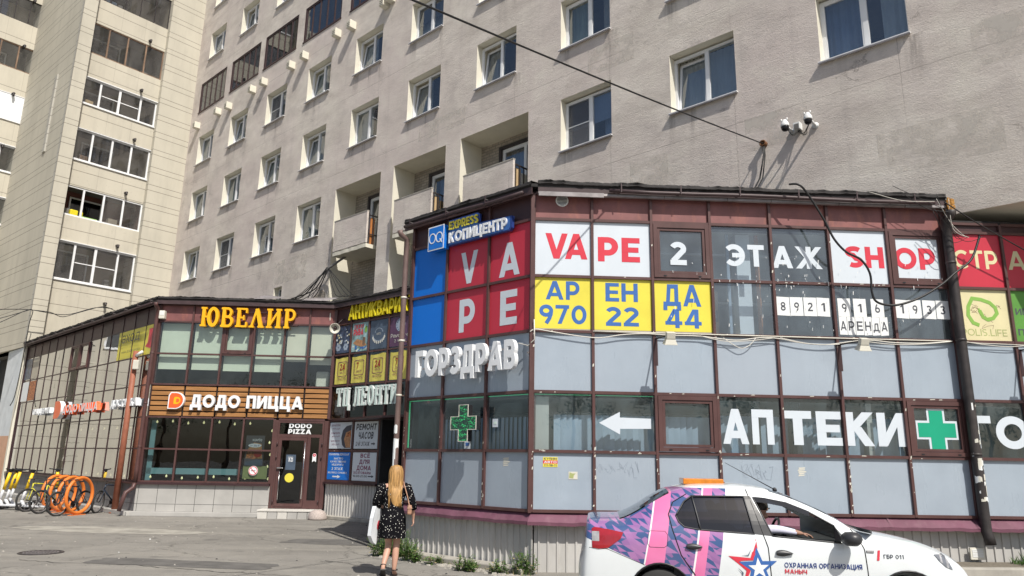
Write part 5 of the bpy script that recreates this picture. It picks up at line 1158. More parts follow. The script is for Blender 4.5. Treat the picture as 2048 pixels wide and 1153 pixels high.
r = rc(Y, (570, 940), (592, 910), -.05); t = sign('opening_hours_sticker', 'dark grey opening hours sticker on the pizzeria door glass', Y, r[0], r[1], -.05, 'sticker')
board(t, Y, r[0], r[2], r[1], r[3], -.036, -.032, 'poster_slate'); letters(t, Y, '8–23', (r[0] + .08, r[1] + .24, r[2] - .08, r[1] + .35), -.04, -.04, 'white_paint', .05); letters(t, Y, 'открыто', (r[0] + .06, r[3] - .12, r[2] - .08, r[3] - .06), -.04, -.04, 'white_paint', .02)
u, z = Y.px(578, 956, -.05); t = sign('yellow_dot', 'bright yellow round sticker low on the pizzeria door glass', Y, u, z, -.04, 'sticker')
q = MB(); q.prism(arc(u, z, .135, .135, 0, 360, 28), -.037, -.032, 'yellow_panel'); q.build('disc', t, Y.M)
r = rc(Y, (624, 925), (633, 907), -.03); t = sign('pin_sticker', 'white ribbon sticker with a red pin on the narrow side light of the door', Y, r[0], r[1], -.03, 'sticker')
q = MB(); cx = (r[0] + r[2]) / 2; w = (r[2] - r[0]) / 2; q.prism([(cx - w, r[1]), (cx, r[1] + .05), (cx + w, r[1]), (cx + w, r[3] - w), *arc(cx, r[3] - w, w, w, 0, 180, 8), (cx - w, r[3] - w)], -.026, -.022, 'white_paint'); q.build('ribbon', t, Y.M)
q = MB(); q.strip(arc(cx, r[3] - w, w * .55, w * .55, 0, 360, 14)[:-1], .03, -.03, -.026, 'red_letter', True); q.build('pin', t, Y.M)
# -- antiques sign on the entrance flank
r = rc(E, (696, 641), (814, 600), -.12)
t = sign('letter_sign', 'yellow sans capitals on the dark fascia above the dim shop entrance', E, r[0], r[1], -.12)
letters(t, E, 'АНТИКВАРИАТ', (r[0], r[1], r[0] + (r[2] - r[0]) * 1.10, r[1] + .46), -.12, -.03, 'yellow_letter', .02, shear=.05)
# -- mint serif sign
r = rc(E, (670, 816), (802, 785), -.12)
t = sign('letter_sign', 'pale mint serif letters on the dark glass band over the shop entrance', E, r[0], r[1], -.12)
slab_text(t, E, 'ТЦ лЕОНТИ', (r[0], r[1] + .02, r[0] + 2.85, r[1] + .60), -.12, -.04, 'mint_letter', 'silver_letter', thk=1.0)
# posters on the entrance flank
def poster(u0, u1, z0, z1, mat, label, cat='poster', name='poster', d=-.018, group=None):
    t = sign(name, label, E, u0, z0, d, cat, group); board(t, E, u0, u1, z0, z1, d, d + .006, mat); return t
t = poster(EU[0] + .05, EU[1] - .04, EZ[2] + .06, EZ[3] - .05, 'poster_dark', 'dark jewellery poster with pale blue flower marks above the entrance, by the loudspeaker')
q = MB(); r_ = random.Random(4)
for k in range(2):
    cu, cz = EU[0] + .2 + k * .36, EZ[2] + .24
    for a in range(6): q.prism(arc(cu + .07 * math.cos(a * 1.047), cz + .07 * math.sin(a * 1.047), .05, .05, 0, 360, 10), -.022 - .0004 * a, -.018, 'curtain_blue')
q.build('flower', t, E.M); q = MB()
for k in range(26): cu, cz, s_ = r_.uniform(.1, .7), r_.uniform(EZ[2] + .35, EZ[3] - .15), r_.uniform(.015, .05); q.prism(arc(cu, cz, s_, s_, 0, 360, 6), -.021 - .0002 * k, -.018, r_.choice(['curtain_blue', 'cream_panel', 'silver_letter', 'poster_slate']))
q.build('picture', t, E.M)
t = poster(EU[1] + .05, EU[2] - .04, EZ[2] + .05, EZ[3] - .03, 'poster_aqua', 'aqua fish poster with red heading above the shop entrance')
letters(t, E, 'СВЕЖАЯ', (EU[1] + .14, EZ[3] - .20, EU[2] - .28, EZ[3] - .08), -.022, -.022, 'red_letter', .04); letters(t, E, 'РЫБА', (EU[1] + .12, EZ[3] - .42, EU[2] - .28, EZ[3] - .22), -.022, -.022, 'red_letter', .05)
q = MB(); q.prism([(EU[1] + .12, EZ[2] + .32), (EU[1] + .3, EZ[2] + .44), (EU[2] - .25, EZ[2] + .36), (EU[2] - .1, EZ[2] + .22), (EU[2] - .3, EZ[2] + .18), (EU[1] + .3, EZ[2] + .24)], -.022, -.018, 'skin_food'); q.prism(arc(EU[2] - .16, EZ[3] - .26, .06, .11, 0, 360, 14), -.0225, -.018, 'leaf_green'); q.prism([(EU[2] - .3, EZ[2] + .24), (EU[2] - .18, EZ[2] + .24), (EU[2] - .16, EZ[2] + .46), (EU[2] - .28, EZ[2] + .48)], -.023, -.018, 'old_wood')
for k in range(14): cu, cz = r_.uniform(EU[1] + .1, EU[2] - .1), r_.uniform(EZ[2] + .07, EZ[2] + .22); q.prism(arc(cu, cz, .05, .03, 0, 360, 7), -.0215 - .0001 * k, -.018, r_.choice(['silver_letter', 'blue_letter', 'mint_letter', 'leaf_green']))
q.build('fish_picture', t, E.M)
t = poster(EU[2] + .06, EU[3] - .04, EZ[2] + .06, EZ[3] - .04, 'poster_slate', 'slate blue poster with a pale wreath above the shop entrance')
q = MB(); cu, cz = (EU[2] + EU[3]) / 2, EZ[2] + .5; q.strip(arc(cu, cz, .27, .2, 180, 360, 16), .018, -.022, -.018, 'curtain_blue'); q.strip(arc(cu, cz + .05, .17, .13, 0, 180, 12), .014, -.0225, -.018, 'curtain_blue')
for k in range(9): a = R(195 + k * 19); q.prism(arc(cu + .27 * math.cos(a), cz + .2 * math.sin(a) - .05, .028, .05, 0, 360, 7), -.023, -.018, 'curtain_white')
q.build('wreath', t, E.M); letters(t, E, 'ЗОЛОТО', (cu - .1, cz - .02, cu + .1, cz + .04), -.022, -.022, 'curtain_white', .02)
t = poster(EU[3] + .05, EU[4] - .03, EZ[2] + .06, EZ[3] - .04, 'poster_purple', 'purple watch repair poster with a pale clock face beside the brown downpipe')
cu, cz = EU[3] + .50, EZ[3] - .28; q = MB(); q.prism(arc(cu, cz, .2, .2, 0, 360, 26), -.022, -.018, 'curtain_blue')
for k in range(12): a = R(k * 30); q.strip([(cu + .14 * math.cos(a), cz + .14 * math.sin(a)), (cu + .18 * math.cos(a), cz + .18 * math.sin(a))], .018, -.024, -.022, 'navy')
q.strip([(cu, cz), (cu + .08, cz + .08)], .016, -.025, -.022, 'navy'); q.strip([(cu, cz), (cu - .02, cz + .12)], .014, -.0255, -.022, 'navy'); q.build('clock_face', t, E.M)
letters(t, E, 'Ремонт ч', (EU[3] + .10, EZ[2] + .32, EU[4] - .08, EZ[2] + .44), -.022, -.022, 'curtain_white', .01); letters(t, E, '2 этаж', (EU[3] + .26, EZ[2] + .18, EU[4] - .14, EZ[2] + .27), -.022, -.022, 'curtain_white', .01)
for k, (num, lab) in enumerate((('24', 'yellow shop poster reading 24 in a window next to the corner of the pizzeria'), ('7', 'yellow shop poster reading 7 days between the two posters reading 24'), ('24', 'yellow shop poster reading 24 right above the middle of the mint letters'), ('7', 'yellow shop poster reading 7 days tucked behind the brown downpipe'))):
    u0, u1, z0, z1 = EU[k] + .13, EU[k + 1] - .06, EZ[1] + .05, EZ[2] - .10
    t = sign('shop_poster', lab, E, u0, z0, -.03, 'poster', 'yellow opening hours posters'); q = MB(); n = 10
    vs = [(u0 + (u1 - u0) * i / n, -.020 + .006 * math.sin(i * 1.1 + k), z) for i in range(n + 1) for z in (z0, z1 - .02 * math.sin(i * .6))]; q.add(vs, [(2 * i, 2 * i + 2, 2 * i + 3, 2 * i + 1) for i in range(n)], 'poster_yellow'); q.build('sheet', t, E.M)
    cu, cz = u0 + .36, z0 + .46; q = MB(); q.strip([(cu - .19, cz - .22), (cu + .19, cz - .22), (cu + .22, cz - .19), (cu + .22, cz + .19), (cu + .19, cz + .22), (cu - .19, cz + .22), (cu - .22, cz + .19), (cu - .22, cz - .19)], .018, -.031, -.029, 'ink_purple', True); q.build('outline', t, E.M)
    letters(t, E, num, (cu - .12, cz - .04, cu + (.12 if num == '24' else -.02), cz + .16), -.031, -.031, 'red_dark', .04); letters(t, E, 'ЧАСА' if num == '24' else 'ДНЕЙ', (cu - .12, cz - .14, cu + .12, cz - .08), -.031, -.031, 'ink_purple', .02); letters(t, E, 'ПРОДУКТЫ', (cu - .2, cz - .34, cu + .2, cz - .28), -.031, -.031, 'ink_purple', .01)
# four boards beside the entrance
t = poster(.09, 1.14, 2.04, 2.82, 'white_film', 'white menu board with a brown food picture, upper left of the four boards', 'board', 'sign_board', -.02)
for k, (s_, z) in enumerate((('ХАЧАПУРИ', 2.70), ('430 руб', 2.60), ('хинкали', 2.47), ('60 руб', 2.37), ('шаурма', 2.23), ('200 руб', 2.13))): letters(t, E, s_, (.16 + .05 * (k % 2), z, .58, z + .06), -.022, -.022, 'ink_purple', .01)
q = MB(); q.prism([(1.12, 2.06), (.84, 2.06), (.72, 2.15), (.66, 2.36), (.72, 2.58), (.88, 2.70), (1.12, 2.74)], -.0225, -.02, 'ink'); q.prism([(1.12, 2.07), (.92, 2.07), (.80, 2.3), (.88, 2.52), (1.12, 2.58)], -.0235, -.0225, 'skin_food'); q.prism([(1.12, 2.40), (.9, 2.38), (.95, 2.5), (1.12, 2.56)], -.0245, -.0235, 'food'); q.build('food_picture', t, E.M)
t = poster(1.27, 2.33, 2.04, 2.82, 'white_film', 'white board with slanted serif watch repair text, upper right of the four boards', 'board', 'sign_board', -.02)
letters(t, E, 'РЕМОНТ', (1.34, 2.58, 2.28, 2.76), -.022, -.022, 'ink', .045, shear=.15); letters(t, E, 'ЧАСОВ', (1.46, 2.32, 2.16, 2.52), -.022, -.022, 'ink', .045, shear=.15); letters(t, E, '2-Й ЭТАЖ', (1.36, 2.12, 2.0, 2.24), -.022, -.022, 'ink', .02, shear=.15); arrow(t, E, 2.06, 2.24, 2.18, .1, -.022, 'ink')
t = poster(.09, 1.14, 1.13, 1.93, 'blue_sign', 'blue hairdresser board with white text and arrow, lower left of the four boards', 'board', 'sign_board', -.02)
for s_, z, u0, u1, h in (('ПАРИКМАХЕРСКАЯ', 1.84, .14, 1.08, .06), ('БЫСТРО', 1.72, .38, .82, .055), ('КАЧЕСТВЕННО', 1.63, .22, .96, .055), ('НЕДОРОГО', 1.54, .3, .86, .055), ('2 ЭТАЖ', 1.41, .3, .84, .08), ('ЭКСПРЕСС-СТРИЖКА', 1.31, .12, 1.04, .05)): letters(t, E, s_, (u0, z, u1, z + h), -.022, -.022, 'white_paint', .035)
arrow(t, E, .36, .74, 1.22, .1, -.022, 'white_paint')
t = poster(1.27, 2.33, 1.13, 1.93, 'white_film', 'white household goods board with dark red text, lower right of the four boards', 'board', 'sign_board', -.02)
for s_, z, u0, u1, h, mt in (('ВСЁ', 1.78, 1.62, 2.04, .12, 'ink_purple'), ('ДЛЯ', 1.61, 1.58, 2.04, .12, 'ink_purple'), ('ДОМА', 1.43, 1.48, 2.12, .13, 'ink_purple'), ('ХОЗТОВАРЫ', 1.32, 1.34, 2.12, .07, 'ink_purple'), ('10.00-21.00', 1.23, 1.32, 1.96, .06, 'ink')): letters(t, E, s_, (u0, z, u1, z + h), -.022, -.022, mt, .04)
arrow(t, E, 2.0, 2.26, 1.26, .08, -.022, 'ink')
u, z = E.px(788, 936, 1.4); t = sign('yellow_dot', 'small yellow round sticker in the dark shop entrance above the woman', E, u, z, 1.42, 'sticker'); q = MB(); q.prism(arc(u, z, .14, .14, 0, 360, 20), 1.43, 1.45, 'yellow_panel'); q.build('disc', t, E.M)
# -- entrance sign on the glazed flank
t = sign('entrance_sign', 'yellow entrance banner with a red arrow across three panes of the glass flank', LG, -3.3, 4.9, -.03)
for i, (a, b_) in enumerate(((-3.42, -2.135), (-2.085, -1.08), (-1.03, -.16))): board(t, LG, a, b_, YZ[4] + .03, YZ[5] - .03, -.008, .0, 'yellow_panel')
q = MB(); q.text('ВХОД', (-2.95, 5.38, -1.42, 5.70), -.056, -.056, 'ink', .0); q.build('lettering', t, LG.M); letters(t, LG, 'через ДОДО ПИЦЦУ', (-2.9, 5.06, -1.25, 5.15), -.056, -.056, 'ink', .0)
q = MB(); cu = -.62; q.prism([(cu - .16, 5.72), (cu + .16, 5.72), (cu + .16, 5.4), (cu + .30, 5.44), (cu + .1, 5.06), (cu - .34, 5.16), (cu - .16, 5.28)], -.012, -.008, 'red_letter'); q.build('arrow', t, LG.M)
# -- channel letters on the flank
for body, a, b_, mt, lab, side in (('ПИЦЦЕРИЯ', (64, 830), (100, 815), 'white_paint', 'white block letters at the far end of the glass flank', 'white_paint'), ('ДОДО ПИЦЦА', (124, 827), (196, 803), 'white_paint', 'white fronted letters with bright orange sides on the glass flank', 'orange_sign'), ('ДОСТАВКА', (220, 816), (274, 795), 'white_paint', 'white block letters on the glass flank behind the rusty pole', 'white_paint')):
    r = rc(LG, a, b_, -.2); t = sign('letter_sign', lab, LG, r[0], r[1], -.2)
    letters(t, LG, body, r, -.20, -.06, mt, .05, sidemat=side)
    q = MB(); q.box(r[0], r[2], -.06, -.045, r[1] + .05, r[3] - .05, 'white_paint' if side == 'white_paint' else 'orange_sign'); q.build('backing_rail', t, LG.M)
    if side == 'orange_sign':
        a0 = r[0] - .95; q = MB(); zc = (r[1] + r[3]) / 2; q.prism([(a0, zc - .33), (a0 + .4, zc - .33), *[(a0 + .4 + .4 * math.cos(R(x)), zc + .33 * math.sin(R(x))) for x in range(-80, 81, 16)], (a0 + .4, zc + .33), (a0, zc + .33)], -.22, -.06, 'orange_sign', 'white_paint'); q.build('badge', t, LG.M)

# -- pharmacy pavilion, flank P: blue and red panes
pz = lambda j: (RZ[j] + .022, RZ[j + 1] - .022)
t = sign('copy_shop_sign', 'blue square badge with white text on blue backing over two plain blue panes', P, PU[0], 5.6, -.15)
for j in (3, 4): board(t, P, PU[0] + .022, PU[1] - .022, *pz(j), -.004, .02, 'blue_panel', 'blue_pane')
r = rc(P, (857, 507), (890, 449), -.18); q = MB(); q.box(r[0], r[2], -.196, -.05, r[1] + .03, r[3], 'blue_sign'); q.box(r[0] - .006, r[2] + .006, -.20, -.196, r[1] + .024, r[3] + .006, 'white_paint'); q.build('badge_box', t, P.M)
q = MB(); q.box(r[0] + .018, r[2] - .018, -.204, -.2, r[1] + .048, r[3] - .018, 'blue_sign'); q.build('badge_face', t, P.M)
cz, cu = (r[1] + r[3]) / 2 + .015, (r[0] + r[2]) / 2; q = MB(); q.strip(arc(cu - .10, cz, .09, .1, 0, 360, 20)[:-1], .022, -.209, -.204, 'white_paint', True); q.strip(arc(cu + .10, cz, .09, .1, 0, 360, 20)[:-1], .022, -.2095, -.204, 'white_paint', True); q.strip([(cu + .12, cz - .04), (cu + .19, cz - .12)], .022, -.21, -.204, 'white_paint'); q.build('badge_mark', t, P.M)
r1 = rc(P, (898, 466), (956, 435), -.15); r2 = rc(P, (897, 490), (1014, 437), -.15)
zb = P.px(898, 487, -.15)[1]; z1 = P.px(898, 461, -.15)[1]
q = MB(); x1 = r2[2]; q.prism([(r2[0] - .03, zb - .05), (x1 + .06, zb - .05), (x1 + .1, zb), (x1 + .1, zb + .23), (x1 - .76, zb + .27), (x1 - .74, z1 + .18), (x1 - .80, z1 + .22), (r2[0] - .03, z1 + .21)], -.13, -.06, 'navy'); q.prism([(r2[0] - .0, zb - .03), (x1 + .03, zb - .03), (x1 + .06, zb + .02), (x1 + .06, zb + .22), (x1 - .78, zb + .25), (x1 - .78, z1 + .19), (r2[0], z1 + .19)], -.134, -.13, 'blue_letter'); q.build('backing_panel', t, P.M)
letters(t, P, 'EXPRESS', (r1[0], z1, r1[0] + .80, z1 + .17), -.16, -.136, 'yellow_panel', .04); letters(t, P, 'КОПИЦЕНТР', (r2[0], zb, x1, zb + .215), -.16, -.136, 'white_paint', .05)
t = sign('vape_sign', 'four crimson panes with one tall white capital each on the shaded flank', P, PU[1], RZ[3], -.02)
for i in (1, 2):
    for j in (3, 4): board(t, P, PU[i] + .022, PU[i + 1] - .022 - (.04 if i == 2 else 0), *pz(j), -.004, .02, 'red_sign', 'red_pane')
for ch, a, b_ in (('V', (921, 565), (957, 505)), ('A', (998, 550), (1041, 487)), ('P', (918, 660), (951, 602)), ('E', (1000, 647), (1035, 583))):
    r = rc(P, a, b_); u0, u1 = min(r[0], r[2]), max(r[0], r[2]); zc = (r[1] + r[3]) / 2; letters(t, P, ch, (u0, zc - .32, u1, zc + .32), -.006, -.006, 'white_film', .05)
# -- front F
t = sign('vape_sign', 'white panes and glass reading VAPE 2 ЭТАЖ SHOP along the upper row', F, 0, RZ[4], -.02)
for i in (0, 1, 5): board(t, F, FU[i] + .022, FU[i + 1] - .022, *pz(4), -.004, .02, FILM, 'white_pane')
for s_, a, b_, mt in (('VA', (1090, 517), (1175, 469), 'red_letter'), ('PE', (1196, 523), (1279, 477), 'red_letter'), ('2', (1341, 530), (1372, 485), 'white_film'), ('ЭТ', (1452, 532), (1527, 491), 'white_film'), ('АЖ', (1545, 536), (1642, 495), 'white_film'), ('SH', (1694, 535), (1765, 495), 'red_letter'), ('OP', (1791, 538), (1868, 498), 'red_letter')):
    d = -.025 if s_ in ('OP', '2') else -.006
    letters(t, F, s_, rc(F, a, b_, d), d, d, mt, .055, gap=-.14 if s_ == 'VA' else .12)
t = sign('rental_sign', 'three yellow panes with blue lettering and telephone digits', F, 0, RZ[3], -.02)
for i in (0, 1, 2): board(t, F, FU[i] + .022, FU[i + 1] - .022, RZ[3] + .022 + .025, RZ[4] - .022, -.004, .02, 'yellow_panel', 'yellow_pane')
q = MB(); q.box(FU[0] + .022, FU[3] - .022, .0, .02, RZ[3] + .022, RZ[3] + .046, 'white_old'); q.build('film_edge', t, F.M)
for s_, a, b_ in (('АР', (1091, 599), (1159, 564)), ('ЕН', (1211, 603), (1275, 568)), ('ДА', (1327, 612), (1401, 571)), ('970', (1078, 647), (1173, 612)), ('22', (1212, 652), (1277, 616)), ('44', (1331, 656), (1402, 620))): letters(t, F, s_, rc(F, a, b_), -.006, -.006, 'blue_letter', .04)
# paper sheets taped inside the panes, one digit each
shx = [(1552, 8), (1579, 9), (1606, 2), (1632, 1), (1674, 9), (1705, 1), (1740, 6), (1789, 1), (1815, 9), (1843, 3), (1870, 3)]
wh = ['first pane', 'second pane', 'third pane']; pane_i = [0] * 4 + [1] * 3 + [2] * 4; nm = ['leftmost', 'second', 'third', 'rightmost']
cnt = [0, 1, 2, 3, 0, 1, 2, 0, 1, 2, 3]
for k, (x, dg) in enumerate(shx):
    y = 594 + (x - 1552) * .025; u0, z1 = F.px(x, y); u1 = F.px(x + 26, y)[0] - .006; z0 = z1 - .34; sk = rnd.uniform(-.006, .006)
    n_ = 'rightmost' if (pane_i[k] == 1 and cnt[k] == 2) else nm[cnt[k]]
    t = sign('paper_sheet', f'white paper sheet with digit {dg}, {n_} in the {wh[pane_i[k]]} of the telephone number row', F, u0, z0, .0, 'paper', 'white sheets spelling a telephone number')
    q = MB(); q.add([(u0, -.004, z0 + sk), (u1, -.004, z0 - sk), (u1 + sk, -.004, z1 - sk), (u0 + sk, -.004, z1 + sk)], [(0, 1, 2, 3)], 'paper'); q.build('sheet', t, F.M)
    letters(t, F, str(dg), ((u0 + u1) / 2 - .045, z0 + .09, (u0 + u1) / 2 + .045, z0 + .245), -.006, -.006, 'ink', .025, name='digit')
for k, ch in enumerate('АРЕНДА'):
    x = 1677 + k * 16.3; u0, z1 = F.px(x, 633.5 + k * .4); u1 = F.px(x + 15.5, 634)[0]; z0 = z1 - .33
    t = sign('paper_sheet', f'narrow paper sheet with the letter {ch}' + (', at the start of the rental word' if k == 0 else ', at the end of the rental word' if k == 5 else ' in the rental word') + ' below the digits', F, u0, z0, .0, 'paper', 'white sheets spelling a rental word')
    q = MB(); sk = rnd.uniform(-.008, .008); q.add([(u0, -.004, z0 + sk), (u1, -.004, z0 - sk), (u1, -.004, z1 - sk), (u0, -.004, z1 + sk)], [(0, 1, 2, 3)], 'paper'); q.build('sheet', t, F.M)
    letters(t, F, ch, (u0 + .02, z0 + .08, u1 - .015, z0 + .25 + (-.03 if ch == 'Д' else 0)), -.006, -.006, 'ink', .02, name='letter')
# insurance, leaf and green signs right of the black downpipe
t = sign('insurance_sign', 'crimson panes with cream capitals to the right of the black downpipe', F, FU[7], RZ[4], -.02)
for i in (7, 8, 9): board(t, F, FU[i] + .022, FU[i + 1] - .022, *pz(4), -.004, .02, 'red_sign', 'red_pane')
for s_, a, b_ in (('СТР', (1909, 537), (1992, 503)), ('АХ', (2017, 540), (2084, 505))): letters(t, F, s_, rc(F, a, b_), -.006, -.006, 'cream_panel', .03)
t = sign('leaf_sign', 'cream pane with a green leaf outline below the crimson sign', F, FU[7], RZ[3], -.02); board(t, F, FU[7] + .022, FU[8] - .022, *pz(3), -.004, .02, 'cream_panel')
lp = lambda pts: [F.px(1536 + x / 4, 576 + y / 4) for x, y in pts]
q = MB(); q.strip(lp([(1690, 300), (1640, 280), (1600, 220), (1600, 150), (1630, 85), (1700, 95), (1770, 120), (1815, 160), (1830, 205), (1800, 245), (1755, 255), (1720, 235), (1695, 190), (1690, 180)]), .065, -.008, -.004, 'leaf_green'); q.strip(lp([(1682, 165), (1700, 210), (1745, 250), (1772, 268)]), .03, -.0085, -.004, 'leaf_green'); q.build('leaf_outline', t, F.M)
letters(t, F, 'POLIS.LIFE', rc(F, (1924, 671), (2013, 660)), -.006, -.006, 'ink_green' if 'ink_green' in MATS else 'olive', -.003, space=1.1)
q = MB(); r_ = random.Random(31)
for k in range(7):
    pts = [(r_.uniform(FU[7] + .1, FU[8] - .2), r_.uniform(RZ[3] + .2, RZ[4] - .2))]
    for j in range(6): pts.append((pts[-1][0] + r_.uniform(-.08, .1), pts[-1][1] + r_.uniform(-.09, .04)))
    q.strip(pts, .005, -.0055 - .0002 * k, -.004, 'old_wood')
q.build('crack', t, F.M)
t = sign('green_sign', 'green pane at the right edge, next to the cream leaf sign', F, FU[8], RZ[3], -.02)
for i in (8, 9): board(t, F, FU[i] + .022, FU[i + 1] - .022, *pz(3), -.004, .02, 'green_panel')
letters(t, F, 'ИПОТЕКА', (FU[8] + .10, 4.50, FU[9] - .1, 4.62), -.006, -.006, 'ink', .03); letters(t, F, 'ПОЛИСЫ', (FU[8] + .10, 4.12, FU[9] - .12, 4.24), -.006, -.006, 'ink', .03)
# pharmacy window lettering
t = sign('pharmacy_lettering', 'huge white window capitals and a green cross along the lower glass row', F, FU[3], RZ[1], -.02)
for s_, a, b_, k in (('АП', (1446, 888), (1545, 820), 0), ('ТЕ', (1570, 890), (1680, 824), 0), ('КИ', (1694, 892), (1808, 827), 0), ('ГО', (1946, 897), (2055, 834), 0)):
    letters(t, F, s_, rc(F, a, b_), -.004, -.004, 'white_film', .06)
u, z = F.px(1873, 861); s1, s2 = .33, .115
def cross(cu, cz, a, b_): return [(cu - b_, cz - a), (cu + b_, cz - a), (cu + b_, cz - b_), (cu + a, cz - b_), (cu + a, cz + b_), (cu + b_, cz + b_), (cu + b_, cz + a), (cu - b_, cz + a), (cu - b_, cz + b_), (cu - a, cz + b_), (cu - a, cz - b_), (cu - b_, cz - b_)]
q = MB(); q.prism(cross(u, z, .37, .16), -.016, -.016, 'white_film'); q.prism(cross(u, z, .335, .122), -.02, -.02, 'green_cross'); q.build('green_cross', t, F.M)
t = sign('window_arrow', 'white arrow pointing left on the lower glass row', F, FU[1], 2.4, -.01)
a = F.px(1198, 846); b_ = F.px(1302, 846); q = MB(); u0, zc, u1 = a[0], a[1], b_[0]; h = .19; q.prism([(u0, zc), (u0 + .36, zc + h), (u0 + .36, zc + .095), (u1, zc + .085), (u1, zc - .085), (u0 + .36, zc - .095), (u0 + .36, zc - h)], -.004, -.004, 'white_film'); q.build('arrow', t, F.M)
# channel letters over the flank
a0 = P.px(829, 762, -.22); b0 = P.px(1030, 712, -.22); r = (a0[0], a0[1] + .06, b0[0], a0[1] + .06 + .52)
t = sign('pharmacy_letters', 'white three-dimensional capitals standing off the grey panels of the shaded flank', P, r[0], r[1], -.2)
letters(t, P, 'ГОРЗДРАВ', r, -.22, -.13, 'white_paint', .055, space=.95)
q = MB(); q.box(r[0] + .1, r[2] - .1, -.12, -.10, r[1] + .16, r[1] + .19, 'zinc'); q.box(r[0] + .1, r[2] - .1, -.12, -.10, r[1] + .36, r[1] + .39, 'zinc')
for k in range(8): uu = r[0] + .2 + k * .37; q.box(uu, uu + .02, -.10, .0, r[1] + .26, r[1] + .29, 'zinc')
q.build('mounting_rail', t, P.M)
q = MB(); q.tube([(r[2], -.13, r[1] + .45), (r[2] + .16, -.06, r[1] + .40), (r[2] + .30, -.055, r[1] + .5), (r[2] + .29, -.058, r[1] + .85)], .010, 'cable_white', 6); q.build('lead', t, P.M)
# LED cross in the flank window
m, nt, b = newmat('led_face'); v = coords(nt); wv = nd(nt, 'ShaderNodeTexVoronoi'); wv.inputs['Scale'].default_value = 55; nt.links.new(v, wv.inputs['Vector'])
n = noise(nt, coords(nt, (1, 1, 3)), 6, 2); c = mixc(nt, ramp(nt, n, .4, .6), (.015, .07, .04), (.05, .75, .22)); c = mixc(nt, ramp(nt, wv.outputs[0], .25, .45), c, (.01, .02, .02))
nt.links.new(c, b.inputs['Base Color']); nt.links.new(c, b.inputs['Emission Color']); b.inputs['Emission Strength'].default_value = .7
u, z = P.px(933, 847, -.25); t = sign('led_cross', 'green glowing LED pharmacy cross in front of the flank window', P, u, z, -.3)
q = MB(); q.prism(cross(u, z, .32, .115), -.33, -.22, 'black_plastic', 'black_plastic'); q.build('housing', t, P.M)
q = MB(); q.prism(cross(u, z, .315, .11), -.333, -.33, 'led_face'); q.build('led_face', t, P.M)
q = MB(); q.strip(cross(u, z, .32, .115), .012, -.34, -.33, 'white_old', True); q.tube([(u + .1, -.24, z), (u + .1, .0, z)], .02, 'black_plastic', 8); q.build('rim', t, P.M)
M('tag_ink', (.255, .30, .355), .6)
# small stickers
def sticker(fac, a, b_, label, mats, d=-.002, name='sticker'):
    r = rc(fac, a, b_, d); t = sign(name, label, fac, r[0], r[1], d, 'sticker'); n = len(mats)
    for k, (mt, body, bm_) in enumerate(mats):
        z0 = r[1] + (r[3] - r[1]) * k / n; z1 = r[1] + (r[3] - r[1]) * (k + 1) / n; board(t, fac, r[0], r[2], z0, z1, d - .003, d + .001, mt, 'band')
        if body: letters(t, fac, body, (r[0] + .015, z0 + .01, r[2] - .015, z1 - .01), d - .005, d - .005, bm_, .03)
    return t
sticker(F, (1086, 934), (1115, 915), 'small yellow and red car buying sticker on the grey panel at the corner', [('yellow_panel', '111-98-11', 'ink'), ('red_letter', 'АВТО', 'white_paint'), ('yellow_panel', 'КУПИМ', 'ink')])
t = sticker(F, (1137, 959), (1155, 944), 'torn pale sticker with a dark figure on the grey panel', [('white_old', None, None)]); 
u, z = F.px(1144, 951); q = MB(); q.prism([(u - .05, z - .04), (u + .02, z - .05), (u + .03, z), (u + .06, z + .03), (u, z + .03), (u - .04, z + .05)], -.008, -.006, 'olive'); q.build('figure', t, F.M)
for (x0, y0, x1, y1, lab, mt) in ((986, 855, 997, 838, 'small green edged notice in the right flank window', 'mint_letter'), (930, 898, 942, 880, 'small blue notice below the glowing cross', 'blue_letter')):
    r = rc(P, (x0, y0), (x1, y1), .01); t = sign('window_notice', lab, P, r[0], r[1], .0, 'notice'); board(t, P, r[0], r[2], r[1], r[3], -.006, -.003, 'white_film', 'sheet'); board(t, P, r[0] + .03, r[2] - .03, r[1] + .05, r[3] - .05, -.009, -.006, mt, 'picture')
for fac, x, y, lab in ((F, 1603, 946, 'white paint smear on a grey panel beyond the car roof'), (P, 1012, 926, 'ghostly white number stencil on the flank panel')):
    u, z = fac.px(x, y); t = sign('paint_mark', lab, fac, u, z, -.002, 'paint mark'); q = MB(); r_ = random.Random(int(x))
    for k in range(5): q.prism([(u - .06 + r_.uniform(-.03, .03), z - .06 + k * .03), (u + .06 + r_.uniform(-.03, .05), z - .05 + k * .03), (u + .07, z - .03 + k * .03), (u - .05, z - .035 + k * .03)], -.0022 - .0003 * k, -.001, 'white_old')
    q.build('smear', t, fac.M)
for x, y, w, seed, lab in ((1510, 945, .5, 5, 'thin grey scribbled graffiti on the panel behind the car antenna'), (1240, 940, .8, 6, 'faint scratched tag on the grey panel over the car boot')):
    u, z = F.px(x, y); t = sign('graffiti_tag', lab, F, u, z, -.002, 'graffiti'); q = MB(); r_ = random.Random(seed)
    for k in range(9):
        uu = u - w / 2 + w * k / 9; pts = [(uu, z)]
        for j in range(4): pts.append((pts[-1][0] + r_.uniform(-.07, .09), z + r_.uniform(-.13, .14)))
        q.strip(pts, .006, -.0012 - .0003 * k, -.0005, 'tag_ink')
    q.build('scribble', t, F.M)
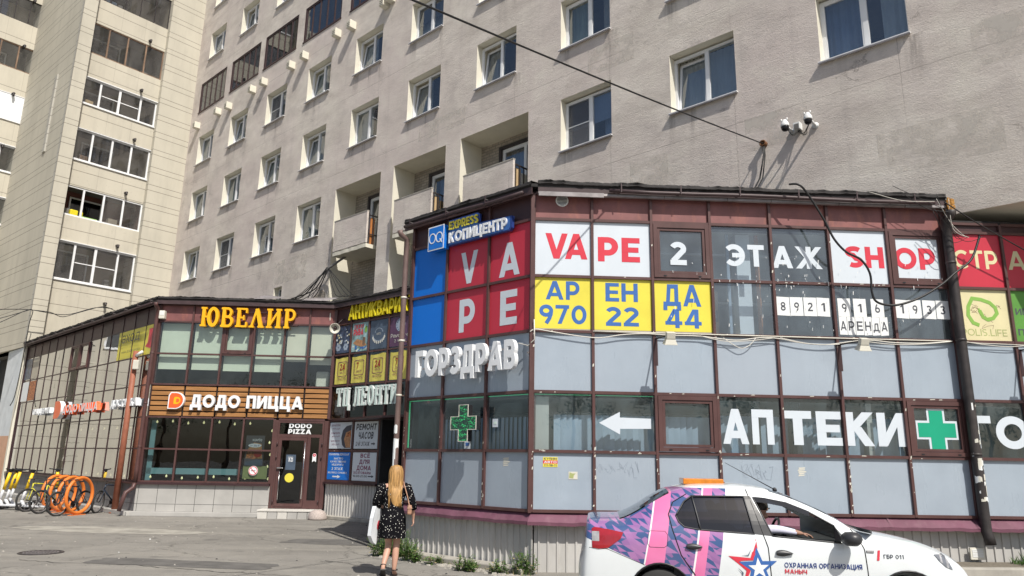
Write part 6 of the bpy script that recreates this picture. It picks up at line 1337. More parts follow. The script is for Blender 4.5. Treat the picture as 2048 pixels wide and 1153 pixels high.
# ------------------------------------------------------------------ lamps, cameras, speaker, cables
def floodlight(fac, u, z, out, side, label, drop=.14):
    t = thing('floodlight', label, 'floodlight', fac.at(u, -.05, z), 'floodlights on arms over the grey panels')
    q = MB(); q.tube([(u, -.04, z + .02), (u + side * .5, -out * .5, z + .015), (u + side, -out, z)], .014, 'black_plastic', 8); q.box(u - .03, u + .03, -.055, -.045, z - .45, z + .04, 'brown_dark'); q.build('arm', t, fac.M)
    mx = Matrix.Translation((u + side, -out - .02, z - drop * .4)) @ Matrix.Rotation(R(18), 4, 'X')
    q = MB(); q.bbox(-.075, .075, -.05, .05, -.02, .10, 'white_old', .012, mx); q.add([mx @ Vector(p) for p in ((-.075, -.05, -.02), (.075, -.05, -.02), (.075, .05, -.02), (-.075, .05, -.02), (-.105, -.08, -.1), (.105, -.08, -.1), (.105, .08, -.1), (-.105, .08, -.1))], [(0, 1, 5, 4), (1, 2, 6, 5), (2, 3, 7, 6), (3, 0, 4, 7), (4, 5, 6, 7)], 'white_old'); q.box(-.11, .11, -.085, .085, -.11, -.1, 'white_old', mx); q.build('lamp_head', t, fac.M)
u = FU[2]; 
floodlight(F, FU[2] + .02, 3.86, .62, .10, 'small cream floodlight on an arm below the yellow panes')
floodlight(F, FU[5] + .02, 3.84, .62, .12, 'small cream floodlight on an arm beneath the papers with digits')
floodlight(F, FU[8] + .04, 3.82, .62, .10, 'small cream floodlight on an arm under the leaf sign, by the right edge')
def dome_cam(x, y, out, label):
    u, z = G.px(x, y, -out); t = thing('security_camera', label, 'camera', G.at(u, -out, z), 'white dome cameras on the plaster wall')
    q = MB(); q.tube([(u, 0, z + .02), (u, -out * .9, z + .06)], .028, 'white_plastic', 10); q.tube([(u, 0, z + .02), (u, -.03, z + .02)], .07, 'white_plastic', 14); q.build('bracket', t, G.M)
    q = MB(); q.lathe([(.02, .165), (.042, .155), (.05, .125), (.07, .10), (.087, .05), (.09, .015), (.087, .0)], 'white_plastic', 20, Matrix.Translation((u, -out, z))); q.tube([(u - .06, -out - .02, z + .12), (u - .06, -out - .02, z + .18)], .014, 'white_plastic', 6); q.tube([(u + .055, -out, z + .13), (u + .055, -out, z + .19)], .014, 'white_plastic', 6); q.build('housing', t, G.M)
    q = MB(); q.lathe([(.078, .0), (.081, -.025), (.074, -.06), (.05, -.092), (.017, -.105), (.001, -.107)], 'black_gloss', 20, Matrix.Translation((u, -out, z))); q.build('dome', t, G.M)
    return u, z
c1 = dome_cam(1570, 254, .42, 'white security camera dome on the grey wall, the lower one nearer the cable'); c2 = dome_cam(1616, 240, .42, 'white security camera dome on the grey wall, the higher one at right')
u, z = G.px(1594, 252, -.12); t = thing('junction_box', 'small white junction box between the two dome cameras', 'junction box', G.at(u, -.1, z))
q = MB(); q.bbox(u - .07, u + .07, -.16, 0, z - .09, z + .07, 'white_plastic', .008); q.build('box', t, G.M); q = MB(); q.box(u - .05, u + .05, -.164, -.16, z - .085, z + .03, 'room_mid'); q.build('cover', t, G.M)
t = thing('camera_wiring', 'tangled black wires looping between the dome cameras', 'wiring', G.at(u, -.1, z - .2)); r_ = random.Random(2); q = MB()
for k in range(6):
    a = (c1[0], -.35, c1[1]) if k < 3 else (c2[0], -.35, c2[1]); pts = [a]; b_ = (u + r_.uniform(-.05, .05), -.05, z - .08)
    for j in range(1, 8): f_ = j / 8; pts.append((a[0] + (b_[0] - a[0]) * f_ + r_.uniform(-.02, .02), a[1] + (b_[1] - a[1]) * f_ - .02, a[2] + (b_[2] - a[2]) * f_ - .22 * math.sin(math.pi * f_) * (.5 + .2 * k / 2)))
    pts.append(b_); q.tube(pts, .007, 'cable', 6)
q.build('wire', t, G.M)
# overhead cable with its rusty bracket
e0 = G.at(*((lambda p: (p[0], -.06, p[1]))(G.px(1527, 288, -.06))))
t = thing('cable_bracket', 'rusty round bracket on the grey wall holding the overhead cable', 'bracket', e0); u, z = G.px(1527, 288, -.06)
q = MB(); q.tube([(u, 0, z), (u, -.1, z)], .07, 'rust', 14); q.tube([(u + .06 * math.cos(a), -.11, z + .06 * math.sin(a)) for a in [k * .524 for k in range(12)]], .016, 'rust', 8, closed=True); q.build('bracket_ring', t, G.M)
far = CAM + ray(825, 0) * 8.3; dirv = (far - e0); far2 = e0 + dirv * 2.6
q = MB(); pts = []
for k in range(41): f_ = k / 40 * 2.6; p = e0 + dirv * f_; p = p - Vector((0, 0, .16 * max(0, f_) * max(0, 1 - f_) )); pts.append(p)
q.tube(pts, .014, 'cable', 8); o = q.build('overhead_cable'); tag(o, 'black overhead cable crossing high in front of the grey wall', 'cable')
q = MB(); q.tube([e0 + Vector((-.02, -.03, 0)), e0 + Vector((-.03, -.05, -.3)), e0 + Vector((-.18, -.12, -.9)), e0 + Vector((-.5, -.1, -1.5)), e0 + Vector((-.62, .1, -2.2))], .018, 'cable', 8); q.tube([e0 + Vector((.0, -.03, 0)), e0 + Vector((.0, -.06, -.3)), e0 + Vector((-.12, -.14, -.9)), e0 + Vector((-.46, -.13, -1.5)), e0 + Vector((-.6, .1, -2.2))], .014, 'cable', 8); o = q.build('drop_cable'); tag(o, 'pair of black cables dropping from the wall bracket to the pavilion roof', 'cable')
# heavy black cable looping over the pharmacy front
def fpath(fac, pts, d): return [fac.at(*(lambda p: (p[0], dd, p[1]))(fac.px(x, y, dd))) for (x, y), dd in zip(pts, d)]
def smooth(pts, n=6):
    pts = [Vector(p) for p in pts]; out = []
    for i in range(len(pts) - 1):
        p0 = pts[max(0, i - 1)]; p1 = pts[i]; p2 = pts[i + 1]; p3 = pts[min(len(pts) - 1, i + 2)]
        for k in range(n):
            t_ = k / n; out.append(.5 * ((2 * p1) + (p2 - p0) * t_ + (2 * p0 - 5 * p1 + 4 * p2 - p3) * t_ ** 2 + (3 * p1 - p0 - 3 * p2 + p3) * t_ ** 3))
    return out + [pts[-1]]
L_ = [(1578, 369), (1600, 371), (1622, 398), (1648, 440), (1668, 478), (1692, 504), (1722, 520), (1740, 548), (1744, 585), (1755, 605), (1790, 611), (1835, 598), (1880, 572), (1912, 545), (1942, 520), (1957, 480), (1958, 470)]
q = MB(); q.tube(smooth(fpath(F, L_, [-.36, -.45] + [-.42] * 12 + [-.35, -.3, -.3])), .020, 'cable', 8); o = q.build('hanging_cable'); tag(o, 'thick black cable hanging in a deep loop over the SHOP panes', 'cable')
# thin wires at the pipe top
q = MB(); r_ = random.Random(77)
for k in range(9):
    a = (1890 + r_.uniform(-25, 15), 405 + r_.uniform(-20, 20)); b_ = (1958 + r_.uniform(-30, 10), 470 + r_.uniform(-15, 10)) if k < 6 else (1790 + r_.uniform(-60, 40), 380 + r_.uniform(-10, 8))
    m_ = ((a[0] + b_[0]) / 2 + r_.uniform(-14, 14), (a[1] + b_[1]) / 2 + r_.uniform(4, 40)); q.tube(smooth(fpath(F, [a, m_, b_], [-.40, -.34, -.32]), 8), .0055, 'cable' if k % 3 else 'cable_white', 5)
q.tube(smooth(fpath(F, [(1888, 404), (1960, 450), (2048, 500), (2150, 556)], [-.42, -.4, -.38, -.36]), 8), .011, 'cable', 6)
o = q.build('wire_tangle'); tag(o, 'tangle of thin wires around the top of the black downpipe', 'wiring')
# white cable along the transom
def wire(fac, pts, d, r, mat): q = MB(); q.tube(smooth(fpath(fac, pts, [d] * len(pts)), 5), r, mat, 6); return q
q = wire(F, [(1060, 664), (1072, 659), (1110, 665), (1160, 673), (1200, 676), (1245, 670), (1290, 668), (1340, 671), (1400, 673), (1470, 681), (1520, 676), (1560, 678), (1600, 686), (1650, 690), (1700, 684), (1740, 681), (1790, 686), (1850, 687), (1905, 683)], -.07, .010, 'cable_white')
for pts in ([(1400, 672), (1450, 683), (1500, 682), (1550, 676)], [(1560, 676), (1620, 688), (1680, 689), (1720, 683), (1780, 689), (1840, 689), (1900, 684)], [(1925, 683), (1970, 690), (2020, 694), (2080, 690), (2150, 693)], [(1925, 684), (1960, 687), (2010, 689), (2150, 696)], [(1446, 676), (1470, 692), (1485, 697), (1500, 690), (1512, 676)]):
    q.tube(smooth(fpath(F, pts, [-.075] * len(pts)), 5), .007, 'cable_white', 6)
q.tube(smooth(fpath(F, [(1186, 663), (1400, 669), (1640, 676), (1905, 683)], [-.055] * 4), 3), .011, 'white_old', 6)
o = q.build('white_cable'); tag(o, 'white cables strung along the transom under the yellow panes', 'cable')
# loudspeaker and small boxes on the eaves
u, z = E.px(670, 657, -.35); t = thing('loudspeaker', 'cream horn loudspeaker in the corner between pizzeria and entrance', 'loudspeaker', E.at(u, -.35, z))
mx = Matrix.Translation(E.at(u, -.35, z)) @ (CAM - E.at(u, -.35, z) + Vector((-2, 0, -2))).to_track_quat('Z', 'Y').to_matrix().to_4x4()
q = MB(); q.lathe([(.05, -.2), (.06, -.1), (.09, -.02), (.15, .06), (.165, .07), (.155, .07), (.09, 0), (.05, -.06)], 'white_old', 20, mx); q.lathe([(.001, .05), (.03, .045), (.045, .0), (.05, -.06)], 'brown_dark', 14, mx); q.build('horn', t)
q = MB(); q.tube([E.at(u, -.3, z + .1), E.at(u - .03, -.1, z + .3), E.at(u, .0, z + .35)], .014, 'dark_metal', 8); q.build('bracket', t)
for k, (fac, x, y, lab) in enumerate(((Y, 325, 630, 'small white box beside the corner downpipe under the pizzeria eaves'), (E, 660, 635, 'small white box just above the horn loudspeaker'))):
    u, z = fac.px(x, y, -.1); t = thing('junction_box', lab, 'junction box', fac.at(u, -.1, z)); q = MB(); q.bbox(u - .09, u + .09, -.16, -.0, z - .13, z + .13, 'white_old', .015); q.build('box', t, fac.M); q = MB(); q.box(u - .07, u + .07, -.166, -.16, z - .02, z + .11, 'white_plastic'); q.build('cover', t, fac.M)
# cable bundle rising from the shop roof to the wall
q = MB(); r_ = random.Random(5)
top = G.at(*(lambda p: (p[0], -.15, p[1]))(G.px(657, 537, -.15)))
for k in range(8):
    bx, by = 590 + r_.uniform(-18, 30), 600 + r_.uniform(-3, 3); bt = G.at(*(lambda p: (p[0], -.5, p[1]))(G.px(bx, by, -.5))); md = (top + bt) / 2 + Vector((r_.uniform(-.25, .25), -.1, -.35 + r_.uniform(-.15, .15))); q.tube(smooth([top + Vector((r_.uniform(-.1, .1), 0, r_.uniform(-.05, .05))), md, bt], 8), r_.choice([.012, .018, .022]), 'cable', 6)
for k in range(4):
    bt = G.at(*(lambda p: (p[0], -.2, p[1]))(G.px(690 + k * 12, 592, -.2))); q.tube(smooth([top, (top + bt) / 2 + Vector((.1 * k, -.1, -.5)), bt], 8), .012, 'cable', 6)
o = q.build('cable_bundle'); tag(o, 'bundle of black cables climbing from the pizzeria roof to the balcony recess', 'cable')
t = thing('cable_bracket', 'rusty pipe arm sticking out under the left balcony with cables tied to it', 'bracket', top); q = MB(); q.tube([top + G.U * -.25 + Vector((0, 0, -.12)), top, top + G.U * .8 + G.D * .4 + Vector((0, 0, .55))], .045, 'room_mid', 10); q.build('pipe', t)
# cables in front of the tower foot
q = MB()
for pts in ([(-60, 619), (0, 619), (60, 620), (130, 630), (190, 616), (225, 618)], [(-60, 650), (0, 637), (60, 620)], [(-60, 664), (0, 645), (62, 619), (58, 650), (45, 720), (30, 790), (20, 812)], [(60, 620), (100, 625), (125, 634), (160, 625), (205, 614), (230, 622)]):
    q.tube(smooth(fpath(T, pts, [-1.0] * len(pts)), 6), .018, 'cable', 6)
o = q.build('slack_cable'); tag(o, 'slack black cables strung past the foot of the beige tower', 'cable')
# ------------------------------------------------------------------ security car
def pchip(tab, k, x):
    xs = [r[0] for r in tab]; ys = [r[k] for r in tab]; n = len(xs)
    if x <= xs[0]: return ys[0]
    if x >= xs[-1]: return ys[-1]
    dl = [(ys[i + 1] - ys[i]) / (xs[i + 1] - xs[i]) for i in range(n - 1)]
    def m_(i):
        if i in (0, n - 1): return dl[0] if i == 0 else dl[-1]
        a, b_ = dl[i - 1], dl[i]; return 0 if a * b_ <= 0 else 2 * a * b_ / (a + b_)
    i = max(j for j in range(n - 1) if xs[j] <= x); h = xs[i + 1] - xs[i]; t = (x - xs[i]) / h
    return (2 * t**3 - 3 * t**2 + 1) * ys[i] + (t**3 - 2 * t**2 + t) * h * m_(i) + (-2 * t**3 + 3 * t**2) * ys[i + 1] + (t**3 - t**2) * h * m_(i + 1)
CT = [(-.925, .50, .56, .42, .58, .59, .36), (-.905, .68, .66, .58, .69, .70, .30), (-.865, .775, .735, .64, .76, .775, .27), (-.84, .80, .87, .66, .94, .965, .26), (-.815, .812, .99, .665, 1.085, 1.115, .25), (-.74, .826, 1.015, .655, 1.105, 1.13, .24), (-.45, .845, 1.03, .63, 1.115, 1.14, .23), (-.30, .85, 1.035, .615, 1.17, 1.20, .22), (0, .856, 1.035, .59, 1.345, 1.385, .21), (.2, .86, 1.03, .575, 1.44, 1.48, .21), (.5, .865, 1.02, .57, 1.495, 1.53, .21), (.9, .866, 1.01, .57, 1.50, 1.54, .21), (1.2, .866, 1.0, .572, 1.475, 1.515, .21), (1.45, .865, .99, .578, 1.41, 1.455, .21), (1.75, .862, .98, .59, 1.29, 1.335, .21), (2.05, .857, .97, .605, 1.14, 1.18, .21), (2.2, .852, .965, .64, 1.045, 1.065, .21), (2.5, .845, .94, .66, .995, 1.02, .21), (2.9, .825, .875, .645, .915, .95, .22), (3.15, .785, .775, .60, .82, .85, .23), (3.29, .72, .66, .52, .72, .745, .25), (3.37, .60, .56, .42, .60, .61, .30), (3.405, .45, .48, .35, .50, .505, .36)]
_a, _b = gp(1321, 1125, .68), gp(1816, 1141, .68); hd = (_b - _a).normalized(); hd.z = 0; hd.normalize(); cy = Vector((-hd.y, hd.x, 0))
CO = _a + cy * .84; CO.z = 0
CC = Fac(CO, math.degrees(math.atan2(hd.x, hd.y))); CM = CC.M
def cp(x, y, d=-.82): return CC.px(x, y, d)
def section(x):
    w, zb, wr, zr, zt, z0 = (pchip(CT, k, x) for k in range(1, 7)); H = zb - z0
    L = [(w - .07, z0), (w - .02, z0 + .09 * H), (w - .004, z0 + .22 * H), (w, z0 + .42 * H), (w + .004, z0 + .60 * H), (w - .004, z0 + .78 * H), (w - .018, z0 + .91 * H), (w - .045, zb)]
    ax, az = L[-1]
    for t, bulge in ((.25, .022), (.5, .03), (.75, .022)): L.append((ax + (wr - ax) * t + bulge * min(1, (zr - zb) / .3), az + (zr - az) * t))
    L.append((wr, zr)); L += [(wr * .90, zr + (zt - zr) * .42), (wr * .6, zr + (zt - zr) * .76), (wr * .3, zr + (zt - zr) * .95), (0, zt)]
    return L
xs = sorted({-.925, -.918, -.905, -.89, -.865, -.85, -.84, -.83, -.815, -.78, -.74, *[-.7 + .08 * k for k in range(50)], -.44, .14, 1.28, 2.12, 3.22, 3.26, 3.29, 3.33, 3.37, 3.39, 3.405}); xs = [x for i, x in enumerate(xs) if x <= 3.405 and (i == 0 or x - xs[i - 1] > .004)]
NR = len(section(0)); vs = []
for x in xs:
    s_ = section(x); vs += [Vector((x, -y, z)) for y, z in s_] + [Vector((x, y, z)) for y, z in s_[-2::-1]]
NP = 2 * NR - 1
car_faces = []; kinds = []
for i in range(len(xs) - 1):
    for k in range(NP - 1):
        car_faces.append((i * NP + k, i * NP + k + 1, (i + 1) * NP + k + 1, (i + 1) * NP + k)[::-1]); kk = k if k < NR - 1 else NP - 2 - k
        xm = (xs[i] + xs[i + 1]) / 2; kinds.append('ws' if kk >= 11 and 1.28 < xm < 2.12 else 'rw' if kk >= 11 and -.44 < xm < .14 else 'b')
car_faces += [tuple(range(NP)), tuple((len(xs) - 1) * NP + k for k in range(NP))[::-1]]; kinds += ['b', 'b']
BODY = BVHTree.FromPolygons(vs, car_faces)
def side_y(x, z, off=.004):
    h = BODY.ray_cast(Vector((x, -3, z)), Vector((0, 1, 0))); 
    return None if h[0] is None else h[0] + h[1] * (off if h[1].y < 0 else -off)
# paint
m, nt, b = newmat('car_paint'); v = coords(nt); sx = nd(nt, 'ShaderNodeSeparateXYZ'); nt.links.new(v, sx.inputs[0]); X_, Z_ = sx.outputs[0], sx.outputs[2]
def xline(pa, pb):
    (xa, za), (xb, zb) = cp(*pa), cp(*pb); k = (xa - xb) / (za - zb); return xa - k * za, k          # x = c + k z
def side_of(c, k, o=0.0): return math_(nt, 'SUBTRACT', X_, math_(nt, 'ADD', math_(nt, 'MULTIPLY', Z_, k), c + o))
def band(pa, pb, qa, qb):
    c1_, k1 = xline(pa, pb); c2_, k2 = xline(qa, qb)
    return math_(nt, 'MULTIPLY', math_(nt, 'GREATER_THAN', side_of(c1_, k1), 0), math_(nt, 'LESS_THAN', side_of(c2_, k2), 0))
# triangular camouflage
sxx = math_(nt, 'MULTIPLY', X_, 1 / .082); szz = math_(nt, 'MULTIPLY', Z_, 1 / .071)
pa = math_(nt, 'ADD', sxx, math_(nt, 'MULTIPLY', szz, .5)); fa, fb = math_(nt, 'FLOOR', pa), math_(nt, 'FLOOR', szz)
tri = math_(nt, 'GREATER_THAN', math_(nt, 'ADD', math_(nt, 'FRACT', pa), math_(nt, 'FRACT', szz)), 1)
def hashv(a, b_, c):
    cb = nd(nt, 'ShaderNodeCombineXYZ')
    for s_, q_ in zip(cb.inputs, (a, b_, c)): nt.links.new(q_, s_) if not isinstance(q_, (int, float)) else setattr(s_, 'default_value', q_)
    wn = nd(nt, 'ShaderNodeTexWhiteNoise', noise_dimensions='3D'); nt.links.new(cb.outputs[0], wn.inputs['Vector']); return wn.outputs[0]
h1 = hashv(fa, fb, tri); pb_ = math_(nt, 'SUBTRACT', math_(nt, 'MULTIPLY', sxx, .5), math_(nt, 'MULTIPLY', szz, .25)); s2_ = math_(nt, 'MULTIPLY', szz, .5)
h2 = hashv(math_(nt, 'FLOOR', pb_), math_(nt, 'FLOOR', s2_), math_(nt, 'LESS_THAN', math_(nt, 'FRACT', pb_), math_(nt, 'FRACT', s2_)))
hh = math_(nt, 'ADD', math_(nt, 'MULTIPLY', h1, .62), math_(nt, 'MULTIPLY', h2, .38))
cam_c = mixc(nt, math_(nt, 'GREATER_THAN', hh, .47), (.04, .085, .22), mixc(nt, ramp(nt, h1, .3, .9), (.23, .11, .29), (.36, .16, .37)))
pink = mixc(nt, noise(nt, v, 2.5, 2), (.66, .13, .33), (.74, .22, .42))
col = cam_c
b1 = band((1315, 986), (1290, 1128), (1346, 986), (1328, 1128)); col = mixc(nt, b1, col, pink)
col = mixc(nt, band((1313, 986), (1287, 1128), (1316, 986), (1290, 1128)), col, (.8, .78, .8))
b2 = band((1411.7, 977), (1386, 1153), (1430.8, 977), (1408, 1153)); col = mixc(nt, b2, col, pink)
col = mixc(nt, band((1409.5, 977), (1383, 1153), (1412.5, 977), (1387, 1153)), col, (.8, .78, .8))
c_, k_ = xline((1458, 978), (1436, 1153)); white1 = math_(nt, 'GREATER_THAN', side_of(c_, k_), 0)
(xa, za), (xb, zb) = cp(1216, 1096), cp(1290, 1130); kz = (zb - za) / (xb - xa)
white2 = math_(nt, 'LESS_THAN', math_(nt, 'SUBTRACT', Z_, math_(nt, 'ADD', math_(nt, 'MULTIPLY', X_, kz), za - kz * xa)), 0)
white2 = math_(nt, 'MULTIPLY', white2, math_(nt, 'LESS_THAN', X_, xb + .02))
wroof = math_(nt, 'MULTIPLY', math_(nt, 'GREATER_THAN', Z_, 1.487), math_(nt, 'GREATER_THAN', X_, -.1))
wh_ = math_(nt, 'MAXIMUM', math_(nt, 'MAXIMUM', white1, white2), wroof)
dust = noise(nt, coords(nt, (1, 1, .6)), 3, 5)
col = mixc(nt, wh_, col, (.70, .735, .75)); col = mixc(nt, math_(nt, 'MULTIPLY', ramp(nt, dust, .45, .8), .10), col, (.35, .33, .3))
nt.links.new(col, b.inputs['Base Color']); b.inputs['Roughness'].default_value = .28; b.inputs['Coat Weight'].default_value = .8; b.inputs['Coat Roughness'].default_value = .04
M('lamp_red', (.33, .012, .02), .12, .15, 8, coat=1); M('lamp_clear', (.36, .36, .37), .1, .3, 14, coat=1); M('headlight_glass', (.16, .17, .19), .08, .4, 16, coat=1); M('amber', (.60, .20, .02), .2, .25, 12, coat=.6); M('tyre', (.03, .03, .03), .8, .2); M('trim_black', (.035, .036, .04), .4, .15); M('headlining', (.20, .20, .20), .9); M('dash', (.028, .028, .03), .7, .15); M('seat', (.05, .05, .055), .9, .2); M('seam', (.01, .01, .012), .8)
CAR = thing('parked_car', 'white security sedan with purple camouflage rear, pink stripes and an amber light bar', 'car', CO)
# body with openings
bm = bmesh.new(); bv = [bm.verts.new(p) for p in vs]; kl = bm.faces.layers.int.new('k')
for f, kd in zip(car_faces, kinds):
    try: ff = bm.faces.new([bv[i] for i in f])
    except ValueError: continue
    ff[kl] = {'b': 0, 'ws': 1, 'rw': 2}[kd]; ff.smooth = True
def convex_cut(bm, poly, cond=lambda f: True):
    """split every face along the edges of a convex polygon given in (x,z), return the faces inside"""
    n = len(poly); cx = sum(p[0] for p in poly) / n; cz = sum(p[1] for p in poly) / n
    for i in range(n):
        (xa, za), (xb, zb) = poly[i], poly[(i + 1) % n]; mid = Vector(((xa + xb) / 2, 0, (za + zb) / 2)); rad = max(math.hypot(p[0] - cx, p[1] - cz) for p in poly) + .12
        fs = [f for f in bm.faces if math.hypot(f.calc_center_median().x - cx, f.calc_center_median().z - cz) < rad and cond(f)]
        geom = fs + list({e for f in fs for e in f.edges}) + list({v for f in fs for v in f.verts})
        nrm = Vector((zb - za, 0, -(xb - xa))).normalized(); bmesh.ops.bisect_plane(bm, geom=geom, plane_co=mid, plane_no=nrm, dist=1e-5)
    def inside(p):
        s = 0
        for i in range(n):
            (xa, za), (xb, zb) = poly[i], poly[(i + 1) % n]; cr = (xb - xa) * (p.z - za) - (zb - za) * (p.x - xa)
            if abs(cr) < 1e-9: continue
            if s == 0: s = 1 if cr > 0 else -1
            elif (cr > 0) != (s > 0): return False
        return True
    return [f for f in bm.faces if cond(f) and inside(f.calc_center_median())]
sidef = lambda f: abs(f.calc_center_median().y) > .5
RWIN = [cp(*p, -.72) for p in ((1351, 1031), (1356, 1043), (1367, 1053), (1394, 1058), (1505, 1067), (1489, 994), (1384, 993), (1368, 1004))]
FWIN = [cp(*p, -.72) for p in ((1541, 1071), (1600, 1077), (1676, 1085), (1668, 1052), (1620, 1025), (1575, 1007), (1530, 998), (1508, 996))]
for poly in (RWIN, FWIN): bmesh.ops.delete(bm, geom=convex_cut(bm, poly, sidef), context='FACES')
for xw in (0, 2.63):
    bmesh.ops.delete(bm, geom=convex_cut(bm, [(xw + .355 * math.cos(a), .315 + .355 * math.sin(a)) for a in [k * math.pi / 10 for k in range(20)]], sidef), context='FACES')
gl_f = {1: [], 2: []}
for f in list(bm.faces):
    if f[kl]: gl_f[f[kl]].append([v.co.copy() for v in f.verts])
bmesh.ops.delete(bm, geom=[f for f in bm.faces if f[kl]], context='FACES')
me = bpy.data.meshes.new('body'); bm.normal_update(); bm.to_mesh(me); bm.free(); me.materials.append(MATS['car_paint'])
for p in me.polygons: p.use_smooth = True
body = link('body', me, CAR, CM)
for k, nm_, mt in ((1, 'windscreen', 'glass_car'), (2, 'rear_window', 'glass_dark')):
    q = MB()
    for f in gl_f[k]: q.add(f, [tuple(range(len(f)))], mt, True)
    q.build(nm_, CAR, CM)
def patch(poly, off, mat, name, parent=CAR, step=.035, split=None):
    b2 = bmesh.new(); x0, x1 = min(p[0] for p in poly), max(p[0] for p in poly); z0, z1 = min(p[1] for p in poly), max(p[1] for p in poly)
    nx, nz = max(2, int((x1 - x0) / step)), max(2, int((z1 - z0) / step)); g_ = [[b2.verts.new((x0 + (x1 - x0) * i / nx, 0, z0 + (z1 - z0) * j / nz)) for j in range(nz + 1)] for i in range(nx + 1)]
    for i in range(nx):
        for j in range(nz): b2.faces.new((g_[i][j], g_[i + 1][j], g_[i + 1][j + 1], g_[i][j + 1]))
    keep = set(convex_cut(b2, poly)); bmesh.ops.delete(b2, geom=[f for f in b2.faces if f not in keep], context='FACES')
    b2.verts.index_update(); ok = True; co = []
    for v in b2.verts:
        h = side_y(v.co.x, v.co.z, off); co.append(h if h is not None else Vector((v.co.x, -.7, v.co.z)))
    q = MB()
    for f in b2.faces:
        c = f.calc_center_median(); q.add([co[v.index] for v in f.verts], [tuple(range(len(f.verts)))], mat if split is None else split(c), True)
    b2.free(); return q.build(name, parent, CM)
def shrink(poly, k):
    cx = sum(p[0] for p in poly) / len(poly); cz = sum(p[1] for p in poly) / len(poly); return [(cx + (x - cx) * k, cz + (z - cz) * k) for x, z in poly]
patch(shrink(RWIN, 1.0), -.012, 'glass_dark', 'rear_door_glass')
def seam(pts, r=.006, mat='seam', name='door_seam', off=.0): 
    out = []
    for i in range(len(pts) - 1):
        for k in range(6): t_ = k / 6; x = pts[i][0] + (pts[i + 1][0] - pts[i][0]) * t_; z = pts[i][1] + (pts[i + 1][1] - pts[i][1]) * t_; h = side_y(x, z, off); out.append(h) if h is not None else None
    h = side_y(*pts[-1], off); out.append(h) if h is not None else None
    q = MB(); q.tube(out, r, mat, 6); return q.build(name, CAR, CM)
for poly, nm_ in ((RWIN, 'window_seal'), (FWIN, 'window_seal')): seam(poly + [poly[0]], .009, 'trim_black', nm_)
# black pillar trim, seams
patch([cp(*p, -.72) for p in ((1490, 993), (1506, 1067), (1540, 1071), (1503, 994))], .004, 'trim_black', 'pillar_trim')
xa, za = cp(1385, 1000, -.72); q_ = [cp(*p, -.72) for p in ((1385, 993), (1399, 1058))]; seam(q_, .011, 'trim_black', 'window_divider', .002)
seam([cp(*p) for p in ((1499, 981), (1523, 1060), (1535, 1095), (1541, 1152), (1541, 1215))]); seam([cp(*p) for p in ((1376, 990), (1348, 1006), (1338, 1030), (1345, 1060), (1362, 1110), (1390, 1150))]); seam([cp(*p) for p in ((1711, 1062), (1728, 1100), (1735, 1152), (1735, 1200))])
seam([cp(*p) for p in ((1300, 1062), (1330, 1063), (1335, 1070), (1335, 1090), (1328, 1095), (1300, 1094), (1295, 1088), (1297, 1068), (1300, 1062))], .0025, name='fuel_flap')
seam([cp(*p) for p in ((1162, 1094), (1215, 1098), (1290, 1130))], .003)
# lights
TLs = [cp(1140 + x / 3.938, 920 + y / 3.938) for x, y in ((172, 545), (190, 535), (300, 548), (420, 574), (398, 622), (300, 692), (225, 700), (176, 690))]
xsplit = cp(1200, 1060)[0]; z_lo, z_hi = cp(1190, 1084)[1], cp(1190, 1064)[1]
patch(TLs, .008, 'lamp_red', 'tail_lamp', step=.02, split=lambda c: 'lamp_clear' if c.x < xsplit and z_lo < c.z < z_hi else 'lamp_red')
patch([cp(1536 + x / 4, 864 + y / 4) for x, y in ((1330, 985), (1420, 985), (1452, 1040), (1490, 1110), (1430, 1085), (1380, 1040))], .008, 'headlight_glass', 'headlamp', step=.02, split=lambda c: 'headlight_glass' if (c.x * 14) % 1 < .7 else 'lamp_clear')
# handles
for nm_, px0, px1 in (('rear', (1372, 1093), (1404, 1093)), ('front', (1550, 1103), (1584, 1109))):
    a, b_ = cp(*px0), cp(*px1); zc = (a[1] + b_[1]) / 2; q = MB(); n = 14; vsx = []
    for i in range(n + 1):
        t_ = i / n; x = a[0] + (b_[0] - a[0]) * t_; hgt = .042 * math.sin(math.pi * min(1, .08 + t_ * .92)) ** .6 * (1 - .45 * t_); y = side_y(x, zc).y
        vsx += [(x, y - .002, zc - hgt), (x, y - .028, zc - hgt * .4), (x, y - .030, zc + hgt * .4), (x, y - .002, zc + hgt)]
    q.add(vsx, [(4 * i + k, 4 * i + k + 1, 4 * i + k + 5, 4 * i + k + 4)[::-1] for i in range(n) for k in range(3)], 'trim_black', True); q.build('door_handle', CAR, CM)
# mirror
x, z = cp(1700, 1076, -.95); q = MB(); mxm = Matrix.Translation((x + .0, -1.0, z - .01))
q.lathe([(.001, -.09), (.06, -.085), (.10, -.05), (.115, .0), (.105, .05), (.07, .085), (.001, .095)], 'trim_black', 18, mxm @ Matrix.Diagonal((.95, 1.05, .8, 1))); q.add([(x - .12, -.83, z - .05), (x - .02, -.83, z - .06), (x - .02, -.95, z - .04), (x - .08, -.95, z - .02), (x - .12, -.80, z + .12), (x - .04, -.80, z + .02)], [(0, 1, 2, 3), (0, 3, 4), (3, 2, 5, 4)], 'trim_black'); q.build('door_mirror', CAR, CM)
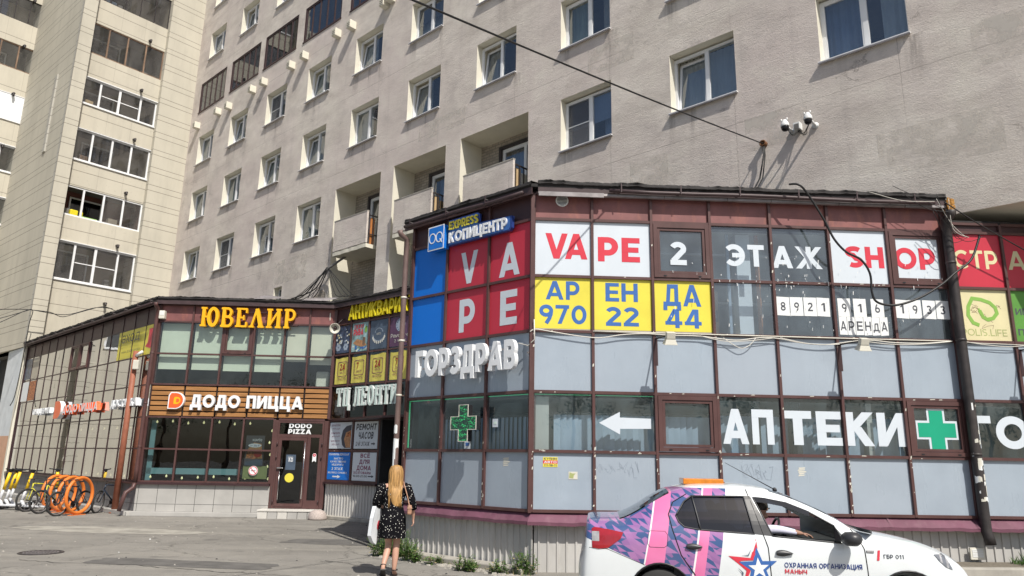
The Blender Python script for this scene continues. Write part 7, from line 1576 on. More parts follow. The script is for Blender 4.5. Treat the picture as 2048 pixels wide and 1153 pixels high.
# wheels, arches
for xw in (0, 2.63):
    for sy in (-1, 1):
        q = MB(); mxw = Matrix.Translation((xw, sy * .74, .305)) @ Matrix.Rotation(R(90), 4, 'X'); q.lathe([(.19, -.09), (.28, -.09), (.302, -.07), (.305, 0), (.302, .07), (.28, .09), (.19, .09)], 'tyre', 32, mxw); wh_o = q.build('wheel', CAR, CM)
        q = MB(); q.lathe([(.001, -.05), (.06, -.06), (.17, -.05), (.195, -.08), (.195, .08), (.17, .05), (.06, .06), (.001, .05)], 'zinc', 24, mxw); q.build('rim', wh_o, CM)
        q = MB(); q.add([(xw + .352 * math.cos(a), sy * y_, .315 + .352 * math.sin(a)) for a in [k * math.pi / 16 for k in range(17)] for y_ in (.55, .862)], [(2 * k, 2 * k + 1, 2 * k + 3, 2 * k + 2) for k in range(16)], 'black_plastic', True); q.tube([(xw + .355 * math.cos(a), sy * .855, .315 + .355 * math.sin(a)) for a in [k * math.pi / 16 for k in range(17)]], .012, 'black_plastic', 6); q.build('wheel_arch', CAR, CM)
# interior
q = MB(); q.box(-.3, 2.2, -.76, .76, .22, .30, 'dash'); q.box(.15, 2.15, -.80, -.74, .3, .93, 'dash'); q.box(.15, 2.15, .74, .80, .3, .93, 'dash'); q.box(-.5, -.35, -.7, .7, .3, 1.05, 'dash'); q.build('cabin_lining', CAR, CM)
q = MB(); q.bbox(1.72, 2.14, -.74, .74, .62, .94, 'dash', .05); q.bbox(1.62, 1.78, .18, .56, .86, 1.0, 'dash', .04); q.bbox(1.66, 1.74, -.1, .12, .55, .92, 'dash', .02); q.build('dashboard', CAR, CM)
q = MB(); q.tube([(1.52 + .055 * math.sin(a), .37 + .185 * math.cos(a), .93 + .175 * math.sin(a)) for a in [k * math.pi / 12 for k in range(24)]], .017, 'black_plastic', 8, closed=True); q.tube([(1.52, .2, .93), (1.52, .54, .93)], .018, 'black_plastic', 8); q.tube([(1.52, .37, .93), (1.75, .37, .85)], .04, 'black_plastic', 10); q.build('steering_wheel', CAR, CM)
for sy in (-.38, .38):
    q = MB(); q.bbox(.95, 1.45, sy - .25, sy + .25, .35, .52, 'seat', .05); mxs = Matrix.Translation((.98, sy, .5)) @ Matrix.Rotation(R(-16), 4, 'Y'); q.bbox(-.09, .06, -.24, .24, -.05, .60, 'seat', .05, mxs); q.bbox(-.06, .03, -.13, .13, .66, .84, 'seat', .03, mxs); q.build('front_seat', CAR, CM)
q = MB(); q.bbox(.0, .45, -.66, .66, .35, .55, 'seat', .05); q.bbox(-.2, .0, -.66, .66, .5, 1.05, 'seat', .05); q.build('rear_seat', CAR, CM)
# tinted visor strip over the front window
x0, x1 = FWIN[-1], FWIN[-3]; q = MB(); strip_ = [FWIN[-1], FWIN[-2], FWIN[-3], FWIN[-4]]
vsx = []
for (x, z) in strip_:
    h = side_y(x, z, .012); vsx += [h, h + Vector((0, -.018, -.055))]
q.add(vsx, [(2 * i, 2 * i + 1, 2 * i + 3, 2 * i + 2) for i in range(3)], 'glass_dark', True); q.build('wind_deflector', CAR, CM)
# light bar and antenna on the roof, wipers
(xl, zl), (xr, zr_) = cp(1362, 963, 0), cp(1441, 963, 0)
q = MB(); q.bbox(xl, xr, -.24, .24, zl - .03, zl + .04, 'amber', .012); lb = q.build('light_bar', CAR, CM)
q = MB(); q.box(xl + .10, xl + .24, -.16, .16, 1.50, zl - .031, 'black_plastic'); q.box(xl + .28, xr - .08, -.16, .16, 1.50, zl - .031, 'black_plastic'); q.box(xl + .22, xr + .02, -.18, .18, 1.535, 1.552, 'rust'); q.build('bar_foot', lb, CM)
b0_, t0_ = cp(1549, 978, 0), cp(1450, 926, 0); q = MB(); q.tube([(b0_[0], 0, b0_[1] - .01), (t0_[0], 0, t0_[1])], [.007, .003], 'black_plastic', 6); q.lathe([(.03, -.02), (.025, .01), (.01, .025)], 'black_plastic', 12, Matrix.Translation((b0_[0], 0, b0_[1] - .01))); q.build('antenna', CAR, CM)
# decals on the doors
def decal(outlines, off=.005): 
    for k, (mat, poly) in enumerate(outlines):
        q = MB(); q.prism([(x, z) for x, z in poly], 0, 0, mat); o_ = off + .0012 * k; y_ = []
        q.v = [tuple(side_y(x, z, o_) or Vector((x, -.87, z))) for x, _, z in q.v]; yield q
sc = cp(1511, 1133); sr = .20
def star(cx, cz, r1, r2, rot=90): return [(cx + (r1 if k % 2 == 0 else r2) * math.cos(R(rot + 36 * k)), cz + (r1 if k % 2 == 0 else r2) * math.sin(R(rot + 36 * k))) for k in range(10)]
e = lambda pts: [cp(1420 + x / 5.68, 950 + y / 5.68) for x, y in pts]
stp = [('red_letter', e([(516, 722), (530, 830), (500, 905), (482, 965), (330, 972), (420, 1030), (450, 1090), (400, 1210), (440, 1210), (380, 1200), (405, 1080), (200, 915), (450, 940)])), ('blue_letter', star(*cp(1420 + 540 / 5.68, 950 + 1050 / 5.68), .215, .085, 93)), ('white_paint', star(*cp(1420 + 543 / 5.68, 950 + 1058 / 5.68), .115, .046, 93)), ('poster_slate', e([(345, 912), (420, 905), (455, 845), (430, 915)])), ('poster_slate', e([(305, 1045), (350, 1100), (365, 1150), (372, 1105)]))]
for q in decal(stp): q.build('star_emblem', CAR, CM)
u0, z0 = cp(1567, 1138); u1, z1 = cp(1722, 1133)
def car_text2(body_, x0, x1, ybase0, h_px, mat, bold=.03):
    (u0, z0), (u1, _) = cp(x0, ybase0), cp(x1, ybase0); zt = cp(x0, ybase0 - h_px)[1]; q = MB(); sans(q, body_, (u0, z0, u1, zt), 0, 0, mat, .13 + bold * 1.4, .14)
    q.v = [tuple(side_y(x, z, .006) or Vector((x, -.87, z))) for x, _, z in q.v]; q.build('lettering', CAR, CM)
car_text2('ОХРАННАЯ ОРГАНИЗАЦИЯ', 1567, 1722, 1134, 10, 'navy', .035); car_text2('МАНЫЧ', 1568, 1612, 1146, 9, 'red_letter', .045); car_text2('ГРУППА КОМПАНИЙ', 1569, 1640, 1158, 7, 'poster_slate', .01); car_text2('ГБР 011', 1766, 1807, 1117, 8, 'ink', .03)
for q in decal([('red_letter', [cp(*p) for p in ((1752, 1121), (1757, 1121), (1759, 1101), (1754, 1101))])]): q.build('red_bar', CAR, CM)
for q in decal([('trim_black', [cp(*p) for p in ((1707, 1053), (1740, 1061), (1758, 1073), (1735, 1068))])]): q.build('cowl_vent', CAR, CM)
x, z = cp(1739, 1103); q = MB(); q.bbox(x - .04, x + .04, side_y(x, z).y - .01, side_y(x, z).y + .01, z - .012, z + .012, 'lamp_clear', .005); q.build('side_repeater', CAR, CM)
# ------------------------------------------------------------------ people
def skin_mesh(verts, edges, root, mats, subdiv=2, name='body', facemat=None):
    me = bpy.data.meshes.new(name); me.from_pydata([v[0] for v in verts], edges, []); ob = bpy.data.objects.new(name, me); COL.objects.link(ob)
    md = ob.modifiers.new('s', 'SKIN'); md.use_smooth_shade = True; md.branch_smoothing = .6
    sl = me.skin_vertices[0].data
    for i, v in enumerate(verts): r_ = v[1]; sl[i].radius = (r_, r_) if not isinstance(r_, tuple) else r_; sl[i].use_root = (i == root)
    s2 = ob.modifiers.new('u', 'SUBSURF'); s2.levels = s2.render_levels = subdiv
    dg = bpy.context.evaluated_depsgraph_get(); m2 = bpy.data.meshes.new_from_object(ob.evaluated_get(dg)); m2.name = name; bpy.data.objects.remove(ob); bpy.data.meshes.remove(me)
    m2.materials.clear()
    for mt in mats: m2.materials.append(MATS[mt])
    for p in m2.polygons: p.use_smooth = True; p.material_index = facemat(p.center) if facemat else 0
    return m2
M('skin', (.50, .29, .21), .5, .08, 9); M('skin_dark', (.30, .17, .12), .55, .1, 9); M('hair_blond', (.40, .225, .075), .45, .35, 9, (6, 6, .35), spec=.5); M('hair_dark', (.03, .022, .018), .6, .2); M('shirt', (.62, .62, .74), .8, .05, 8); M('hair_mid', (.30, .165, .055), .5, .3, 9, (6, 6, .35)); M('sandal', (.02, .018, .018), .5); M('bag_white', (.70, .73, .76), .45, .06, 5); M('bag_tan', (.36, .20, .13), .5, .2, 14)
m, nt, b = newmat('dress'); v = coords(nt); vo = nd(nt, 'ShaderNodeTexVoronoi'); vo.inputs['Scale'].default_value = 30; nt.links.new(v, vo.inputs['Vector']); vo.inputs['Randomness'].default_value = .9
c = mixc(nt, math_(nt, 'LESS_THAN', vo.outputs[0], .19), (.007, .007, .009), (.70, .68, .62)); nt.links.new(c, b.inputs['Base Color']); b.inputs['Roughness'].default_value = .9; b.inputs['Specular IOR Level'].default_value = .08
def loft(rings, mat, n=28, cap=True):
    """rings: (cx, cy, z, rx, ry, fold)"""
    q = MB(); vs = []
    for cx, cy_, z, rx, ry, fo in rings:
        for k in range(n): a = 2 * math.pi * k / n; f_ = 1 + fo * math.sin(5 * a + z * 9) + fo * .6 * math.sin(9 * a + 1.3); vs.append((cx + rx * f_ * math.cos(a), cy_ + ry * f_ * math.sin(a), z))
    q.add(vs, [(i * n + k, i * n + (k + 1) % n, (i + 1) * n + (k + 1) % n, (i + 1) * n + k) for i in range(len(rings) - 1) for k in range(n)], mat, True)
    if cap: q.add(vs[-n:], [tuple(range(n))], mat, True)
    return q
wp = gp(787, 1153); WO = Vector((wp.x, wp.y, 0)); WMX = Matrix.Translation(WO) @ Matrix.Rotation(R(8), 4, 'Z')
WOM = thing('person', 'long haired blond woman in a dotted black dress walking away with a white bag', 'person', WO)
# x right, y forward (away), z up; right foot planted at origin, left heel lifting behind
V_ = [((-.06, .02, .86), .105), ((-.06, .015, 1.0), .095), ((-.055, .03, 1.16), .105), ((-.05, .04, 1.30), .10), ((-.045, .055, 1.39), .05), ((-.04, .08, 1.47), .05), ((-.04, .09, 1.55), (.078, .09)), ((-.04, .085, 1.61), .06),
      ((.03, .02, .80), .09), ((.02, .05, .47), .056), ((.015, .02, .42), .058), ((.01, .0, .27), .054), ((.0, -.02, .09), .034), ((.01, .02, .04), .034), ((.02, .10, .03), .032), ((.02, .17, .022), .022),
      ((-.14, .02, .80), .09), ((-.10, .06, .47), .056), ((-.105, .02, .42), .056), ((-.135, -.07, .29), .053), ((-.165, -.18, .16), .034), ((-.165, -.18, .11), .034), ((-.16, -.10, .06), .032), ((-.155, -.03, .035), .022),
      ((.13, .03, 1.33), .058), ((.215, .01, 1.14), .046), ((.235, .02, 1.08), .043), ((.255, .06, .93), .034), ((.262, .08, .86), .024),
      ((-.23, .03, 1.33), .058), ((-.315, .03, 1.13), .046), ((-.325, .06, 1.07), .043), ((-.27, .21, 1.02), .034), ((-.24, .27, 1.01), .024)]
E_ = [(0, 1), (1, 2), (2, 3), (3, 4), (4, 5), (5, 6), (6, 7), (0, 8), (8, 9), (9, 10), (10, 11), (11, 12), (12, 13), (13, 14), (14, 15), (0, 16), (16, 17), (17, 18), (18, 19), (19, 20), (20, 21), (21, 22), (22, 23), (3, 24), (24, 25), (25, 26), (26, 27), (27, 28), (3, 29), (29, 30), (30, 31), (31, 32), (32, 33)]
# hands: palm and five fingers each
def hand(base, dr, side, up):
    i0 = len(V_); dr = Vector(dr).normalized(); side = Vector(side).normalized(); up = Vector(up).normalized(); B = Vector(base)
    V_.append((tuple(B + dr * .05), (.026, .018))); k0 = i0
    ed = []
    for j, (o, l) in enumerate(((-.026, .062), (-.009, .07), (.009, .066), (.026, .052))):
        p = B + dr * .085 + side * o; a = len(V_); V_.append((tuple(p), .0095)); V_.append((tuple(p + dr * l * .5 + up * -.012), .0085)); V_.append((tuple(p + dr * l * .8 + up * -.035), .007)); ed += [(k0, a), (a, a + 1), (a + 1, a + 2)]
    a = len(V_); V_.append((tuple(B + dr * .035 + side * -.035 + up * -.008), .010)); V_.append((tuple(B + dr * .075 + side * -.05 + up * -.02), .008)); ed += [(k0, a), (a, a + 1)]
    return ed, k0
ed, k0 = hand((.262, .08, .86), (.05, .12, -1), (0, -1, -.1), (1, 0, 0)); E_ += ed + [(28, k0)]
ed, k0 = hand((-.24, .27, 1.01), (.5, .8, -.1), (0, .1, 1), (-.8, .5, 0)); E_ += ed + [(33, k0)]
link('body', skin_mesh(V_, E_, 0, ['skin']), WOM, WMX)
DR = [(-.055, .0, .565, .212, .165, .085), (-.055, .0, .66, .205, .168, .075), (-.058, .0, .76, .20, .17, .05), (-.058, .005, .86, .195, .168, .025), (-.058, .008, .95, .172, .145, .012), (-.057, .012, 1.03, .152, .122, .012), (-.055, .022, 1.12, .162, .124, .008), (-.052, .03, 1.22, .178, .122, .005), (-.05, .036, 1.30, .178, .108, .0), (-.048, .045, 1.355, .13, .085, 0), (-.046, .055, 1.395, .068, .06, 0)]
dress = loft(DR, 'dress', 36).build('dress', WOM, WMX)
def sleeve(pts, rs, nm_='sleeve'): q = MB(); q.tube(pts, rs, 'dress', 16); return q.build(nm_, dress, WMX)
sleeve([(.09, .035, 1.345), (.14, .03, 1.32), (.19, .016, 1.21), (.222, .01, 1.13), (.235, .022, 1.07), (.246, .045, .99)], [.06, .078, .068, .064, .064, .068]); sleeve([(-.19, .035, 1.345), (-.24, .03, 1.32), (-.29, .028, 1.21), (-.322, .03, 1.12), (-.328, .062, 1.065), (-.305, .13, 1.04)], [.06, .078, .068, .064, .064, .066])
# hair: a long fall of tapered locks over a cap
q = MB(); r_ = random.Random(11)
cap = [(-.04, .075, 1.665, .02, .02, 0), (-.04, .078, 1.655, .055, .06, 0), (-.04, .08, 1.63, .085, .095, .0), (-.04, .078, 1.59, .10, .112, .01), (-.04, .068, 1.54, .105, .112, .02), (-.04, .045, 1.47, .108, .095, .03), (-.04, .015, 1.38, .118, .075, .04), (-.04, -.035, 1.28, .112, .055, .06), (-.04, -.065, 1.18, .10, .045, .07), (-.035, -.078, 1.10, .085, .035, .08), (-.03, -.082, 1.04, .055, .025, .09)]
hq = loft(cap, 'hair_blond', 36, False); hair = hq.build('hair', WOM, WMX)
q = MB()
for k in range(90):
    a = R(r_.uniform(195, 345)); x0 = -.04 + .106 * math.cos(a) * r_.uniform(.9, 1.06); y0 = .07 + .11 * math.sin(a); L_ = r_.uniform(.99, 1.2); xe = -.035 + (x0 + .04) * .85 + r_.uniform(-.03, .03)
    q.tube(smooth([(x0 * .7 - .012, .07 + (y0 - .07) * .75, 1.645), (x0, y0, 1.56), (x0 * 1.0, y0 - .02, 1.42), ((x0 + xe) / 2, -.055 + r_.uniform(-.02, .0), 1.27), (xe, -.10 + r_.uniform(-.015, .02), L_)], 4), [.009] * 12 + [.008, .006, .005, .003, .001], r_.choice(['hair_blond', 'hair_blond', 'hair_mid']), 5)
q.build('lock', hair, WMX)
for mx_f, lab in ((Matrix.Identity(4), 'sandal'), (Matrix.Translation((-.175, -.195, .125)) @ Matrix.Rotation(R(-38), 4, 'X') @ Matrix.Translation((0, .02, -.03)), 'sandal')):
    q = MB(); ol = [(-.035, -.06), (.035, -.06), (.042, .05), (.048, .13), (.03, .195), (-.02, .2), (-.04, .12), (-.036, .04)]
    q.add([mx_f @ Vector((x + .012, y, z)) for z in (-.004, .016) for x, y in ol], [tuple(range(8))[::-1], tuple(range(8, 16))] + [(i, (i + 1) % 8, (i + 1) % 8 + 8, i + 8) for i in range(8)], 'sandal'); q.tube([mx_f @ Vector(p) for p in ((-.04, .1, .01), (-.02, .1, .055), (.03, .1, .055), (.056, .1, .01))], .008, 'sandal', 6); q.tube([mx_f @ Vector((.012 + .043 * math.cos(a), -.01 + .05 * math.sin(a), .095)) for a in [k * math.pi / 6 for k in range(12)]], .008, 'sandal', 6, closed=True); q.build(lab, WOM, WMX)
t = thing('carrier_bag', 'flat white carrier bag tucked under the left arm of the woman', 'bag', WMX @ Vector((-.33, .0, .6)))
q = MB(); mxb = WMX @ Matrix.Translation((-.335, .03, .0)) @ Matrix.Rotation(R(62), 4, 'Z')
ol = [(-.06, .50), (.02, .46), (.13, .58), (.16, .96), (.10, 1.05), (-.03, 1.03), (-.12, .86), (-.14, .60)]
q.add([mxb @ Vector((x, y + .01 * math.sin(9 * x + 7 * z), z)) for y in (-.03, .03) for x, z in ol], [tuple(range(8)), tuple(range(15, 7, -1))] + [((i + 1) % 8, i, i + 8, (i + 1) % 8 + 8) for i in range(8)], 'bag_white'); q.build('bag', t)
q = MB(); q.prism([(x * .25 + .06, .74 + (z - .75) * .25) for x, z in ol], -.036, -.034, 'red_letter'); q.v = [tuple(mxb @ Vector(p)) for p in q.v]; q.build('print', t)
t = thing('shoulder_bag', 'small tan handbag on a thin strap at the right hip of the woman', 'bag', WMX @ Vector((.2, -.05, 1.0)))
q = MB(); q.bbox(-.03, .04, -.10, .10, -.08, .06, 'bag_tan', .02, WMX @ Matrix.Translation((.19, -.09, 1.0))); q.bbox(-.034, .044, -.104, .104, -.0, .03, 'bag_tan', .01, WMX @ Matrix.Translation((.19, -.09, 1.0))); q.build('bag', t)
q = MB(); q.tube(smooth([WMX @ Vector(p) for p in ((.19, -.16, 1.05), (.15, -.10, 1.2), (.10, -.05, 1.35), (.085, .03, 1.402), (.10, .12, 1.33), (.16, .10, 1.15), (.2, -.01, 1.05))], 5), .010, 'bag_tan', 6); q.build('strap', t)
# passenger in the car
PAS = thing('person', 'dark haired person in a pale shirt seated in the car, arm resting on the sill', 'person', CM @ Vector((1.05, -.38, .5)))
hx, hz = cp(1523, 1020, -.40)
V_ = [((1.12, -.38, .58), .14), ((1.08, -.38, .75), .145), ((1.04, -.39, .93), .14), ((1.04, -.40, 1.05), .06), ((1.06, -.40, 1.13), .05), ((hx - .02, -.41, hz - .05), .07), ((hx - .01, -.41, hz + .03), .092), ((hx - .02, -.41, hz + .10), .075),
      ((1.07, -.56, 1.02), .075), ((1.13, -.64, 1.03), .062), ((1.22, -.66, 1.05), .056), ((1.36, -.665, 1.05), .048), ((1.52, -.66, 1.025), .036), ((1.58, -.65, 1.015), .026), ((hx + .08, -.41, hz - .01), .018), ((hx + .07, -.41, hz - .09), .03)]
E_ = [(0, 1), (1, 2), (2, 3), (3, 4), (4, 5), (5, 6), (6, 7), (2, 8), (8, 9), (9, 10), (10, 11), (11, 12), (12, 13), (6, 14), (5, 15)]
ed, k0 = hand((1.58, -.65, 1.015), (.95, .1, -.12), (0, 1, 0), (0, 0, 1)); E_ += ed + [(13, k0)]
link('body', skin_mesh(V_, E_, 0, ['skin_dark', 'shirt'], facemat=lambda c: 1 if (c.z < 1.12 and c.x < 1.53) else 0), PAS, CM)
q = MB(); q.lathe([(.088, -.02), (.098, .02), (.092, .07), (.06, .105), (.001, .118)], 'hair_dark', 18, Matrix.Translation((hx - .028, -.41, hz + .02)) @ Matrix.Diagonal((1.05, .9, 1.0, 1))); q.build('hair', PAS, CM)
q = MB(); 
for sy in (-.032, .032): q.lathe([(.001, -.011), (.011, 0), (.001, .011)], 'black_gloss', 10, Matrix.Translation((hx + .078, -.41 + sy, hz + .02)))
q.build('eye', PAS, CM)
# ------------------------------------------------------------------ bicycles, racks, scooters
RKD = Vector((.2, .98, 0)).normalized()                      # stands perpendicular to the glass flank
h0 = gp(150, 1031); stepv = LG.U * -.78
def frame_at(p, dirv): m = Matrix((dirv, Vector((-dirv.y, dirv.x, 0)), Vector((0, 0, 1)))).transposed().to_4x4(); m.translation = p; return m
q = MB(); rr = .50; q.tube([(rr * math.cos(a), 0, rr + .06 + rr * math.sin(a)) for a in [k * math.pi / 20 for k in range(40)]], .05, 'orange_rack' if 'orange_rack' in MATS else 'orange_sign', 12, closed=True); M('orange_rack', (.74, .20, .035), .45, .08, 6, dirt=.15)
for i in range(len(q.mats)): q.mats[i] = 'orange_rack'
ring_me = q.mesh('hoop'); q = MB(); q.box(-.28, .28, -.06, .06, 0, .02, 'orange_rack'); q.box(-.06, .06, -.02, .02, .02, .09, 'orange_rack'); q.box(-.03, .03, -.03, .03, .08, .1, 'orange_rack'); foot_me = q.mesh('foot')
for k, lab in enumerate(('orange hoop bicycle rack closest to the rusty pole', 'orange hoop bicycle rack second from the rusty pole', 'orange hoop bicycle rack third from the rusty pole', 'orange hoop bicycle rack farthest from the rusty pole')):
    p = h0 + RKD * .06 + stepv * k; t = thing('bike_rack', lab, 'bike rack', p, 'orange hoop bicycle racks'); mx = frame_at(p, RKD); link('hoop', ring_me, t, mx); link('foot', foot_me, t, mx)
def bicycle(p, dirv, lean, label, cols, steer=0):
    t = thing('bicycle', label, 'bicycle', p, 'bicycles parked at the hoops'); mx = frame_at(p, dirv) @ Matrix.Rotation(R(lean), 4, 'X'); c = cols
    for x, nm_ in ((-.53, 'wheel'), (.53, 'wheel')):
        q = MB(); mxx = Matrix.Translation((x, 0, .34)) @ (Matrix.Rotation(R(steer), 4, 'Z') if x > 0 else Matrix.Identity(4)); cir = lambda r_: [mxx @ Vector((r_ * math.cos(a), 0, r_ * math.sin(a))) for a in [k * math.pi / 18 for k in range(36)]]
        q.tube(cir(.322), .030, 'tyre', 8, closed=True); w = q.build(nm_, t, mx); q = MB(); q.tube(cir(.295), .009, 'zinc', 6, closed=True)
        q.tube([mxx @ Vector((0, -.04, 0)), mxx @ Vector((0, .04, 0))], .022, 'dark_metal', 8)
        for k in range(12): a = k * math.pi / 6; q.tube([mxx @ Vector((.02 * math.cos(a), 0, .02 * math.sin(a))), mxx @ Vector((.295 * math.cos(a + .2), 0, .295 * math.sin(a + .2)))], .0025, 'zinc', 4, False)
        q.build('rim', w, mx)
    q = MB(); bb, st_, hd_, hb = (-.1, 0, .31), (-.22, 0, .80), (.34, 0, .84), (.38, 0, .70)
    for a, b_, r_ in ((bb, st_, .018), (bb, hb, .022), (st_, hd_, .018), (hb, hd_, .022), ((-.53, .05, .34), bb, .012), ((-.53, -.05, .34), bb, .012), ((-.53, .05, .34), st_, .010), ((-.53, -.05, .34), st_, .010)): q.tube([a, b_], r_, c, 8)
    q.build('frame', t, mx); q = MB(); q.tube([hb, (.42, .05, .62), (.53, .05, .34)], .014, c, 8); q.tube([hb, (.42, -.05, .62), (.53, -.05, .34)], .014, c, 8); q.build('fork', t, mx)
    q = MB(); q.tube([st_, (-.26, 0, .92)], .014, 'dark_metal', 8); q.lathe([(.001, -.13), (.06, -.11), (.05, 0), (.025, .08), (.001, .14)], 'black_plastic', 10, Matrix.Translation((-.26, 0, .95)) @ Matrix.Rotation(R(90), 4, 'Y') @ Matrix.Diagonal((.4, 1, 1, 1))); q.build('saddle', t, mx)
    q = MB(); q.tube([hd_, (.33, 0, .96)], .015, 'dark_metal', 8); q.tube(smooth([(.26, -.31, .99), (.34, -.12, .98), (.36, 0, .97), (.34, .12, .98), (.26, .31, .99)], 4), .012, 'dark_metal', 8); q.tube([(.26, -.31, .99), (.22, -.36, .99)], .017, 'black_plastic', 8); q.tube([(.26, .31, .99), (.22, .36, .99)], .017, 'black_plastic', 8); q.build('handlebar', t, mx)
    q = MB(); q.lathe([(.05, -.005), (.09, -.004), (.09, .004), (.05, .005)], 'dark_metal', 18, Matrix.Translation((-.1, -.05, .31)) @ Matrix.Rotation(R(90), 4, 'X')); q.tube([(-.1, -.06, .31), (-.02, -.08, .17)], .01, 'dark_metal', 6); q.tube([(-.1, .06, .31), (-.18, .08, .45)], .01, 'dark_metal', 6); q.box(-.06, .02, -.14, -.06, .155, .175, 'black_plastic'); q.build('crank', t, mx); return t
M('bike_lime', (.55, .52, .05), .4, .1); M('bike_dark', (.02, .03, .05), .35, .1)
def bike_at(x, y, lean, label, c, steer): bicycle(gp(x, y) + RKD * .53, RKD * -1, lean, label, c, steer)
bike_at(191, 1027, -5, 'dark bicycle parked between the orange hoops and the rusty pole', 'bike_dark', 12)
bike_at(113, 1033, 5, 'dark bicycle squeezed between the two orange hoops by the pole', 'bike_dark', -10)
bike_at(78, 1028, 6, 'dark bicycle with wide tyres in the middle of the orange hoops', 'bike_dark', -8)
bike_at(52, 1024, 5, 'lime framed bicycle nearest the yellow scooters', 'bike_lime', -14)
M('scooter_yellow', (.85, .55, .02), .4, .06); M('scooter_white', (.62, .63, .65), .4, .08)
def scooter(p, dirv, lean, label, yc):
    t = thing('electric_scooter', label, 'scooter', p, 'yellow scooters in a row'); mx = frame_at(p, dirv) @ Matrix.Rotation(R(lean), 4, 'X')
    q = MB(); q.bbox(-.42, .38, -.08, .08, .11, .17, 'scooter_white', .02); q.tube([(.36, 0, .15), (.5, 0, .30)], .05, 'scooter_white', 10); q.bbox(-.62, -.40, -.06, .06, .22, .25, 'black_plastic', .01); q.build('deck', t, mx)
    q = MB(); q.tube([(.5, 0, .24), (.42, 0, .66)], .042, 'scooter_white', 10); q.tube([(.42, 0, .62), (.33, 0, 1.14)], .05, 'scooter_yellow', 12); q.build('stem', t, mx)
    q = MB(); q.tube([(.34, 0, 1.12), (.32, 0, 1.20)], .03, 'black_plastic', 8); q.tube(smooth([(.24, -.27, 1.24), (.31, -.1, 1.22), (.31, .1, 1.22), (.24, .27, 1.24)], 4), .02, 'black_plastic', 8); q.bbox(.28, .40, -.06, .06, 1.17, 1.25, 'black_plastic', .015); q.build('handlebar', t, mx)
    for x in (.55, -.5): q = MB(); q.lathe([(.03, -.035), (.09, -.035), (.115, -.02), (.115, .02), (.09, .035), (.03, .035)], 'tyre', 18, Matrix.Translation((x, 0, .115)) @ Matrix.Rotation(R(90), 4, 'X')); w = q.build('wheel', t, mx); q = MB(); q.lathe([(.001, -.038), (.05, -.038), (.05, .038), (.001, .038)], 'zinc', 14, Matrix.Translation((x, 0, .115)) @ Matrix.Rotation(R(90), 4, 'X')); q.build('hub', w, mx)
    q = MB(); q.bbox(-.60, -.585, -.07, .07, .10, .23, 'white_paint', .004); q.build('number_plate', t, mx)
    q = MB(); q.bbox(.30, .34, -.03, .03, .8, .95, 'ink', .005) if yc else q.bbox(.555, .575, -.045, .045, .42, .52, 'white_paint', .005); q.build('badge', t, mx)
sd = (LG.D * .55 + LG.U * .85).normalized()
for k, (x, y, lab) in enumerate(((5, 1022, 'yellow stemmed scooter at the very left edge of the row'), (17, 1021, 'yellow stemmed scooter second from the left edge'), (27, 1018, 'yellow stemmed scooter in the middle of the row of five'), (50, 1024, 'yellow scooter with a white plate, second nearest the bicycles'), (72, 1016, 'bright yellow scooter standing right beside the lime bicycle'))):
    scooter(gp(x, y) + RKD * .3, (sd * -1 if k < 4 else RKD), (4, 5, 3, 5, 2)[k], lab, k % 2)
# ------------------------------------------------------------------ street things
pb = gp(228, 1027); t = thing('pole', 'rusty brown steel pole standing free before the glass flank', 'pole', pb); q = MB()
zt_ = LG.px(263, 757, LG.px(0, 0)[0] * 0 - .35)[1]; q.tube([pb, pb + Vector((0, 0, 5.0))], [.095, .085], 'pipe_rust', 14); q.build('shaft', t)
q = MB(); q.lathe([(.15, 0), (.15, .03), (.10, .04)], 'pipe_rust', 14, Matrix.Translation(pb)); q.build('base_plate', t)
tc_ = thing('security_camera', 'small white bullet camera on top of the rusty pole', 'camera', pb + Vector((0, 0, 4.9))); q = MB(); q.tube([pb + Vector((.05, -.05, 4.85)), pb + Vector((.26, -.10, 4.98))], .05, 'white_plastic', 10); q.build('housing', tc_); q = MB(); q.bbox(-.09, .09, -.06, .06, -.2, .1, 'white_old', .02, Matrix.Translation(pb + Vector((.12, -.12, 4.6)))); q.build('power_box', tc_)
p = E.at(.45, -.52, 0); t = MB(); t.lathe([(.27, 0), (.275, .05), (.25, .15), (.19, .225), (.10, .265), (.001, .275)], 'granite', 28, Matrix.Translation(p) @ Matrix.Diagonal((1, 1, 1.05, 1))); o = t.build('stone_bollard'); tag(o, 'rounded pink granite half sphere bollard by the entrance step', 'bollard')
p = gp(82, 1106); t = thing('manhole_cover', 'round iron manhole cover set in the asphalt at lower left', 'manhole', p); q = MB(); q.lathe([(.001, .004), (.32, .004), (.33, .012), (.36, .012), (.37, .002)], 'manhole_iron' if 'manhole_iron' in MATS else 'pipe_black', 30, Matrix.Translation(p)); q.build('frame', t); q = MB()
for k in range(5):
    for a in range(6 + 4 * k): an = 6.283 * a / (6 + 4 * k); q.box(p.x + (.05 + .055 * k) * math.cos(an) - .014, p.x + (.05 + .055 * k) * math.cos(an) + .014, p.y + (.05 + .055 * k) * math.sin(an) - .014, p.y + (.05 + .055 * k) * math.sin(an) + .014, .004, .011, 'zinc')
q.build('lid_pattern', t)
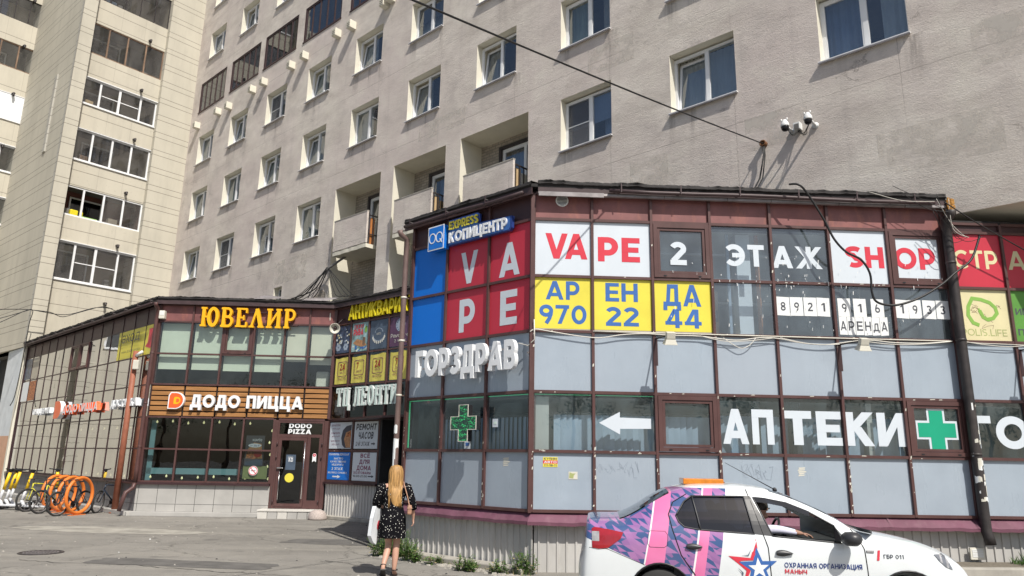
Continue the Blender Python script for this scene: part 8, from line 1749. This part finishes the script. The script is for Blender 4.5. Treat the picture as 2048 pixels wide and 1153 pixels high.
# kerb and grass strip right of the car
M('grass', (.06, .13, .025), .8, .4, 20); M('weed', (.075, .14, .03), .7, .5, 14); M('dry_grass', (.30, .25, .12), .9, .3, 20); M('soil', (.16, .14, .11), .95, .3, 20, bmp=.5)
a = F.at(5.0, -.72, 0); q = MB(); q.bbox(5.6, 14, -.92, -.74, 0, .26, 'concrete', .02); q.box(5.6, 14, -.74, .03, 0, .24, 'soil'); o = q.build('planting_kerb', None, F.M); structure(o)
q = MB(); q.box(1.2, 5.6, -.52, -.30, 0, .10, 'concrete'); q.box(1.2, 5.6, -.30, .03, 0, .06, 'soil'); o = q.build('pavement_strip', None, F.M); structure(o)
q = MB(); r_ = random.Random(17)
for k in range(2600):
    u = r_.uniform(8.0, 11.5); d = r_.uniform(-.72, -.10); h = r_.uniform(.08, .26) * (1 if u > 8.2 else .6); an = r_.uniform(0, 6.28); dx, dy = .008 * math.cos(an), .008 * math.sin(an); lx, ly = r_.uniform(-.08, .08), r_.uniform(-.08, .08)
    q.add([(u - dx, d - dy, .23), (u + dx, d + dy, .23), (u + lx * .5 + dx * .6, d + ly * .5 + dy * .6, .23 + h * .6), (u + lx, d + ly, .23 + h)], [(0, 1, 2), (0, 2, 3)], 'grass')
o = q.build('grass_strip', None, F.M); tag(o, 'tuft of green grass above the concrete kerb at right', 'grass', kind='stuff')
p_ = F.at(*(lambda z: (z[0], -.03, z[1]))(F.px(1955, 1108, -.03))); t = thing('vent_panel', 'pale louvred panel at the foot of the black downpipe', 'panel', p_); u0, z0, u1, z1 = rc(F, (1942, 1120), (1968, 1096), -.03)
q = MB(); q.bbox(u0, u1, -.04, -.01, z0, z1, 'white_old', .006); q.build('frame', t, F.M); q = MB()
for k in range(5): q.box(u0 + .03, u1 - .03, -.046, -.04, z0 + .04 + k * (z1 - z0 - .06) / 5, z0 + .06 + k * (z1 - z0 - .06) / 5, 'white_plastic')
q.build('louvre', t, F.M)
# weeds along the flank base
def weed(p, size, label, seed, sparse=False):
    r_ = random.Random(seed); q = MB(); n = 9 if sparse else int(26 * size / .3)
    for k in range(n):
        an = r_.uniform(0, 6.283); sp = size * r_.uniform(.1, .95); h = size * r_.uniform(.45, 1.1); b_ = Vector((r_.uniform(-.3, .3) * size, r_.uniform(-.2, .2) * size, 0)); tip = b_ + Vector((sp * .6 * math.cos(an), sp * .6 * math.sin(an), h)); pts = smooth([b_, (b_ + tip) / 2 + Vector((0, 0, h * .12)), tip], 4); q.tube([p + x for x in pts], .004, 'weed', 4)
        for j in range(14):
            f_ = r_.uniform(.2, 1); c = b_.lerp(tip, f_) + Vector((r_.gauss(0, .025), r_.gauss(0, .025), r_.gauss(0, .02))); l = r_.uniform(.025, .06) * (1.2 - .5 * f_) * (1 if not sparse else 1.1); a2 = r_.uniform(0, 6.283); d1 = Vector((math.cos(a2), math.sin(a2), r_.uniform(-.3, .6))).normalized(); d2 = d1.cross(Vector((r_.uniform(-.3, .3), r_.uniform(-.3, .3), 1))).normalized() * l * .38
            q.add([p + c, p + c + d1 * l * .5 + d2, p + c + d1 * l, p + c + d1 * l * .5 - d2], [(0, 1, 2, 3)], 'weed' if r_.random() < .85 else 'dry_grass')
    o = q.build('weed_plant'); tag(o, label, 'plant', 'weeds at the foot of the pavilion'); return o
for k, (x, y, s_, lab, sp) in enumerate(((757, 1113, .34, 'leafy weed clump left of the walking woman', False), (773, 1112, .30, 'weed clump directly behind the legs of the woman', False), (800, 1116, .46, 'largest leafy weed clump right of the walking woman', False), (818, 1122, .36, 'leafy weed clump at the right end of the big patch', False), (835, 1126, .22, 'small weed just past the big weed patch', False), (861, 1130, .14, 'tiny weed alone by the kerb', True), (925, 1142, .26, 'first of the paired weeds under the pharmacy flank', False), (942, 1144, .20, 'second of the paired weeds under the pharmacy flank', False), (985, 1147, .2, 'slim weed midway along the pharmacy flank', True), (1005, 1149, .22, 'weed left of the tall one by the pavilion corner', True), (1042, 1149, .34, 'tallest weed just beside the pavilion corner', False), (1066, 1150, .3, 'thin stalky weed on the pavilion corner itself', True))):
    weed(gp(x, y), s_, lab, 100 + k, sp)
for k, (u, d, s_, lab) in enumerate(((-2.95, -.36, .16, 'sprig between the big weed patch and the kerb end'), (-1.75, -.4, .12, 'low sprig left of the paired weeds'), (-.95, -.38, .13, 'low sprig right of the paired weeds'))): weed(P.at(u, d, 0), s_, lab, 150 + k, k % 2 == 0)
q = MB(); r_ = random.Random(23)
for k in range(420):
    u, d = r_.uniform(-3.4, .3), -.30 - abs(r_.gauss(0, .10)); b_ = P.at(u, d, .0); a = r_.uniform(0, 6.283); l = r_.uniform(.03, .12); tp = b_ + Vector((l * .6 * math.cos(a), l * .6 * math.sin(a), l * r_.uniform(.2, 1))); s2 = Vector((-math.sin(a), math.cos(a), 0)) * .004; q.add([b_ - s2, b_ + s2, tp], [(0, 1, 2)], r_.choice(['weed', 'dry_grass', 'dry_grass']))
tag(q.build('dry_grass'), 'sparse dry grass and sprouts in the cracks along the kerb', 'grass', kind='stuff')
# broken asphalt crumbs at the kerb
q = MB(); r_ = random.Random(6)
for k in range(320):
    u = r_.uniform(-3.4, .6); d = -.42 - abs(r_.gauss(0, .12)); s_ = r_.uniform(.015, .06); c = P.at(u, d, 0); vs = [c + Vector((s_ * r_.uniform(.6, 1) * math.cos(t_), s_ * r_.uniform(.6, 1) * math.sin(t_), 0)) for t_ in (0, 1.2, 2.4, 3.6, 5)]; top = [v.lerp(c, .35) + Vector((0, 0, s_ * .5)) for v in vs]
    q.add(vs + top, [(5, 6, 7, 8, 9)] + [(i, (i + 1) % 5, (i + 1) % 5 + 5, i + 5) for i in range(5)], 'concrete')
o = q.build('rubble'); tag(o, 'crumbs of broken concrete along the kerb of the pharmacy flank', 'rubble', kind='stuff')

# trees across the street, behind the viewer: one mass, seen only in the panes and the paint
q = MB(); r_ = random.Random(61)
for k in range(16):
    x = -48 + k * 6.2 + r_.uniform(-1.5, 1.5); y = -26 + r_.uniform(-4, 3); H = r_.uniform(7, 11); cr = r_.uniform(2.4, 3.4); q.tube([(x, y, 0), (x + .2, y, H * .5), (x + .1, y + .2, H * .85)], [.22, .15, .05], 'old_wood', 8)
    for c in range(9):
        cc = Vector((x + r_.gauss(0, cr * .5), y + r_.gauss(0, cr * .4), H * r_.uniform(.45, .95)))
        for j in range(150):
            p_ = cc + Vector((r_.gauss(0, .55), r_.gauss(0, .55), r_.gauss(0, .45))); a = Vector((r_.gauss(0, 1), r_.gauss(0, 1), r_.gauss(0, 1))).normalized(); b_ = a.orthogonal().normalized(); s_ = r_.uniform(.06, .14); q.add([p_, p_ + a * s_ + b_ * s_ * .4, p_ + a * s_ * 2, p_ + a * s_ - b_ * s_ * .4], [(0, 1, 2, 3)], 'weed')
tag(q.build('distant_trees'), 'line of street trees standing across the road, mirrored in the glass', 'trees', kind='stuff')
